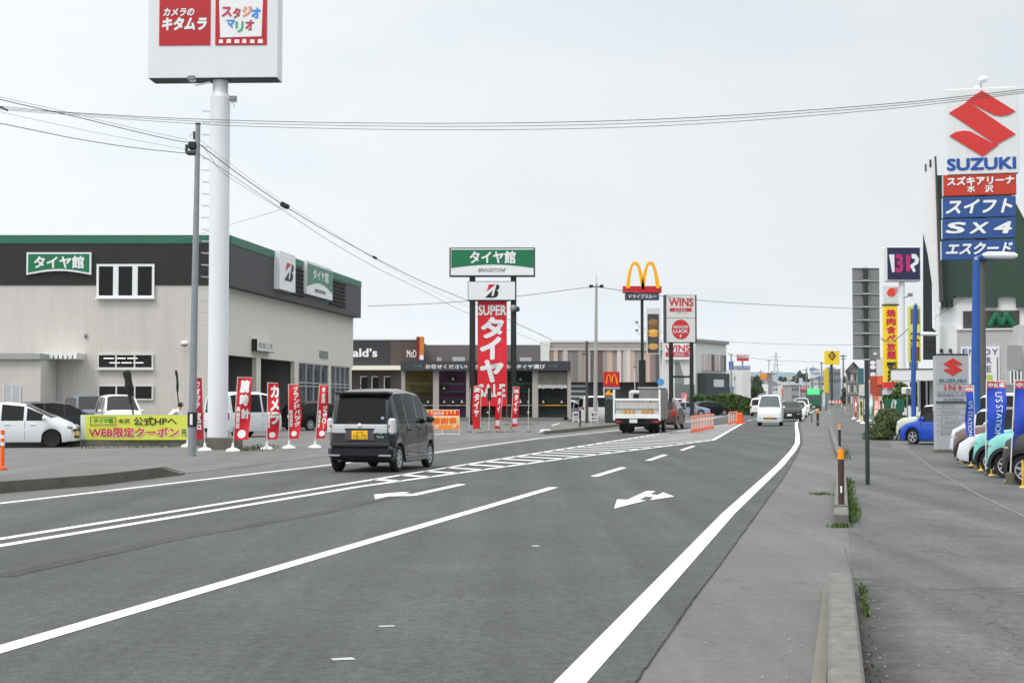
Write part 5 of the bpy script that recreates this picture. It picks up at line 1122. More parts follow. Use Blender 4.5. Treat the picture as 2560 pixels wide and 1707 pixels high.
for k in range(4): zz_ = a[2] + (a[3] - a[2]) * (k + .3) / 4; m.box(a[0], a[1], .7, .79, zz_, zz_ + .25, paleg); m.box(a[0], a[1], .72, .79, zz_ + .3, zz_ + 1.0, darkg)
m.build('ground_floor', wb_)
m = MB(); q = pxz([(1640, 1030), (1655, 875), (1655, 855), (1735, 855), (1735, 1030)], WF); m.prism(q[::-1], -1.5, 10, offw); m.build('white_front', wb_)
m = MB(); q = pxz([(1684, 905), (1695, 905), (1707, 945), (1706, 960), (1684, 960)], WF); m.prism(q[::-1], -1.56, -1.51, midg); a = WF.rc(1684, 961, 1733, 1015); m.box(a[0], a[1], -1.58, -1.52, a[2], a[3], M('hall entrance', (110, 112, 112), .5, var=.3, vs=.6)); m.build('entrance', wb_)
m = MB(); a = WF.rc(1659, 862, 1721, 900); m.box(a[0], a[1], -2.0, -1.6, a[2], a[3], white); b = WF.rc(1659, 863, 1720, 880); m.text('WINS', *b, -2.02, M('faded red', (200, 66, 78), .6), off=.05); b = WF.rc(1660, 881, 1718, 893); m.box(b[0], b[1], -2.03, -2.01, b[2], b[3], MATS['faded red']); m.text('GOLD', b[0] + 1.2, b[1] - .6, b[2] + .15, b[3] - .15, -2.05, offw, off=.03); m.build('wall_sign', wb_)
WS = Fr(1735, 195, 58); m = MB()
q = WS.rc(1735, 855, 1815, 1025); zt5 = WS.uv(1735, 855)[1]
s1_ = WS.uv(1816, 900)[0]; m.box(0, s1_, 0, 10, 0, zt5, offw); m.box(-.2, s1_ + .3, -.3, 10, zt5 + .01, zt5 + .4, gb)
x = s1_ * .25
while x < s1_ * .92: w_ = rr_.uniform(.5, 1.4); m.box(x, x + w_ * .8, -.2, -.01, zt5 * .60, zt5 * .84, rr_.choice(sc_)); x += w_
m.box(s1_ * .1, s1_ * .8, -1.4, -.02, 1.5, zt5 * .56, darkg); m.box(s1_ * .3, s1_ * .6, -1.5, -1.41, 3.4, 4.4, offw); m.box(s1_ * .2, s1_ * .6, -1.6, -1.42, .4, 1.6, offw)
o = m.build('side_wing', wb_); o.location = WS.o - WF.o; o.rotation_euler = (0, 0, WS.a)
# burger pylon
BF = Fr(1606, 112, 0); bp_ = thing('pylon_sign', 'tall dark pole topped with yellow arches on a red box', 'sign', BF)
x0, x1, z0, z1 = BF.rc(1602, 750, 1610, 1050); m = MB(); m.box(x0, x1, .0, .25, 0, z1, black); x, z = BF.uv(1606, 900); m.box(x0 - .15, x1 + .15, -.03, .28, 0, z, black); m.build('pole', bp_)
m = MB(); a = BF.rc(1557, 716, 1653, 732); m.box(a[0], a[1], -.35, .45, a[2], a[3], redm); m.build('red_box', bp_)
m = MB(); a = BF.rc(1563, 733, 1647, 750); m.box(a[0], a[1], -.3, .4, a[2], a[3] - .01, M('slate box', (66, 70, 84), .6)); b = BF.rc(1572, 737, 1640, 746); m.text('ドライブスルー', *b, -.32, white, off=.03); m.build('lettered_box', bp_)
def arches(mb, x0, x1, z0, z1, y0, y1, mat, t=.115):
    W_ = x1 - x0; H_ = z1 - z0; n = 14
    for s_ in (0, 1):
        outer = []; inner = []
        hwid = W_ / 4 + t * W_ / 4
        cxx = x0 + hwid if s_ == 0 else x1 - hwid
        for i in range(n + 1):
            u = -1 + 2 * i / n; outer.append((cxx + hwid * u, z0 + H_ * (1 - abs(u) ** 2.6)))
            ui = u * (1 - t * W_ / hwid); inner.append((cxx + (hwid - t * W_) * u, z0 + (H_ - t * W_ * .8) * (1 - abs(u) ** 2.6)))
        for i in range(n):
            mb.prism([outer[i], outer[i + 1], inner[i + 1], inner[i]], y0, y1, mat)
m = MB(); a = BF.rc(1563, 655, 1649, 722); arches(m, a[0], a[1], a[2], a[3], -.42, -.2, yellow); m.build('arches', bp_)
spot(BF, bp_, [(1600, 818), (1592, 810)], (1590, 808)); spot(BF, bp_, [(1600, 838), (1592, 830)], (1590, 828))
HB = Fr(1633, 108, 0); hb = thing('poster_sign', 'narrow poster of burgers in a white frame hanging beside the arches pole', 'sign', HB)
a = HB.rc(1616, 770, 1650, 885); m = MB(); m.box(a[0], a[1], 0, .05, a[2], a[3], offw); b = HB.rc(1619, 785, 1647, 882); m.box(b[0], b[1], -.03, -.002, b[2], b[3], darkg)
for py, c, h_ in ((806, (150, 110, 70), 9), (818, (120, 80, 54), 7), (829, (226, 186, 80), 7), (838, (236, 160, 70), 5), (852, (70, 74, 66), 8), (866, (206, 160, 90), 9)): cc = HB.uv(1633, py); m.ell((cc[0], -.04, cc[1]), .38, .012, h_ * .028, M('food %d' % py, c, .6, var=.2, vs=4), 12, 6)
m.build('panel', hb); m = MB(); x, z = HB.uv(1650, 885); m.tube((x, 0, a[3]), (x, 0, 0), .04, offw, n=8); m.build('post', hb)
# WINS pylon
WP = Fr(1702, 140, 0); wp_ = thing('pylon_sign', 'white box sign with red lettering and a red disc on two black posts', 'sign', WP)
for a_, b_ in ((1673, 1684), (1725, 1735)): x0, x1, z0, z1 = WP.rc(a_, 850, b_, 1040); m = MB(); m.box(x0, x1, .1, .5, 0, z1, black); m.build('post', wp_)
m = MB(); x0, x1, z0, z1 = WP.rc(1684, 939, 1725, 944); m.box(x0, x1, .15, .4, z0, z1, black); m.build('crossbar', wp_)
m = MB(); a = WP.rc(1660, 737, 1742, 857); m.box(a[0], a[1], .0, .8, a[2], a[3], darkg); b = WP.rc(1666, 738, 1738, 855); m.box(b[0], b[1], -.06, -.002, b[2], b[3], offw); c = WP.rc(1666, 794, 1738, 795.5); m.box(c[0], c[1], -.07, -.061, c[2], c[3], midg)
c = WP.rc(1672, 745, 1733, 766); m.text('WINS', *c, -.08, M('wins red', (196, 40, 52), .5), off=.05); c = WP.rc(1674, 770, 1729, 779); m.box(c[0], c[1], -.08, -.062, c[2], c[3], MATS['wins red']); c = WP.rc(1686, 772, 1717, 778); m.text('もりおか', *c, -.09, offw, off=.02); c = WP.rc(1690, 781, 1716, 786); m.text('パチンコ', *c, -.08, midg, off=0)
cc = WP.uv(1701.5, 823.5); r_ = 22.5 * 140 / F0; m.prism([(cc[0] + r_ * math.cos(-i * .262), cc[1] + r_ * 1.1 * math.sin(-i * .262)) for i in range(24)], -.08, -.062, MATS['wins red'])
c = WP.rc(1683, 814, 1720, 821); m.text('GOOD', *c, -.10, offw, off=.06); c = WP.rc(1683, 824, 1720, 832); m.text('LUCK', *c, -.10, offw, off=.06); c = WP.rc(1699.5, 836, 1703, 844); m.box(c[0], c[1], -.10, -.09, c[2], c[3], offw); m.build('sign_box', wp_)
# drive-in sign
DF = Fr(1529, 100, 0); ds_ = thing('drive_in_sign', 'small red square sign with yellow arches above a black arrow board', 'sign', DF)
m = MB(); a = DF.rc(1509, 929, 1549, 966); m.box(a[0], a[1], 0, .3, a[2], a[3], M('bright sign red', (206, 16, 16), .5)); b = DF.rc(1514, 935, 1544, 960); arches(m, *b, -.03, -.005, yellow, .1); m.build('red_box', ds_)
m = MB(); a = DF.rc(1508, 967, 1550, 972); m.box(a[0], a[1], 0, .25, a[2], a[3] - .01, paleg); c = DF.rc(1508, 972, 1512, 990); m.box(c[0], c[1], 0, .2, c[2], c[3], paleg); m.build('bracket', ds_)
m = MB(); a = DF.rc(1512, 972.5, 1548, 1030); m.box(a[0], a[1], .02, .22, 0, a[3], M('slate board', (44, 50, 52), .6)); q = pxz([(1511, 987), (1519, 976), (1526, 974), (1524, 981), (1536, 982), (1536, 988)], DF); m.prism(q[::-1], -.02, .015, yellow); c = DF.rc(1515, 990, 1540, 998); m.text('DRIVE', *c, -.01, paleg, off=0); m.build('arrow_board', ds_)
# white fence / gate and vans by the drive-in
FF = Fr(1465, 101, 0); fe = thing('gate_fence', 'white panel gate with open rails beside the truck', 'fence', FF)
m = MB(); a = FF.rc(1453, 1024, 1477, 1052); m.box(a[0], a[1], 0, .06, a[2], a[3], offw); m.build('panel', fe)
m = MB()
for px in (1433, 1447, 1478, 1494): x = FF.uv(px, 1030)[0]; m.tube((x, .03, 0), (x, .03, FF.uv(px, 1030)[1]), .04, white, n=8)
for py in (1031, 1042, 1050):
    for p0, p1 in ((1433, 1447), (1478, 1494)): x0, z = FF.uv(p0, py); x1, _ = FF.uv(p1, py); m.tube((x0, .03, z), (x1, .03, z), .035, white, n=6)
m.build('rails', fe)
car('kei_van', 'white van with a dark rear window parked behind the white gate', 'van', 'keivan', wp2, gp(1503, 112), 75, plate='y')
car('compact_car', 'white compact car nose-on left of the white gate beside the showroom', 'car', 'mono', wp, gp(1438, 116), 120)
car('compact_car', 'white car parked deeper in the lot above the white gate', 'car', 'hatch', paint('pale silver', (180, 182, 186)), gp(1445, 140), 95)
# poles
def cpole(px, Y, ytop, rbase, rtop, label, mat, arms=(), px_top=None, name='utility_pole', cat='utility pole'):
    F = Fr(px, Y, 0); t = thing(name, label, cat, F); k = F.uv(px_top or px, ytop); m = MB(); m.tube((0, 0, -.1), (k[0], 0, k[1]), rbase, mat, rtop, 12); m.build('pole', t, smooth=40)
    for (x0, y0, x1, y1, r) in arms: a = F.uv(x0, y0); b = F.uv(x1, y1); m = MB(); m.tube((a[0], -.05, a[1]), (b[0], -.05, b[1]), r, darkg, n=6); m.build('cross_arm', t)
    return t, F
t, F = cpole(1488, 104, 710, .16, .09, 'tall concrete utility pole with a short crossarm behind the showroom', M('pale concrete pole', (168, 168, 164), .8, var=.06), [(1474, 717, 1508, 717, .04)], px_top=1491)
m = MB(); a = F.uv(1491, 710); b = F.uv(1491, 688); m.tube((a[0], 0, a[1]), (b[0], 0, b[1]), .02, galv, n=5); m.build('lightning_rod', t)
for xx in (1478, 1504): a = F.uv(xx, 716); m = MB(); m.rbox(a[0] - .14, a[0] + .14, -.1, .1, a[1] - .1, a[1] + .12, .04, black); m.build('insulator', t)
cpole(1467, 99, 853, .11, .09, 'short dark wooden pole left of the tall concrete pole', M('dark timber pole', (84, 78, 72), .9, var=.15), [(1455, 885, 1470, 885, .04)])
cpole(1587, 120, 918, .05, .03, 'thin white lamp post behind the truck load', offw, [(1583, 917, 1590, 919, .04)], name='lamp_post', cat='lamp post')
# blue round sign
F = Fr(1652, 90, 0); t = thing('road_sign', 'round blue road sign above the truck headboard', 'sign', F); a = F.uv(1652, 955); m = MB(); m.lathe((a[0], 0, a[1]), [(.22, -.02), (.22, .01), (.01, .01)], M('sign sky blue', (70, 150, 214), .5), 18, 'y'); m.build('disc', t); m = MB(); m.tube((a[0], .03, 0), (a[0], .03, a[1]), .03, galv, n=8); m.build('post', t)
# orange delineator
F = Fr(8, 28.5, 0, .15); t = thing('delineator_post', 'orange flexible post standing on the left kerb', 'post', F); m = MB(); m.tube((0, 0, 0), (0, 0, .78), .04, orange, .036, 12); m.lathe((0, 0, 0), [(.10, 0), (.09, .05), (.045, .08)], M('dull orange base', (196, 90, 50), .7), 14); m.build('post', t, smooth=40)
m = MB(); m.tube((0, 0, .48), (0, 0, .55), .0415, white, n=12); m.tube((0, 0, .62), (0, 0, .69), .041, white, n=12); m.build('reflector_band', t)
# thin pole with sign back near gate
F = Fr(1450, 78, 0); t = thing('marker_post', 'short dark marker post standing before the white gate', 'post', F); m = MB(); m.tube((0, 0, 0), (0, 0, .55), .045, darkg, n=8); m.tube((0, 0, .55), (0, 0, 1.0), .06, black, n=8); m.tube((0, 0, 1.0), (0, 0, 1.06), .05, white, n=8); m.build('post', t)
# barriers on the zebra island
def barrier(px, py, Yh, label, grp):
    t = thing('safety_barrier', label, 'barrier', loc=tuple(G(px, py)), rotz=R(90 - RD), group=grp)
    orange = M('barrier orange', (232, 104, 58), .6)
    for j, xx in enumerate((-.0, .45, .9)):
        m = MB(); m.tube((xx, 0, 0), (xx, 0, .78), .022, M('barrier pale pink', (226, 190, 184), .6), n=7); m.tube((xx, 0, 0), (xx, 0, .16), .05, orange, .03, 8); m.tube((xx, 0, .7), (xx, 0, .82), .03, orange, n=7); m.build('stake', t)
    for zz_ in (.5, .76):
        m = MB()
        for k in range(6): m.tube((-.1 + k * .2, -.03, zz_), (.1 + k * .2, -.03, zz_), .028, orange if k % 2 else MATS['barrier pale pink'], n=7)
        m.build('rail', t)
    return t
B0 = None
for i in range(8):
    px = 1729 + (1783 - 1729) * i / 7.5; py = 1082 - 11 * i / 7.5
    lb = 'orange and white bar barrier, %s of the near row on the zebra island' % ['front', 'second', 'third', 'fourth', 'fifth', 'sixth', 'seventh', 'farthest'][i]
    if B0 is None: B0 = barrier(px, py, 0, lb, 'barriers on the zebra island')
    else: p = G(px, py); dup(B0, p, R(90 - RD), lb)
for i in range(4):
    p = G(1822 + i * 6, 1061.5 - i * 1.3); dup(B0, p, R(90 - RD), 'orange and white bar barrier, %s of the far row on the zebra island' % ['front', 'second', 'third', 'last'][i])
F = Fr(1849, 96, 0); t = thing('safety_drum', 'solid orange barrier block ending the far barrier row', 'barrier', F); m = MB(); m.rbox(-.18, .18, -.2, .2, 0, .72, .05, orange); m.rbox(-.26, .26, -.26, .26, 0, .08, .02, orange); m.build('body', t)
# ================================================================ vegetation builders
leafm = {'a': [M('leaf mid', (66, 96, 40), .7, var=.2), M('leaf light', (100, 124, 58), .7), M('leaf dark', (40, 66, 28), .7)],
         'b': [M('olive mid', (70, 88, 40), .7), M('olive light', (92, 104, 52), .7), M('olive dark', (50, 68, 32), .7)],
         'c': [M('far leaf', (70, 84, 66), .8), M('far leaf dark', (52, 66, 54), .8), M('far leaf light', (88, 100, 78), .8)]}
def foliage(mb, c, rx, ry, rz, n, ls, mats, rnd, lumps=7):
    L_ = [(Vector((rnd.gauss(0, .42) * rx, rnd.gauss(0, .42) * ry, rnd.gauss(0, .38) * rz)), rnd.uniform(.35, .62)) for _ in range(lumps)]
    for _ in range(n):
        lc, lr = rnd.choice(L_); d = Vector((rnd.gauss(0, 1), rnd.gauss(0, 1), rnd.gauss(0, 1))).normalized() * (rnd.random() ** .35) * lr
        p = Vector(c) + lc + Vector((d.x * rx, d.y * ry, d.z * rz))
        if p.z < .03: p.z = rnd.uniform(.03, .2)
        u = Vector((rnd.gauss(0, 1), rnd.gauss(0, 1), rnd.gauss(0, .7))).normalized(); v = u.orthogonal().normalized(); s_ = ls * rnd.uniform(.6, 1.3)
        w_ = u.cross(v); mb.add([p - v * s_ * .5, p + w_ * s_ * .3, p + v * s_ * .6, p - w_ * s_ * .3], [(0, 1, 2, 3)], rnd.choice(mats))
def bush(name, label, px, Y, wpx, y0, y1, mats='a', n=2500, ls=.09, depth=None, cat='bush', seed=1, boxy=False, group=None):
    F = Fr(px, Y, 0); x, zt = F.uv(px, y0); _, zb3 = F.uv(px, y1); w_ = wpx * Y / F0; t = thing(name, label, cat, F, group=group); rnd = random.Random(seed); m = MB()
    zb3 = max(zb3, 0); H = zt - zb3; dp_ = depth or w_ * .8
    if boxy:
        for _ in range(n):
            e = rnd.random(); xx = rnd.uniform(-.5, .5) * w_; yy = -dp_ / 2 if e < .55 else rnd.uniform(-.5, .5) * dp_; zz_ = rnd.uniform(0, H) if e < .55 else H * rnd.uniform(.85, 1)
            zz_ *= 1 - .18 * abs(xx / w_ * 2) ** 5 + .06 * math.sin(xx * 1.7); p = Vector((xx, yy + rnd.uniform(-.15, .15), zb3 + zz_ + rnd.uniform(-.08, .08)))
            u = Vector((rnd.gauss(0, 1), rnd.gauss(0, 1), rnd.gauss(0, .7))).normalized(); v = u.orthogonal().normalized(); s_ = ls * rnd.uniform(.6, 1.3); q = u.cross(v)
            m.add([p - v * s_ * .5, p + q * s_ * .3, p + v * s_ * .6, p - q * s_ * .3], [(0, 1, 2, 3)], rnd.choice(leafm[mats]))
        m.rbox(-w_ * .46, w_ * .46, -dp_ * .42, dp_ * .42, zb3, zb3 + H * .85, .15, leafm[mats][2])
    else:
        foliage(m, (0, 0, zb3 + H * .5), w_ * .55, dp_ * .5, H * .55, n, ls, leafm[mats], rnd, 9)
        m.ell((0, 0, zb3 + H * .42), w_ * .30, dp_ * .26, H * .34, leafm[mats][2], 12, 8)
    m.build('foliage', t); s_ = MB()
    for k in range(5): s_.tube((rnd.uniform(-.2, .2) * w_, 0, 0), (rnd.uniform(-.3, .3) * w_, 0, zb3 + H * .5), .03, M('bark', (84, 70, 56), .9), .012, 6)
    s_.build('stems', t); return t
def tree(name, label, px, Y, wpx, ytop, ycrown, mats='c', n=1200, ls=.5, seed=1, group=None):
    F = Fr(px, Y, 0); _, zt = F.uv(px, ytop); _, zc = F.uv(px, ycrown); w_ = wpx * Y / F0; rnd = random.Random(seed); t = thing(name, label, 'tree', F, group=group); H = zt - zc
    m = MB(); foliage(m, (0, 0, (zt + zc) / 2), w_ * .5, w_ * .45, H * .5, n, ls, leafm[mats], rnd, 10); m.build('crown', t)
    m = MB(); m.tube((0, 0, 0), (0, 0, zc + H * .4), w_ * .035 + .05, M('bark', (84, 70, 56), .9), .05, 8)
    for k in range(4): m.tube((0, 0, zc * .8), (rnd.uniform(-.3, .3) * w_, rnd.uniform(-.2, .2) * w_, zc + H * .55), .08, MATS['bark'], .03, 6)
    m.build('trunk', t); return t
# ================================================================ right side
# bollards
m_org = M('reflective orange', (255, 150, 0), .5); m_brn = M('bollard dark brown', (66, 48, 44), .6, var=.12, vs=6); m_blk2 = M('bollard black', (40, 40, 40), .6)
def bollard(px, Y, zb3, H, r, label, mt, collar=False):
    F = Fr(px, Y, -RD, zb3); t = thing('bollard', label, 'bollard', F, group='orange-topped posts along the kerb'); m = MB(); m.tube((0, 0, -.01), (0, 0, H * .82), r, mt, n=16); m.build('post', t, smooth=40)
    m = MB(); m.tube((0, 0, H * .82 + .001), (0, 0, H), r * 1.03, m_org, n=16); m.build('reflector_cap', t, smooth=40)
    m = MB(); m.box(-.012, .012, -r - .004, -r * .9, H * .22, H * .34, white) if not collar else m.tube((0, 0, H * .76), (0, 0, H * .80), r * 1.04, white, n=14); m.build('reflector_stripe', t)
    return t
bollard(2101, 19.1, .15, .72, .040, 'nearest dark brown post with an orange reflective cap on the kerb', m_brn)
m = MB(); p = G(2101, 1262, .15); m.rbox(-.085, .085, -.32, -.06, .0, .012, .004, M('dark greyish', (84, 80, 78), .9)); o = m.build('greyish_patch'); o.location = (p.x, p.y, .15); o.rotation_euler = (0, 0, R(-RD)); tag(o, 'dark greyish patch on the kerb at the foot of the nearest post', 'greyish patch')  # thin slab, darker than the kerb, just before the post foot
bollard(2098, 44, .13, .68, .040, 'second black post with an orange cap, beyond the nearest one', m_blk2, True)
bollard(2044, 88, 0, .95, .075, 'thick dark post with a yellow-orange upper half beside the far edge line', m_blk2)
F = Fr(2029, 100, 0); t = thing('marker_post', 'thin dark post next to the far edge line', 'post', F); m = MB(); m.tube((0, 0, 0), (0, 0, .62), .035, darkg, n=8); m.build('post', t)
# back of a large road sign
SF = Fr(2166, 26.2, 0); sg = thing('road_sign', 'grey back of a tall slatted road sign on a dark pole by the pavement', 'road sign', SF)
m = MB(); x0, x1, z0, z1 = SF.rc(2161, 668, 2172, 1211); m.tube(((x0 + x1) / 2, 0, -.05), ((x0 + x1) / 2, 0, z1), .039, M('sign pole green black', (44, 50, 48), .5, var=.1), n=16); m.build('pole', sg, smooth=40)
gpn = M('aluminium panel back', (136, 137, 136), .5, .35, var=.05); x0, x1, z0, z1 = SF.rc(2132, 669, 2202, 899); n = 7
m = MB()
for k in range(n): za = z0 + (z1 - z0) * k / n; m.rbox(x0, x1, .045, .06, za + .003, za + (z1 - z0) / n - .003, .002, gpn); m.box(x0 + .01, x1 - .01, .03, .045, za + (z1 - z0) / n - .018, za + (z1 - z0) / n - .008, M('rib shadow grey', (96, 97, 96), .5, .3))
m.box(x0 + .36, x0 + .42, .028, .044, z0 + .08, z0 + .13, offw); m.build('panel', sg)
m = MB(); xc = SF.uv(2166, 900)[0]
for k in range(n + 1): za = min(z0 + (z1 - z0) * k / n, z1 - .01); m.rbox(xc - .06, xc + .06, -.042, .03, za - .012, za + .012, .004, paleg)
m.build('clamps', sg)
# blue street lamps
def slamp(px, Y, ytop, pxt, head, label, r):
    F = Fr(px, Y, 0); t = thing('street_lamp', label, 'street lamp', F, group='blue street lamps'); a = F.uv(pxt, ytop); m = MB(); m.tube((0, 0, 0), (0, 0, a[1] * .45), r, poleblue, r * .98, 16); m.tube((0, 0, a[1] * .45), (a[0], 0, a[1]), r * .98, poleblue, r * .8, 16); m.tube((a[0], 0, a[1]), (a[0], 0, a[1] + .08), r * .5, paleg, n=10); m.build('pole', t, smooth=40)
    x0, z0 = F.uv(head[0], head[1]); x1, z1 = F.uv(head[2], head[3]); h = (z1 - z0); wd = x1 - x0
    m = MB(); zc9 = (z0 + z1) / 2; m.tube((a[0] * min(1, zc9 / a[1]), 0, min(zc9, a[1] + .05)), (x0 + .05, -.05, zc9), r * .45, poleblue, n=8); m.build('arm', t)
    m = MB(); zc = (z0 + z1) / 2; hh = abs(h) / 2; m.path([(x0, -.05, zc), (x0 + wd * .15, -.06, zc + hh * .1), (x0 + wd * .5, -.08, zc), (x0 + wd * .9, -.1, zc - hh * .1), (x1, -.1, zc - hh * .15)], [hh * .5, hh * .95, hh, hh * .9, hh * .45], white, 12); m.build('lamp_head', t, smooth=50); return t, F
t, F = slamp(2440, 40, 650, 2441, (2455, 648, 2540, 630), 'near blue lamp pole with a long white head in front of the dealer sign tower', .12)
m = MB(); a = F.uv(2446, 1050)
for sx_ in (-.17, .13): m.rbox(sx_, sx_ + .05, -.16, -.12, F.uv(2440, 1045)[1], F.uv(2440, 1022)[1], .005, white)
m.build('reflector', t)
slamp(2284, 59, 762, 2289, (2300, 840, 2342, 830), 'farther blue lamp pole with a white arm lamp rising behind the blue hatchback', .10)
# tower sign of car maker
TF = Fr(2455, 50, -RD); tw_ = thing('pylon_sign', 'tall sign tower with red emblem, blue lettering and three blue name boards', 'sign', TF)
m = MB(); x0, x1, z0, z1 = TF.rc(2449, 640, 2465, 1100); xc = (x0 + x1) / 2; m.tube((xc, .12, 0), (xc, .12, TF.uv(2455, 440)[1]), .115, M('tower pole grey', (92, 88, 84), .7, var=.1), n=16); m.build('pole', tw_, smooth=40)
m = MB(); m.tube((xc, .12, TF.uv(2455, 1095)[1]), (xc, .12, TF.uv(2455, 1040)[1]), .12, M('faded yellow band', (206, 200, 130), .7, var=.2, vs=10), n=16); m.build('warning_band', tw_)
a = TF.rc(2366, 227, 2546, 434); m = MB(); m.rbox(a[0], a[1], -.18, .25, a[2], a[3], .02, M('sign face pale', (218, 220, 220), .5, var=.03)); 
def semb(mb, x0, x1, z0, z1, y, mat):
    w_, h = x1 - x0, z1 - z0; P = lambda q: [(x0 + a * w_, z0 + b * h) for a, b in q][::-1]
    top = [(.50, 1.0), (1.0, .665), (.86, .60), (.72, .59), (.62, .63), (.36, .80), (.68, .345), (.97, .32), (.74, .20)]
    # upper stroke, diagonal and lower stroke of the angular S
    mb.prism(P([(.50, 1.0), (1.0, .665), (.90, .615), (.78, .60), (.68, .62), (.36, .80), (.26, .84)]), y, y + .03, mat)
    mb.prism(P([(0, .68), (.27, .83), (.36, .785), (1.0, .32), (.74, .19), (.70, .175)]), y, y + .03, mat)
    mb.prism(P([(0, .33), (.10, .385), (.22, .40), (.32, .385), (.64, .20), (.74, .17), (.50, 0)]), y, y + .03, mat)
embr = M('emblem red', (206, 44, 40), .5, var=.05)
b = TF.rc(2371, 233, 2538, 391); semb(m, *b, -.22, embr); b = TF.rc(2366, 400, 2538, 424); m.text('SUZUKI', *b, -.20, M('letter blue', (20, 76, 164), .5), off=.06); m.build('sign_box', tw_)
def board(par, F, px, mat, name, writes, lm=white):
    a = F.rc(*px); m = MB(); m.rbox(a[0], a[1], -.14, .16, a[2], a[3], .015, mat); m.box(a[0] - .02, a[0], -.13, .15, a[2] + .01, a[3] - .01, M('pale casing', (200, 214, 220), .5))
    for st, q, kk in writes: b = F.rc(*q); m.text(st, *b, -.16, lm, **kk)
    return m.build(name, par)
board(tw_, TF, (2357, 440, 2540, 487), M('board red brick', (190, 52, 30), .5), 'red_board', [('スズキアリーナ', (2367, 445, 2534, 461), dict(off=.045)), ('水', (2417, 465, 2437, 482), dict(off=.04)), ('沢', (2461, 465, 2482, 482), dict(off=.04))])
bb = M('board blue', (36, 78, 140), .5, var=.05)
board(tw_, TF, (2356, 496, 2539, 542), bb, 'blue_board', [('スイフト', (2367, 502, 2530, 532), dict(off=.04, shear=.25))])
board(tw_, TF, (2355, 550, 2538, 595), bb, 'blue_board', [('S', (2367, 558, 2412, 584), dict(off=.05, shear=.3)), ('X', (2426, 558, 2468, 584), dict(off=.05, shear=.3)), ('4', (2485, 556, 2528, 584), dict(off=.05, shear=.3))])
board(tw_, TF, (2353, 604, 2537, 648), bb, 'blue_board', [('エスクード', (2367, 609, 2528, 635), dict(off=.04, shear=.3))])
m = MB()
for py in (437, 491, 546, 600, 650): zz_ = TF.uv(2450, py)[1]; m.box(xc - .18, xc + .18, -.05, .2, zz_ - .05, zz_ + .05, darkg)
m.build('brackets', tw_)
m = MB(); x, z = TF.uv(2455, 226); m.tube((x, .05, z), (x - .05, .0, z + .25), .03, paleg, n=6); m.ell((x + .05, 0, z + .36), .17, .16, .13, white, 12, 8); m.ell((x - .16, 0, z + .08), .12, .1, .08, white, 10, 6); m.build('flood_lamp', tw_, smooth=50)
# monolith sign
MN = Fr(2381, 42.5, 0); mn = thing('entrance_sign', 'grey slab entrance sign with red emblem and columns of blue names beside the blue car', 'sign', MN)
pg = M('slab grey', (172, 173, 174), .55, var=.04, vs=2); a = MN.rc(2339, 889, 2424, 1128); m = MB(); m.box(a[0], a[1], 0, .28, .1, a[3], pg); m.box(a[0] + .08, a[1] - .0, .02, .26, a[3] + .001, a[3] + .06, darkg); m.build('slab', mn)
m = MB(); m.rbox(a[0] - .02, a[1] + .25, -.04, .32, -.05, .10, .02, conc2); m.build('plinth', mn)
m = MB(); b = MN.rc(2358, 895, 2406, 939); semb(m, *b, -.02, embr); b = MN.rc(2347, 947, 2415, 955); m.text('SUZUKI', *b, -.02, M('faded teal', (60, 110, 134), .5), off=.04)
b = MN.rc(2361, 962, 2388, 975); m.text('IN', *b, -.02, M('faded sign red', (196, 50, 50), .5), off=.03, sp=1.3); q = pxz([(2397, 962), (2405, 969), (2397, 976)], MN); m.prism(q[::-1], -.02, -.005, M('magenta mark', (190, 30, 90), .5))
fb = M('faded blue text', (120, 134, 156), .6)
for st, q in (('株式会社スズキ', (2343, 982, 2420, 991)), ('水沢販売', (2357, 995, 2410, 1002)), ('ALTO', (2352, 1011, 2386, 1018)), ('WAGON R', (2352, 1026, 2400, 1034)), ('Carry', (2352, 1040, 2396, 1047)), ('LAPIN', (2352, 1053, 2400, 1060)), ('SWIFT', (2352, 1066, 2398, 1073)), ('EVERY', (2352, 1080, 2392, 1087))):
    b = MN.rc(*q); m.text(st, *b, -.012, fb, off=.02)
for py in (959, 979, 1021, 1036, 1050, 1063, 1077): b = MN.rc(2340, py, 2423, py + .8); m.box(b[0], b[1], -.006, -.001, b[2], b[3], midg)
b = MN.rc(2339, 1003, 2424, 1007); m.box(b[0], b[1], -.03, -.002, b[2], b[3], darkg); m.build('lettering', mn)
# cars on the dealer forecourt
HR = -48
def park(px_w, Y, kind, dirn=HR, s=1):    # front wheel centre at pixel px_w -> centre of car
    K = KINDS[kind]; h = R(dirn); x = gp(px_w, Y)[0]; dx = (K['wh'][1] - K['L'] / 2) * s; hw_ = K['W'] / 2 * s
    return (x - math.sin(h) * dx + math.cos(h) * hw_, Y - math.cos(h) * dx - math.sin(h) * hw_, 0)
GD = 'cars lined up nose-out at the dealer'
trq = paint('turquoise', (132, 206, 198)); brn = paint('mauve brown', (126, 106, 102), True)
car('kei_suv', 'turquoise small crossover with black wheel arches, farther of the two', 'car', 'crossover', trq, park(2474, 30.2, 'crossover', HR, 0.84), HR, scale=0.84, arch=True, plate=None, group=GD, trim='dark', spokes=8)
car('kei_suv', 'turquoise small crossover with black wheel arches, nearer of the two', 'car', 'crossover', trq, park(2511, 28.3, 'crossover', HR, 0.84), HR, scale=0.84, arch=True, plate=None, group=GD, trim='dark', spokes=8)
car('kei_suv', 'dark grey small off-roader at the right edge of the picture', 'car', 'crossover', paint('jungle grey', (74, 74, 76), True), park(2556, 26.2, 'crossover', HR, 0.88), HR, scale=0.88, arch=True, plate=None, group=GD, trim='dark', spokes=6)
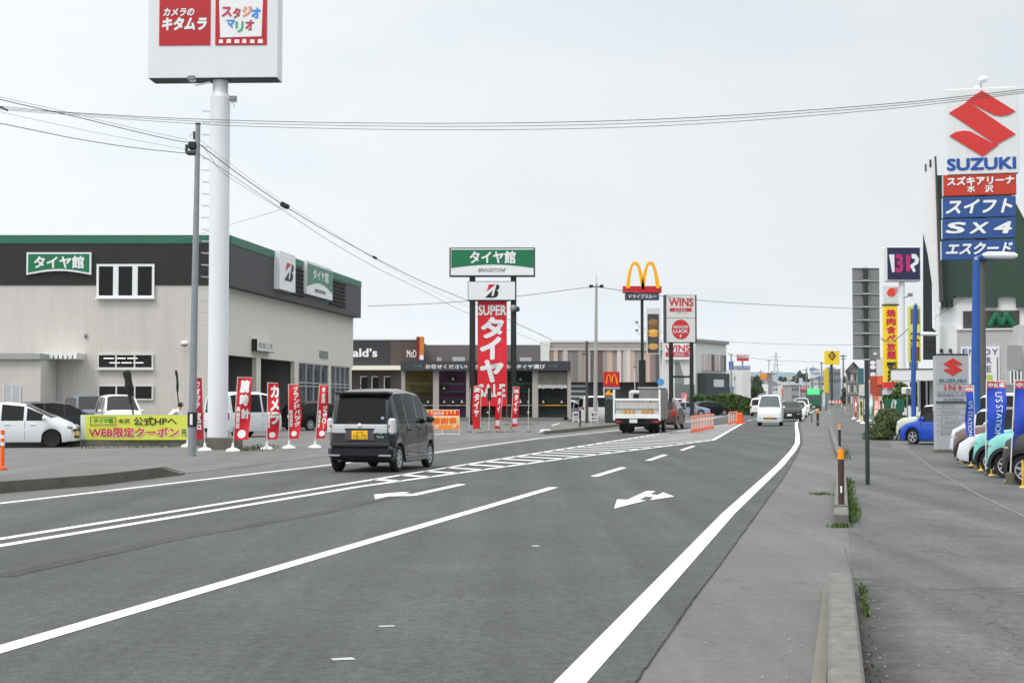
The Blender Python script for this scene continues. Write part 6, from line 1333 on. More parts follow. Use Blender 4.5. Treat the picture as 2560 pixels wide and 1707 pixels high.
car('hatchback', 'white hatchback between the mauve-brown and turquoise cars', 'car', 'hatch', wp, park(2452, 32.4, 'hatch', HR, 0.84), HR, scale=0.84, plate=None, group=GD)
car('kei_suv', 'mauve-brown small crossover beside the white boxy wagon', 'car', 'crossover', brn, park(2418, 34.8, 'crossover', HR, 0.84), HR, scale=0.84, arch=True, plate=None, group=GD, trim='dark')
car('kei_wagon', 'white boxy wagon at the far end of the nose-out dealer row by the grey slab', 'car', 'keibox', wp, park(2402, 38.4, 'keibox', HR, 0.76), HR, scale=0.76, plate=None, group=GD, trim='dark')
car('kei_suv', 'pale blue small car sliver between the white boxy wagon and the mauve-brown car', 'car', 'crossover', paint('ice blue', (170, 200, 208)), park(2415, 36.6, 'crossover', HR, 0.82), HR, scale=0.82, plate=None, group=GD)
car('hatchback', 'bright blue hatchback with alloy wheels left of the grey slab sign', 'car', 'hatch', paint('racing blue', (16, 72, 186)), park(2279, 50.5, 'hatch', -34, 0.86), -34, scale=0.86, plate=None, spokes=5)
car('kei_suv', 'cream and white crossover parked behind the bright blue hatchback', 'car', 'crossover', paint('cream', (206, 212, 196)), park(2262, 55, 'crossover', -50, 0.84), -50, scale=0.84, plate=None, arch=False)
car('kei_wagon', 'white compact wagon deep in the dealer lot behind the flags', 'car', 'keibox', wp, gp(2520, 47), HR, plate=None, group=GD)
# yellow car stops
ym = M('post yellow', (226, 178, 40), .6, var=.2, vs=8)
for i, (px, Y, h_) in enumerate([(2407, 35.2, .2), (2426, 33.8, .32), (2450, 31.6, .42), (2476, 29.4, .42), (2517, 27.4, .46), (2554, 25.3, .48)]):
    F = Fr(px, Y, 0); t = thing('chain_post', 'thin yellow post at the nose of the dealer row, %s from the right edge' % ['sixth', 'fifth', 'fourth', 'third', 'second', 'first'][i], 'post', F, group='yellow posts in front of the dealer cars'); m = MB(); m.tube((0, 0, 0), (0, 0, h_), .018, ym, n=8); m.lathe((0, 0, 0), [(.07, 0), (.06, .02), (.02, .04)], ym, 10); m.build('post', t)
# blue nobori flags
bf = M('flag blue', (40, 72, 186), .7); rf = M('flag orange red', (232, 60, 50), .7)
def bflag(px, py, hpx, wpx, Y, label, txt, topx, gap=.28, flip=1, btype='thin', ph=0, amp=.05, band=.12, bulge=0):
    return nobori(px, py, hpx, wpx, Y, label, [(0, band, rf), (band, 1, bf)], [(.02, .10, '中古車'[0], .05, .32, WH), (.02, .10, '古', .36, .62, WH), (.02, .10, '車', .68, .95, WH)] + txt, topx=topx, flip=flip, group='blue dealer flags', basemat=M('tan flag base', (96, 92, 78), .9), btype=btype, ph=ph, amp=amp, hgap=gap, bulge=bulge)
bflag(2462, 1189, 239, 46, 29.3, 'blue flag with a red top between the blue lamp pole and the parked cars', [(.18, .95, ">U'S STATION", .45, .8, WH)], 2467, gap=.37)
bflag(2523, 1212, 262, 58, 26.3, 'largest blue flag with a red top cut by the right edge of the picture', [(.16, .98, ">U'S STATION", .5, .85, WH)], 2538, btype='can', gap=.35)
bflag(2437, 1173, 211, 20, 32, 'narrow blue flag twisted behind the blue lamp pole', [(.3, .98, ">U'S STATION", .3, .8, WH)], 2434, ph=2, flip=-1, gap=.39)
# burger shop with tall roof on the right
MO = Fr(2340, 82, -RD); mo = thing('restaurant_building', 'white restaurant with a tall green roof wall and slim white fin', 'building', MO)
mgw = M('roof green', (46, 68, 56), .7, var=.10, vs=2.5, bump=.2, bs=8); mww = M('restaurant white', (226, 226, 226), .6, var=.04); mdk = M('dark brown strip', (70, 64, 62), .7); mcl = M('grey clapboard', (186, 186, 186), .65, var=.04)
m = MB(); q = pxz([(2307, 419), (2329, 401), (2333, 404), (2338, 560), (2345, 780), (2345, 1032), (2338, 1032), (2337, 830), (2329, 705), (2319, 640), (2308, 585)], MO); m.prism(q[::-1], -1.2, -.9, mww)
for px in ((2309, 419, 2313, 437), (2320, 408, 2325, 427)): a = MO.rc(*px); m.box(a[0], a[1], -1.22, -1.19, a[2], a[3], black)
m.build('white_fin', mo)
m = MB(); q = pxz([(2333, 400), (2337, 400), (2344, 560), (2355, 757), (2345, 757), (2338, 560)], MO); m.prism(q[::-1], -1.3, -.45, mdk); m.build('fin_edge', mo)
m = MB(); q = pxz([(2337, 441), (2372, 441), (2520, 480), (2540, 515), (2640, 700), (2640, 768), (2539, 768), (2539, 742), (2493, 742), (2493, 768), (2460, 768), (2460, 742), (2382, 742), (2382, 768), (2356, 768), (2350, 640)], MO); m.prism(q[::-1], -.4, 1.2, mgw)
for k in range(60): zz_ = MO.uv(2400, 768)[1] + k * .12; 
m.build('green_roof', mo)
m = MB(); a = MO.rc(2382, 742, 2640, 1032); m.prism(pxz([(2345, 768), (2392, 742), (2640, 742), (2640, 870), (2345, 870)], MO)[::-1], -.1, 1.5, mww)
for k in range(3): b = MO.rc(2352 + k * 12, 750, 2356 + k * 12, 776 - k * 4); m.box(b[0], b[1], -.42, -.401, b[2], b[3], black)
m.prism(pxz([(2338, 815), (2392, 815), (2392, 960), (2338, 960)], MO)[::-1], -.35, -.11, mww); m.build('white_wall', mo)
m = MB(); a = MO.rc(2407, 778, 2548, 823); m.box(a[0], a[1], -.16, -.11, a[2], a[3], mdk)
sgn = M('sign leaf green', (0, 96, 62), .5)
for x0, x1 in ((2470, 2490), (2512, 2490), (2514, 2492), (2538, 2516)): pass
k = 82 / F0
def cap_(p, q, r): a = MO.uv(*p); b = MO.uv(*q); m.tube((a[0], -.2, a[1]), (b[0], -.2, b[1]), r, sgn, n=14); m.ell((a[0], -.2, a[1]), r, r, r, sgn, 14, 10); m.ell((b[0], -.2, b[1]), r, r, r, sgn, 14, 10)
for p, q in (((2488, 788), (2474, 814)), ((2490, 788), (2503, 812)), ((2516, 788), (2503, 812)), ((2514, 788), (2532, 814))): cap_(p, q, 8.6 * k)
m.build('emblem_board', mo, smooth=50)
m = MB(); a = MO.rc(2392, 826, 2560, 1040); m.box(a[0], a[1], -.3, 6, 0, a[3], mcl)
for kk in range(34): zz_ = a[3] - kk * .14; m.box(a[0], a[1], -.308, -.3005, zz_ - .012, zz_, M('clapboard groove', (160, 160, 160), .7)) if zz_ > .2 else None
m.box(a[0] - .05, a[1], -.4, 6, a[3] + .002, a[3] + .08, mww); m.build('clapboard_wall', mo)
m = MB(); a = MO.rc(2400, 867, 2498, 960); m.box(a[0], a[1], -.38, -.32, a[2], a[3], mww)
pu = M('letter purple', (110, 70, 130), .6); bl2 = M('letter cobalt', (60, 84, 160), .6)
for st, px, mt in (('E', (2405, 873, 2417, 887), bl2), ('N', (2421, 873, 2434, 887), bl2), ('J', (2440, 873, 2450, 887), pu), ('O', (2456, 873, 2474, 887), pu), ('Y', (2478, 873, 2493, 887), pu), ('R', (2465, 893, 2476, 908), pu), ('E', (2465, 915, 2476, 930), M('letter grey', (110, 100, 116), .6))): b = MO.rc(*px); m.text(st, *b, -.40, mt, off=.03)
b = MO.rc(2490, 893, 2494, 955); m.box(b[0], b[1], -.40, -.385, b[2], b[3], M('letter grey', (110, 100, 116), .6)); b = MO.rc(2466, 937, 2480, 958); m.box(b[0], b[1], -.40, -.385, b[2], b[3], M('lime patch', (170, 196, 70), .6)); m.build('lettered_board', mo)
m = MB(); a = MO.rc(2306, 590, 2329, 895); m.prism(pxz([(2306, 585), (2318, 640), (2328, 710), (2329, 820), (2338, 830), (2338, 900), (2306, 900)], MO)[::-1], -.6, -.5, M('dark glazing', (26, 30, 32), .1)); 
for py in (850, 870): b = MO.rc(2312, py, 2336, py + 6); m.box(b[0], b[1], -.75, -.62, b[2], b[3], black)
m.build('stair_window', mo)
for i, px in enumerate((2352, 2374)): a = MO.uv(px, 877); m = MB(); m.ell((a[0], -.5, a[1]), .10, .1, .12, darkg, 10, 6); m.tube((a[0], -.36, a[1]), (a[0] + .1, -.36, a[1] - .15), .03, darkg, n=6); m.build('wall_lamp', mo)
m = MB(); a = MO.rc(2338, 960, 2392, 1040); m.box(a[0], a[1], .2, .4, 0, a[3], mdk); a = MO.rc(2296, 948, 2345, 1040); m.box(a[0], a[1], .5, .6, 0, a[3], vblack); b = MO.rc(2262, 950, 2300, 1040); m.box(b[0], b[1], .45, .6, 0, b[3], mww); m.box(b[0] + .3, b[1] - .1, .42, .449, 1.2, b[3] - .1, glass)
for px in (2300, 2318, 2334): x = MO.uv(px, 1000)[0]; m.box(x - .05, x + .05, .35, .45, 0, a[3], midg)
m.build('entrance', mo)
CF = Fr(2233, 70, -RD); cn = thing('canopy', 'white flat canopy projecting left from the restaurant over its entrance', 'canopy', CF); m = MB(); x1 = CF.uv(2340, 930)[0]; zt6, zb6 = CF.uv(2233, 924)[1], CF.uv(2233, 951)[1]; m.box(0, x1, 0, 2.5, zb6, zt6, mww); m.box(-.02, x1, -.03, 2.5, zt6 + .001, zt6 + .05, mdk); m.build('roof_slab', cn); m = MB(); m.tube((x1 * .9, .5, 0), (x1 * .9, .5, zb6), .08, midg, n=8); m.build('post', cn)
AN = Fr(2552, 66, -RD); an_ = thing('annex_building', 'grey panelled annex at the right edge behind the blue flags', 'building', AN); m = MB(); a = AN.rc(2545, 812, 2640, 1060); m.box(a[0], a[1], 0, 2, 0, a[3], mcl); m.build('upper_wall', an_)
m = MB(); a = AN.rc(2517, 865, 2551, 924); m.box(a[0], a[1], -.6, -.01, a[2], a[3], M('annex grey', (150, 150, 150), .7, var=.04)); a = AN.rc(2490, 962, 2640, 1060); m.box(a[0], a[1], -.9, -.65, 0, a[3], M('lower grey wall', (130, 130, 130), .8, var=.08, bump=.2, bs=10)); a = AN.rc(2522, 928, 2548, 958); m.box(a[0], a[1], -.62, -.58, a[2], a[3], glassc)
for k in range(4): x = a[0] + (a[1] - a[0]) * k / 3; m.box(x - .03, x + .03, -.66, -.621, a[2], a[3], white)
m.build('lower_wall', an_)
# ice cream pylon
IB = Fr(2259, 100, 0); ib = thing('pylon_sign', 'navy square sign with white and magenta initials on a white column', 'sign', IB)
m = MB(); a = IB.rc(2251, 703, 2269, 1040); m.tube(((a[0] + a[1]) / 2, .4, 0), ((a[0] + a[1]) / 2, .4, a[3]), (a[1] - a[0]) / 2, MATS['column white'], n=20); m.build('column', ib, smooth=40)
m = MB(); a = IB.rc(2216, 617, 2302, 703); m.rbox(a[0], a[1], 0, .8, a[2], a[3], .04, offw); b = IB.rc(2218, 619, 2300, 699); m.box(b[0], b[1], -.03, -.002, b[2], b[3], M('navy', (32, 34, 74), .5))
mag = M('magenta', (186, 38, 110), .5)
m.prism(pxz([(2222, 637), (2235, 636), (2236, 680), (2230, 681)], IB)[::-1], -.06, -.035, white); b = IB.rc(2238, 636, 2257, 681); m.text('3', *b, -.06, mag, off=.07)
m.prism(pxz([(2264, 636), (2276, 640), (2274, 660), (2276, 668), (2273, 680), (2265, 679)], IB)[::-1], -.06, -.035, mag)
m.prism(pxz([(2278, 635), (2290, 636), (2297, 648), (2294, 660), (2284, 666), (2289, 678), (2283, 681), (2274, 664), (2286, 655), (2287, 648), (2279, 646)], IB)[::-1], -.06, -.035, white); m.build('sign_box', ib)
sp_ = MB(); x, z = IB.uv(2272, 740); sp_.tube((x - .3, .1, z - .1), (x, -.1, z), .04, galv, n=6); sp_.rbox(x - .1, x + .2, -.3, 0, z - .05, z + .2, .03, galv); sp_.build('flood_lamp', ib)
# yellow barbecue sign
YF = Fr(2228, 120, 0); ys = thing('vertical_sign', 'tall yellow vertical sign with red and black characters', 'sign', YF)
yy_ = M('signboard yellow', (246, 212, 30), .5); m = MB(); a = YF.rc(2210, 764, 2246, 955); m.box(a[0], a[1], 0, .6, a[2], a[3], yy_); b = YF.rc(2209, 760, 2247, 764); m.box(b[0], b[1], -.05, .65, b[2], b[3], darkg); b = YF.rc(2210, 955, 2246, 970); m.box(b[0], b[1], 0, .6, b[2], b[3] - .01, M('signboard red', (216, 50, 50), .5))
b = YF.rc(2216, 772, 2240, 898); m.vtext('焼肉食べ放題', *b, -.03, M('character red', (206, 36, 60), .5), off=.045); b = YF.rc(2219, 905, 2234, 955); m.vtext('1980円', *b, -.03, black, off=.05); b = YF.rc(2235, 903, 2242, 925); m.vtext('昼夜', *b, -.03, darkg, off=.02); m.build('sign_box', ys)
m = MB(); a = YF.rc(2211, 715, 2247, 758); m.box(a[0], a[1], .05, .55, a[2], a[3], offw); m.prism(pxz([(2217, 731), (2224, 720), (2246, 719), (2246, 721), (2232, 722), (2246, 726), (2246, 728), (2234, 728), (2244, 733), (2240, 733), (2235, 741), (2221, 740)], YF)[::-1], .02, .045, M('hex red', (226, 60, 46), .5)); m.build('emblem_panel', ys)
m = MB(); a = YF.rc(2222, 970, 2234, 1045); m.box(a[0], a[1], .2, .5, 0, a[3], paleg); m.build('post', ys)
VF = Fr(2287, 110, 0); vs_ = thing('vertical_sign', 'yellow and dark vertical sign behind the small blue lamp pole', 'sign', VF); m = MB(); a = VF.rc(2272, 765, 2303, 905); m.box(a[0], a[1], 0, .5, a[2], a[3], M('pale yellow casing', (214, 214, 110), .6)); b = VF.rc(2276, 772, 2299, 810); m.box(b[0], b[1], -.02, -.002, b[2], b[3], M('photo panel', (110, 100, 90), .7, var=.3, vs=2)); b = VF.rc(2276, 832, 2299, 901); m.box(b[0], b[1], -.02, -.002, b[2], b[3], M('dark red panel', (96, 44, 44), .6)); b = VF.rc(2277, 834, 2298, 868); m.vtext('串焼', b[0], b[1], b[2], b[3], -.03, yy_, off=.04); b = VF.rc(2278, 870, 2297, 900); m.vtext('丼飯', b[0], b[1], b[2], b[3], -.03, M('brown letters', (150, 80, 70), .6), off=.04); m.build('sign_box', vs_); m = MB(); m.box(-.3, .3, .1, .4, 0, VF.uv(2287, 905)[1] - .01, midg); m.build('post', vs_)
# hedge bushes + green hanging sign
bush('hedge', 'large rounded olive-green bush left of the pale and blue cars', 2226, 56.5, 100, 1022, 1095, 'b', 11000, .085, 1.6, 'hedge', 3)
bush('shrub', 'dark green shrub above the green sign beyond the rounded bush', 2252, 66, 58, 974, 1022, 'a', 1800, .16, 1.2, 'shrub', 5)
F = Fr(2238, 62, 0); t = thing('sign_board', 'dark green board with white vertical writing among the bushes', 'sign', F); m = MB(); a = F.rc(2214, 997, 2261, 1030); m.box(a[0], a[1], 0, .08, a[2], a[3], M('board deep green', (20, 96, 70), .6)); b = F.rc(2226, 997, 2242, 1028); m.prism([(b[0], b[2]), (b[1] - .1, b[2] + .02), (b[1], b[3] - .1), ((b[0] + b[1]) / 2, b[3]), (b[0] + .05, b[3] - .15)], -.02, -.003, offw); m.vtext('木曽路', b[0] + .08, b[1] - .1, b[2] + .05, b[3] - .05, -.03, darkg, off=.02); m.build('panel', t); m = MB(); m.tube((a[0] + .1, .04, 0), (a[0] + .1, .04, a[2]), .03, darkg, n=6); m.tube((a[1] - .1, .04, 0), (a[1] - .1, .04, a[2]), .03, darkg, n=6); m.build('posts', t)
F = Fr(2270, 64, 0); t = thing('sign_board', 'small white board with a square character beside the canopy', 'sign', F); m = MB(); a = F.rc(2255, 968, 2283, 986); m.rbox(a[0], a[1], 0, .15, a[2], a[3], .05, offw); b = F.rc(2266, 971, 2276, 982); m.text('回', *b, -.02, darkg, off=.02); m.build('panel', t); m = MB(); m.tube(((a[0] + a[1]) / 2, .08, 0), ((a[0] + a[1]) / 2, .08, a[2]), .03, midg, n=6); m.build('post', t)
# ---- far right shop fronts, signs
def blk(name, label, px, Y, mat, depth=8, extra=None, roof=None, cat='building', z0=0):
    rt = px[0] > 1990; F = Fr((px[0] + px[2]) / 2, Y, -RD if rt else 0); depth = min(depth, 3) if rt else depth; t = thing(name, label, cat, F); a = F.rc(*px); m = MB(); m.box(a[0], a[1], 0, depth, z0, a[3], mat); m.build('wall', t)
    if roof: m = MB(); m.box(a[0] - .3, a[1] + .3, -.3, depth + .2, a[3] + .01, a[3] + .4, roof); m.build('roof', t)
    if extra:
        for nm, q, mt in extra: b = F.rc(*q); m = MB(); m.box(b[0], b[1], -.15, -.02, b[2], b[3], mt); m.build(nm, t)
    return t, F
dw = M('dull white wall', (208, 208, 206), .8, var=.05); dg = M('dull grey wall', (150, 150, 148), .8, var=.08); db = M('dull brown wall', (120, 104, 96), .8); dkw = M('distant window', (70, 76, 80), .3)
blk('shop_building', 'white shop wall between the tall sign back and the yellow vertical sign', (2188, 893, 2222, 1040), 150, dw, extra=[('window', (2190, 975, 2205, 1000), dkw)])
blk('shop_building', 'orange-red roadside shop front below the grey road sign back', (2176, 940, 2210, 1035), 135, M('shop orange red', (176, 70, 48), .7, var=.15), extra=[('sign_panel', (2193, 943, 2208, 962), M('shop orange', (224, 100, 60), .6)), ('window', (2178, 995, 2194, 1030), dkw)])
t, F = blk('shop_building', 'black and white roadside shop front beside the yellow sign', (2203, 972, 2224, 1035), 128, darkg); b = F.rc(2204, 973, 2222, 988); m = MB(); m.text('祭', *b, -.1, offw, off=.05); m.build('lettering', t)
for i, (px, Y, y0, c1, c2, st, lb) in enumerate([(2185, 82, 990, (244, 120, 60), (250, 236, 150), 'お得', 'orange and yellow flag right of the dark sign pole'), (2197, 80, 990, (244, 214, 190), (250, 230, 216), '営業', 'pale peach flag right of the orange and yellow flag'), (2157, 95, 988, (84, 84, 110), (84, 84, 110), '営業中', 'slate blue flag left of the dark sign pole'), (2148, 105, 996, (230, 226, 120), (240, 236, 160), '麺', 'pale yellow flag left of the slate flag'), (2134, 120, 992, (206, 84, 70), (206, 84, 70), '大', 'brick red flag leftmost beneath the grey sign back'), (2172, 108, 985, (226, 226, 226), (120, 180, 170), '新', 'white and teal flag just right of the dark sign pole')]):
    by_ = 1002 + 5475 / Y; nobori(px, by_, by_ - y0, 9 if i > 1 else 11, Y, lb, [(0, .5, M('nob %d a' % i, c1, .7)), (.5, 1, M('nob %d b' % i, c2, .7))], [(.1, .8, st, .2, .8, white if i not in (1, 3) else darkg)], group='small flags outside the far right shops', hgap=.1, btype='dome')
F = Fr(2156, 125, 0); t = thing('vertical_sign', 'teal vertical sign with a white lower panel left of the dark pole', 'sign', F); m = MB(); a = F.rc(2146, 920, 2160, 960); m.box(a[0], a[1], 0, .4, a[2], a[3], M('sign teal', (60, 110, 116), .6)); b = F.rc(2149, 961, 2161, 988); m.box(b[0], b[1], 0, .3, b[2], b[3], offw); m.build('sign_box', t); m = MB(); m.box(-.1, .1, .1, .3, 0, b[2], midg); m.build('post', t)
F = Fr(2182, 140, 0); t = thing('vertical_sign', 'dark vertical sign with white dots just right of the dark sign pole', 'sign', F); m = MB(); a = F.rc(2172, 898, 2191, 950); m.box(a[0], a[1], 0, .4, a[2], a[3], M('sign plum', (92, 86, 98), .6)); 
for py in (907, 918, 936): c = F.uv(2182, py); m.ell((c[0], -.03, c[1]), .28, .02, .22, white, 10, 6)
m.build('sign_box', t); m = MB(); m.box(-.15, .15, .1, .3, 0, a[2], midg); m.build('post', t)
# small half-timbered house
F = Fr(2135, 175, -RD); t = thing('house', 'dark gabled timber-frame house behind the grey road sign back', 'house', F); m = MB(); m.prism(pxz([(2116, 1035), (2116, 930), (2134, 912), (2152, 930), (2152, 1035)], F)[::-1], 0, 4, M('house grey', (168, 166, 162), .8, var=.1)); m.build('wall', t)
m = MB(); 
for a_, b_ in (((2114, 932), (2134, 910)), ((2154, 932), (2134, 910))): p, q = F.uv(*a_), F.uv(*b_); m.add([(p[0], -.5, p[1]), (q[0], -.5, q[1]), (q[0], 4.3, q[1]), (p[0], 4.3, p[1]), (p[0], -.5, p[1] + .3), (q[0], -.5, q[1] + .3), (q[0], 4.3, q[1] + .3), (p[0], 4.3, p[1] + .3)], [(0, 1, 2, 3), (4, 7, 6, 5), (0, 4, 5, 1), (1, 5, 6, 2), (2, 6, 7, 3), (3, 7, 4, 0)], M('house roof', (84, 66, 64), .8))
m.build('roof', t)
for i in range(4):
    for j in range(3): b = F.rc(2120 + i * 8, 935 + j * 28, 2124 + i * 8, 952 + j * 28); m = MB(); m.box(b[0], b[1], -.08, -.01, b[2], b[3], white if (i + j) % 2 else dkw); m.build('window', t)
m = MB()
for i in range(6): b = F.rc(2116.5 + i * 7, 930, 2118 + i * 7, 1030); m.box(b[0], b[1], -.16, -.09, b[2], b[3], M('dark timber', (70, 64, 62), .8))
for py in (932, 958, 986): b = F.rc(2116, py, 2152, py + 2); m.box(b[0], b[1], -.2, -.161, b[2], b[3], MATS['dark timber'])
m.build('timber_frame', t)
blk('tower_block', 'slim cream tower rising left of the gabled house', (2104, 918, 2114, 1030), 260, M('cream wall', (228, 222, 208), .8))
# ---- far background along the road
def psign(label, px, Y, mat, post, texts=(), cat='sign', name='pylon_sign', depth=.6, group=None, thick=.15):
    F = Fr((px[0] + px[2]) / 2, Y, 0); t = thing(name, label, cat, F); a = F.rc(*px); m = MB(); m.box(a[0], a[1], 0, depth, a[2], a[3], mat)
    for st, q, mt in texts:
        b = F.rc(*q)
        if st: m.text(st, *b, -.06, mt, off=.05)
        else: m.box(b[0], b[1], -.05, -.01, b[2], b[3], mt)
    m.build('sign_box', t); m = MB(); m.tube((0, depth / 2, 0), (0, depth / 2, a[2]), thick, post, n=8); m.build('post', t); return t, F
t, F = psign('yellow square sign with a dark flower-like mark on a dark pole', (2062, 877, 2099, 911), 240, yy_, darkg, thick=.22)
m = MB(); rr_ = random.Random(3)
for (dx, dy, wd) in ((0, -8, 8), (-7, -4, 5), (5, -4, 6), (-8, 0, 5), (0, 0, 6), (8, 0, 5), (-6, 5, 6), (5, 5, 6), (0, 9, 8), (0, -12, 5), (0, 13, 4)): b = F.rc(2080.5 + dx * .9 - wd / 2, 889 + dy * .8 - 1.3, 2080.5 + dx * .9 + wd / 2, 889 + dy * .8 + 1.3); m.box(b[0], b[1], -.06, -.01, b[2], b[3], M('sign maroon', (96, 46, 50), .6))
m.build('mark', t)
psign('slim yellow vertical sign below the yellow square sign', (2062, 922, 2072, 982), 235, M('sign mustard', (214, 190, 40), .6), galv, thick=.2)
F = Fr(2040, 330, 25); t = thing('billboard', 'white billboard with slanted blue top and bottom bands right of the far trees', 'billboard', F); m = MB(); q = pxz([(2024, 946), (2024, 922), (2053, 922), (2053, 943)], F); m.prism(q[::-1], 0, .6, white); q = pxz([(2024, 926), (2024, 922), (2048, 922)], F); m.prism(q[::-1], -.1, -.02, M('billboard blue', (50, 110, 190), .6)); q = pxz([(2030, 945.5), (2053, 939), (2053, 943)], F); m.prism(q[::-1], -.1, -.02, MATS['billboard blue']); b = F.rc(2028, 929, 2050, 938); m.text('Fujita', *b, -.08, dg, off=.03, shear=.3); m.build('sign_box', t); m = MB(); z = F.uv(2040, 944)[1]; m.tube((-1, .3, 0), (-1, .3, z), .25, galv, n=8); m.tube((1.2, .3, 0), (1.2, .3, z), .25, galv, n=8); m.build('posts', t)
psign('small red lettered sign on a thin pole above the white far shops', (1843, 886, 1872, 902), 260, M('distant red', (196, 60, 70), .6), galv, [('WINS', (1844, 886.5, 1871, 893), white), ('', (1843, 894, 1872, 895), offw)])
psign('narrow blue sign on a white pole beside the far hall', (1823, 903, 1834, 924), 250, M('distant blue', (66, 96, 176), .6), offw)
psign('orange rectangular sign far beyond the white wagon', (1900, 934, 1917, 949), 420, M('distant orange', (224, 140, 60), .6), galv, thick=.4)
psign('brown-grey rectangular sign beside the far orange sign', (1917.5, 933, 1931, 948), 430, M('distant taupe', (130, 116, 104), .7), galv, thick=.4)
psign('round white hanging sign below the far orange sign', (1906, 960, 1920, 977), 350, white, galv)
psign('pale lilac vertical sign in front of the far trees', (1999, 945, 2007, 962), 300, M('pale lilac', (196, 200, 222), .6), galv)
psign('small framed sign on thin posts left of the far trees', (1968, 938, 1981, 949), 380, M('distant olive', (170, 176, 160), .7), galv)
psign('orange-red small vertical sign far down the road', (1954, 971, 1961, 986), 300, M('distant brick', (216, 130, 100), .7), galv)
psign('red disc sign between the far white buildings', (1846, 939, 1854, 951), 240, M('distant maroon', (160, 70, 76), .6), offw)
blk('shop_building', 'white shop with a bright blue awning beyond the hedge', (1817, 925, 1848, 1000), 240, dw, extra=[('awning', (1819, 966, 1834, 973), M('awning blue', (40, 140, 214), .6)), ('window', (1822, 976, 1832, 990), dkw), ('window', (1836, 940, 1842, 950), dkw)])
blk('shop_building', 'grey shop with pale blue top stripe behind the small red sign pole', (1840, 914, 1876, 1000), 275, dg, extra=[('top_stripe', (1846, 916, 1873, 922), M('stripe blue', (130, 156, 200), .6)), ('window', (1842, 970, 1852, 985), dkw), ('white_panel', (1843, 925, 1855, 935), dw)])
blk('white_slab_building', 'tall blank white slab left of the white wagon', (1857, 924, 1877, 1004), 232, dw)
bl3 = [('white low building behind the far orange sign', (1899, 950, 1918, 1012), 460, dw, gb), ('grey block below the far brown-grey sign', (1917, 946, 1932, 1012), 480, dg, None), ('pale house centre-left of the far trees', (1932, 962, 1955, 1010), 440, dw, dg), ('pale flat-roofed shop with a white roof edge in the distance', (1934, 955, 1950, 975), 520, dg, dw), ('white house with grey side in the far distance', (1965, 958, 1984, 1008), 400, dw, dw), ('grey gabled warehouse in front of the far trees', (1978, 962, 1998, 1008), 370, dg, dw), ('white low shops below the white and blue billboard', (2005, 955, 2025, 1008), 420, dw, None), ('white block right of the green truck', (2024, 948, 2062, 1010), 390, dw, dg), ('grey building behind the slim yellow sign', (2066, 922, 2102, 1012), 300, M('mottled grey wall', (124, 130, 130), .8, var=.3, vs=.5), None), ('brown building far left of the distant trees', (1950, 965, 1966, 1008), 560, db, None), ('dark narrow building right of the white slab', (1876, 940, 1884, 1005), 330, M('maroon grey wall', (128, 108, 108), .8), None)]
for lb, px, Y, mt, rf_ in bl3:
    t, F = blk('distant_building', lb, px, Y, mt, roof=rf_, depth=12); wd = px[2] - px[0]
    for i in range(max(2, int(wd / 6))):
        for j in range(2):
            b = F.rc(px[0] + 2 + i * 6, px[1] + 8 + j * 18, px[0] + 5 + i * 6, px[1] + 14 + j * 18)
            if b[2] > 0: m = MB(); m.box(b[0], b[1], -.1, -.02, b[2], b[3], dkw); m.build('window', t)
t, F = blk('small_canopy_shop', 'small building with a red-pink roof left of the green truck', (2004, 976, 2018, 1008), 300, dg, roof=M('pink roof', (200, 70, 96), .7))
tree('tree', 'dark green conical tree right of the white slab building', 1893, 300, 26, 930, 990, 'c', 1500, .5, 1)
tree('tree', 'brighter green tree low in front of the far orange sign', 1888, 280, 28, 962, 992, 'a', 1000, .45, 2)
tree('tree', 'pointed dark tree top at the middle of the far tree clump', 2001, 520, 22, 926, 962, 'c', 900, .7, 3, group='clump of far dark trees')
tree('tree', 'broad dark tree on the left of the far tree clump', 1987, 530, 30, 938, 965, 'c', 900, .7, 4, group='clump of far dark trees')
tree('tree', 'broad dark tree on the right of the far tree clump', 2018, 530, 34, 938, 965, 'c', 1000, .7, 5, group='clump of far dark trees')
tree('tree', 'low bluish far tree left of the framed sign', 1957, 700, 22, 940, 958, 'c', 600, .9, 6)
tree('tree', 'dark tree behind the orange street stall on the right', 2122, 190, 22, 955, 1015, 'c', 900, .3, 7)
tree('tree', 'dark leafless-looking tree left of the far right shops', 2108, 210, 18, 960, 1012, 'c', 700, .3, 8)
bush('hedge', 'long clipped green hedge behind the black hatchback', 1797, 158, 150, 988, 1035, 'a', 9000, .28, 3, 'hedge', 9, boxy=True)
# orange/white stall
F = Fr(2090, 200, 0); t = thing('road_barrier', 'low orange and white barrier at the far right pavement', 'barrier', F); m = MB(); 
for i in range(8): a = F.rc(2073 + i * 4, 1001, 2077 + i * 4, 1008); m.box(a[0], a[1], 0, .4, a[2], a[3], orange if i % 2 else offw)
m.build('bar', t); m = MB(); 
for px in (2080, 2095): x = F.uv(px, 1000)[0]; m.tube((x, .2, 0), (x, .2, .9), .1, galv, n=6)
m.build('legs', t)
# railing on the far right kerb
F = Fr(2070, 170, 70); t = thing('guard_rail', 'grey pipe railing beside the green truck', 'railing', F); m = MB()
for i in range(10): m.tube((i * 2.0, 0, 0), (i * 2.0, 0, .95), .04, paleg, n=6)
for z in (.4, .9): m.tube((0, 0, z), (18, 0, z), .035, paleg, n=6)
m.build('rails', t)
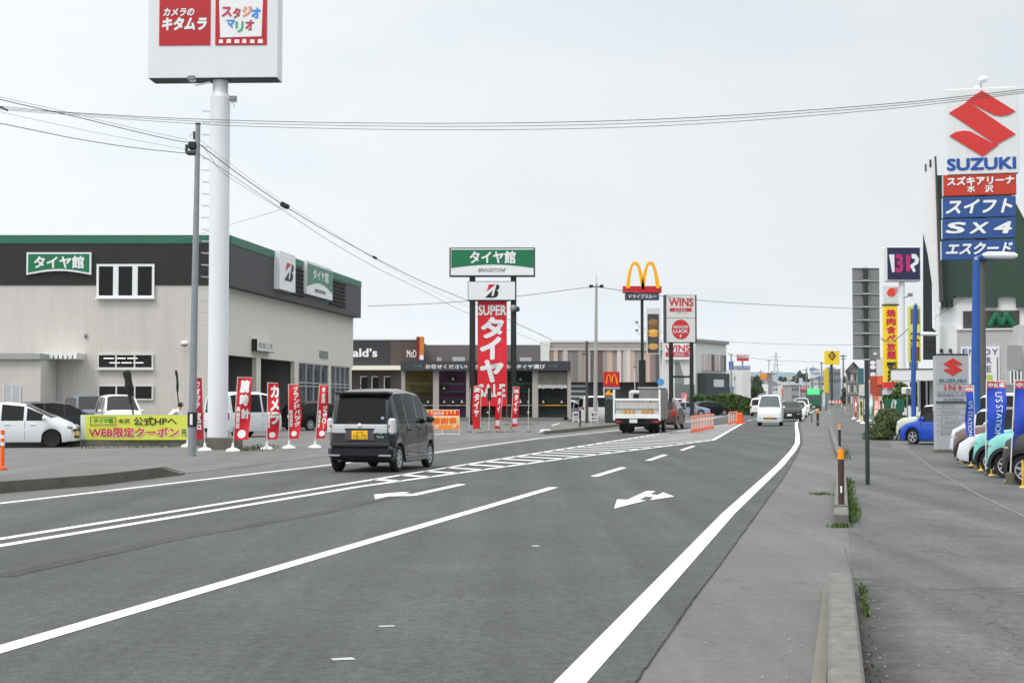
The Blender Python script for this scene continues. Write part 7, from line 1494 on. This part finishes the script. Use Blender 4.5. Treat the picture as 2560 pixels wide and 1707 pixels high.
# pink flags by hall
nobori(1704, 1020, 56, 13, 150, 'pink flag in front of the hall behind the truck', [(0, 1, M('flag pink', (240, 130, 140), .7))], [(.2, .8, '新台', .2, .8, white)], hgap=.05, group='pink flags in front of the hall')
nobori(1731, 1018, 44, 12, 160, 'shorter pink flag right of the black sign post', [(0, 1, MATS['flag pink'])], [], hgap=.05, group='pink flags in front of the hall')
nobori(1460, 1018, 50, 8, 118, 'small red flag beside the dark short pole', [(0, 1, pinky)], [], hgap=.3)
# utility poles right far
t, F = cpole(2108, 240, 886, .2, .12, 'grey utility pole with crossarms right of the yellow square sign', galv, [(2100, 890, 2116, 890, .08), (2102, 897, 2114, 897, .06)])
cpole(2054, 300, 905, .2, .13, 'thin grey utility pole left of the yellow square sign', galv, [(2050, 908, 2058, 908, .08)])
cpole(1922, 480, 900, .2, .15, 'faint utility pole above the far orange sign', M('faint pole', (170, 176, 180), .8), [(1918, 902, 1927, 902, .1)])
cpole(1828, 230, 885, .15, .1, 'thin utility pole beside the narrow blue sign', galv, [(1820, 884, 1832, 888, .06)])
rr_ = random.Random(77)
for i in range(16):
    px = rr_.uniform(1885, 2120); Y = rr_.uniform(250, 480); F = Fr(px, Y, 0); hp = rr_.uniform(6, 11); t = thing('distant_pole', 'thin grey pole among the distant roadside clutter', 'pole', F, group='thin poles along the far road'); m = MB(); m.tube((0, 0, 0), (0, 0, hp), .12, galv, n=6); m.build('pole', t)
    m = MB(); m.tube((-.9, 0, hp - .6), (.9, 0, hp - .6), .07, darkg, n=5); m.build('cross_arm', t)
# lattice transmission tower, far
F = Fr(1941, 1500, 0); t = thing('transmission_tower', 'faint lattice power tower far beyond the road', 'power tower', F); m = MB(); fm = M('faint steel', (180, 188, 194), .8); zt = F.uv(1941, 880)[1]; wb3 = 4.0
for sx_ in (-1, 1):
    for sy_ in (-1, 1): m.tube((sx_ * wb3, sy_ * wb3, 0), (sx_ * .4, sy_ * .4, zt), .35, fm, n=4)
for k in range(9): za, zb5 = zt * k / 9, zt * (k + 1) / 9; wa = wb3 + (.4 - wb3) * k / 9; wc = wb3 + (.4 - wb3) * (k + 1) / 9; m.tube((-wa, -wa, za), (wc, -wc, zb5), .22, fm, n=4); m.tube((wa, -wa, za), (-wc, -wc, zb5), .22, fm, n=4)
for f in (.6, .75, .9): m.tube((-6, 0, zt * f), (6, 0, zt * f), .35, fm, n=4)
m.build('lattice', t)
# distant hills
hm = M('distant hill', (96, 118, 130), .95, var=.06, vs=.002)  # haze put into the base colour: paler, bluer hillside
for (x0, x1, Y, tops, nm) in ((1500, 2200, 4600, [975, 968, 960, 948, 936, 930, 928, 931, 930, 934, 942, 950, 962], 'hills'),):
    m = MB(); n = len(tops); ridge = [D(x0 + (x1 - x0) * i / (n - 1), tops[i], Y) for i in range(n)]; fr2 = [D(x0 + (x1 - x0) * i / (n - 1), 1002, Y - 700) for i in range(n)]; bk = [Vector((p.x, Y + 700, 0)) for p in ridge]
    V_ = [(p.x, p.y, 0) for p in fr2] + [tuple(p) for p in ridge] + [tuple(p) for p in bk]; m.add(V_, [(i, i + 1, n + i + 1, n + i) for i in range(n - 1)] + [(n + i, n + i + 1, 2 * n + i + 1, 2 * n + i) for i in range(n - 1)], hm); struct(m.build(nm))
# far low town band to close the horizon behind the left shops and beyond the frame
rr_ = random.Random(21)
for i in range(9):
    px = [1310, 1250, 880, 700, -150, 2620, 2700, 2760, 2840][i]; Y = 260 + 17 * i; wd = 40
    blk('distant_building', ['pale shed behind the hall roof at left', 'grey shed between the restaurant and the hall', 'low pale house behind the burger restaurant', 'low white house hidden behind the tyre shop', 'pale house beyond the annex at far left', 'white shop beyond the right edge', 'grey shop beyond the right edge', 'brown shop beyond the right edge', 'pale shop beyond the right edge'][i], (px - wd, 965 - (i % 3) * 6, px + wd, 1020), Y, [dw, dg, db][i % 3], roof=dg)
# ================================================================ overhead wires
m_wire = M('cable black', (38, 40, 42), .7); m_wire2 = M('cable grey', (104, 112, 118), .7)
def wire(label, pts, A, B, r=.012, mat=None, beads=()):
    """pts: photo pixels of the sagging span; A,B: (px, depth) of the two supports"""
    a = D(A[0], 1002, A[1]); b = D(B[0], 1002, B[1]); ang = math.degrees(math.atan2(b.y - a.y, b.x - a.x)); F = Fr(A[0], A[1], ang)
    P = [F.uv(x, y) for x, y in pts]; out_ = []
    for i in range(len(P) - 1):
        p0, p1, p2, p3 = P[max(i - 1, 0)], P[i], P[i + 1], P[min(i + 2, len(P) - 1)]
        for k in range(5):
            t_ = k / 5; out_.append(tuple(.5 * ((2 * p1[c]) + (-p0[c] + p2[c]) * t_ + (2 * p0[c] - 5 * p1[c] + 4 * p2[c] - p3[c]) * t_ ** 2 + (-p0[c] + 3 * p1[c] - 3 * p2[c] + p3[c]) * t_ ** 3) for c in (0, 1)))
    out_.append(P[-1])
    t = thing('overhead_cable', label, 'cable', F); m = MB(); m.path([(u, 0, z) for u, z in out_], r * .78, mat or m_wire, 6); m.build('cable', t)
    for (x, y, L_, rad) in beads: u, z = F.uv(x, y); u2, z2 = F.uv(x + 6, y + 3); d_ = Vector((u2 - u, 0, z2 - z)).normalized(); c = Vector((u, 0, z)); m = MB(); m.tube(c - d_ * L_ / 2, c + d_ * L_ / 2, rad, black, n=8); m.build('splice_box', t)
    return t
wire('uppermost of the three long cables crossing the whole sky', [(-60, 258), (0, 266), (180, 282), (566, 301), (1088, 309), (1633, 299), (2177, 264), (2560, 224), (2640, 215)], (0, 44), (2560, 34), .011)
wire('middle of the three long cables crossing the whole sky', [(-60, 264), (0, 271), (180, 284), (566, 307), (1088, 316.5), (1633, 307), (2177, 270), (2560, 229), (2640, 221)], (0, 44.4), (2560, 34.4), .009, beads=[(10, 272, .3, .03)])
wire('lowest of the three long cables crossing the whole sky', [(-60, 268), (0, 274), (180, 288), (566, 314), (1088, 325), (1633, 316), (2177, 277), (2560, 233), (2640, 225)], (0, 44.8), (2560, 34.8), .009)
wire('thick dark cable from the grey pole falling away to the right with splice boxes', [(500, 362), (600, 438), (712, 515), (820, 580), (938, 645), (1060, 706), (1200, 765), (1380, 850)], (497, 39.7), (1460, 98), .016, beads=[(712, 514, .4, .09), (937, 644, .3, .05)])
wire('second cable below the thick dark one falling away to the right', [(498, 385), (600, 452), (712, 528), (820, 600), (938, 668), (1060, 728), (1176, 786), (1380, 868)], (497, 39.7), (1460, 99), .010)
wire('thin cable beside the thick dark one falling away to the right', [(500, 350), (600, 428), (712, 508), (820, 574), (938, 648), (1060, 716), (1176, 768), (1380, 846)], (497, 39.7), (1460, 98.5), .006, m_wire2)
wire('curling cable drooping from the grey pole across the white column', [(505, 362), (530, 398), (548, 424), (575, 445), (640, 486), (700, 522)], (497, 39.7), (1460, 98), .007)
wire('dark cable from the grey pole rising to the upper left corner', [(-60, 234), (0, 249), (90, 270), (180, 290), (330, 327), (440, 352), (476, 356)], (-60, 31), (480, 39.7), .012)
wire('pale cable just above the dark one at upper left', [(-60, 230), (0, 243), (180, 284), (330, 320), (470, 350)], (-60, 31), (480, 39.7), .006, m_wire2)
wire('lower cable from the grey pole to the left edge', [(-60, 300), (0, 309), (100, 329), (200, 349), (330, 369), (468, 384)], (-60, 31), (480, 39.7), .011)
wire('faint pale cable between the two dark ones at left', [(-60, 266), (0, 280), (100, 302), (250, 334), (465, 374)], (-60, 31.2), (480, 39.7), .005, m_wire2)
wire('faint service wire from the splice box down to the shop roof', [(708, 522), (640, 543), (566, 564), (500, 585), (420, 604)], (708, 44.5), (420, 71), .009, m_wire2)
wire('cable from the tyre shop roof to the tall concrete pole', [(918, 765), (1060, 760), (1200, 750), (1340, 735), (1478, 717)], (918, 103), (1478, 104), .028, m_wire2)
wire('cable from the tall concrete pole to the far right past the lettered sign', [(1505, 719), (1600, 733), (1742, 750), (1900, 761), (2060, 768), (2140, 771), (2205, 770)], (1505, 104), (2205, 122), .028, m_wire2)
wire('thin cable low over the hall roof to the yellow square sign', [(1600, 820), (1742, 846), (1900, 858), (2060, 862), (2130, 862)], (1600, 230), (2130, 240), .05, M('cable faint', (160, 170, 176), .7))
wire('faint far cable above the distant sign', [(1830, 888), (1900, 897), (1960, 902), (2054, 905)], (1828, 230), (2054, 300), .05, M('cable faint', (160, 170, 176), .7))
wire('cable pair end rising from the restaurant wall to the tower pole', [(2338, 795), (2370, 774), (2405, 748), (2440, 718)], (2338, 78), (2440, 52), .012)
wire('lower cable rising from the restaurant wall to the tower pole', [(2338, 790), (2370, 770), (2400, 745), (2436, 715)], (2338, 78.3), (2440, 52.3), .010)
wire('grey cable looping from the sign back to the white column', [(2203, 846), (2215, 853), (2230, 852), (2250, 840), (2270, 822)], (2203, 96), (2270, 98), .05, M('loop cable', (130, 130, 128), .6))
# ================================================================ haze
hz = MB(); hz.box(-3500, 3500, -90, 7000, -1.0, 420, white); o = hz.build('haze'); hm_ = bpy.data.materials.new('haze air'); hm_.use_nodes = True; t_ = hm_.node_tree; t_.nodes.clear()
ou = t_.nodes.new('ShaderNodeOutputMaterial'); pv = t_.nodes.new('ShaderNodeVolumePrincipled'); pv.inputs['Color'].default_value = (.86, .92, 1, 1); pv.inputs['Density'].default_value = HAZE; pv.inputs['Anisotropy'].default_value = .2; t_.links.new(pv.outputs[0], ou.inputs['Volume'])
o.data.materials.clear(); o.data.materials.append(hm_); o['kind'] = 'stuff'; o['label'] = 'thin pale haze that fades the far end of the road'; o['category'] = 'haze'
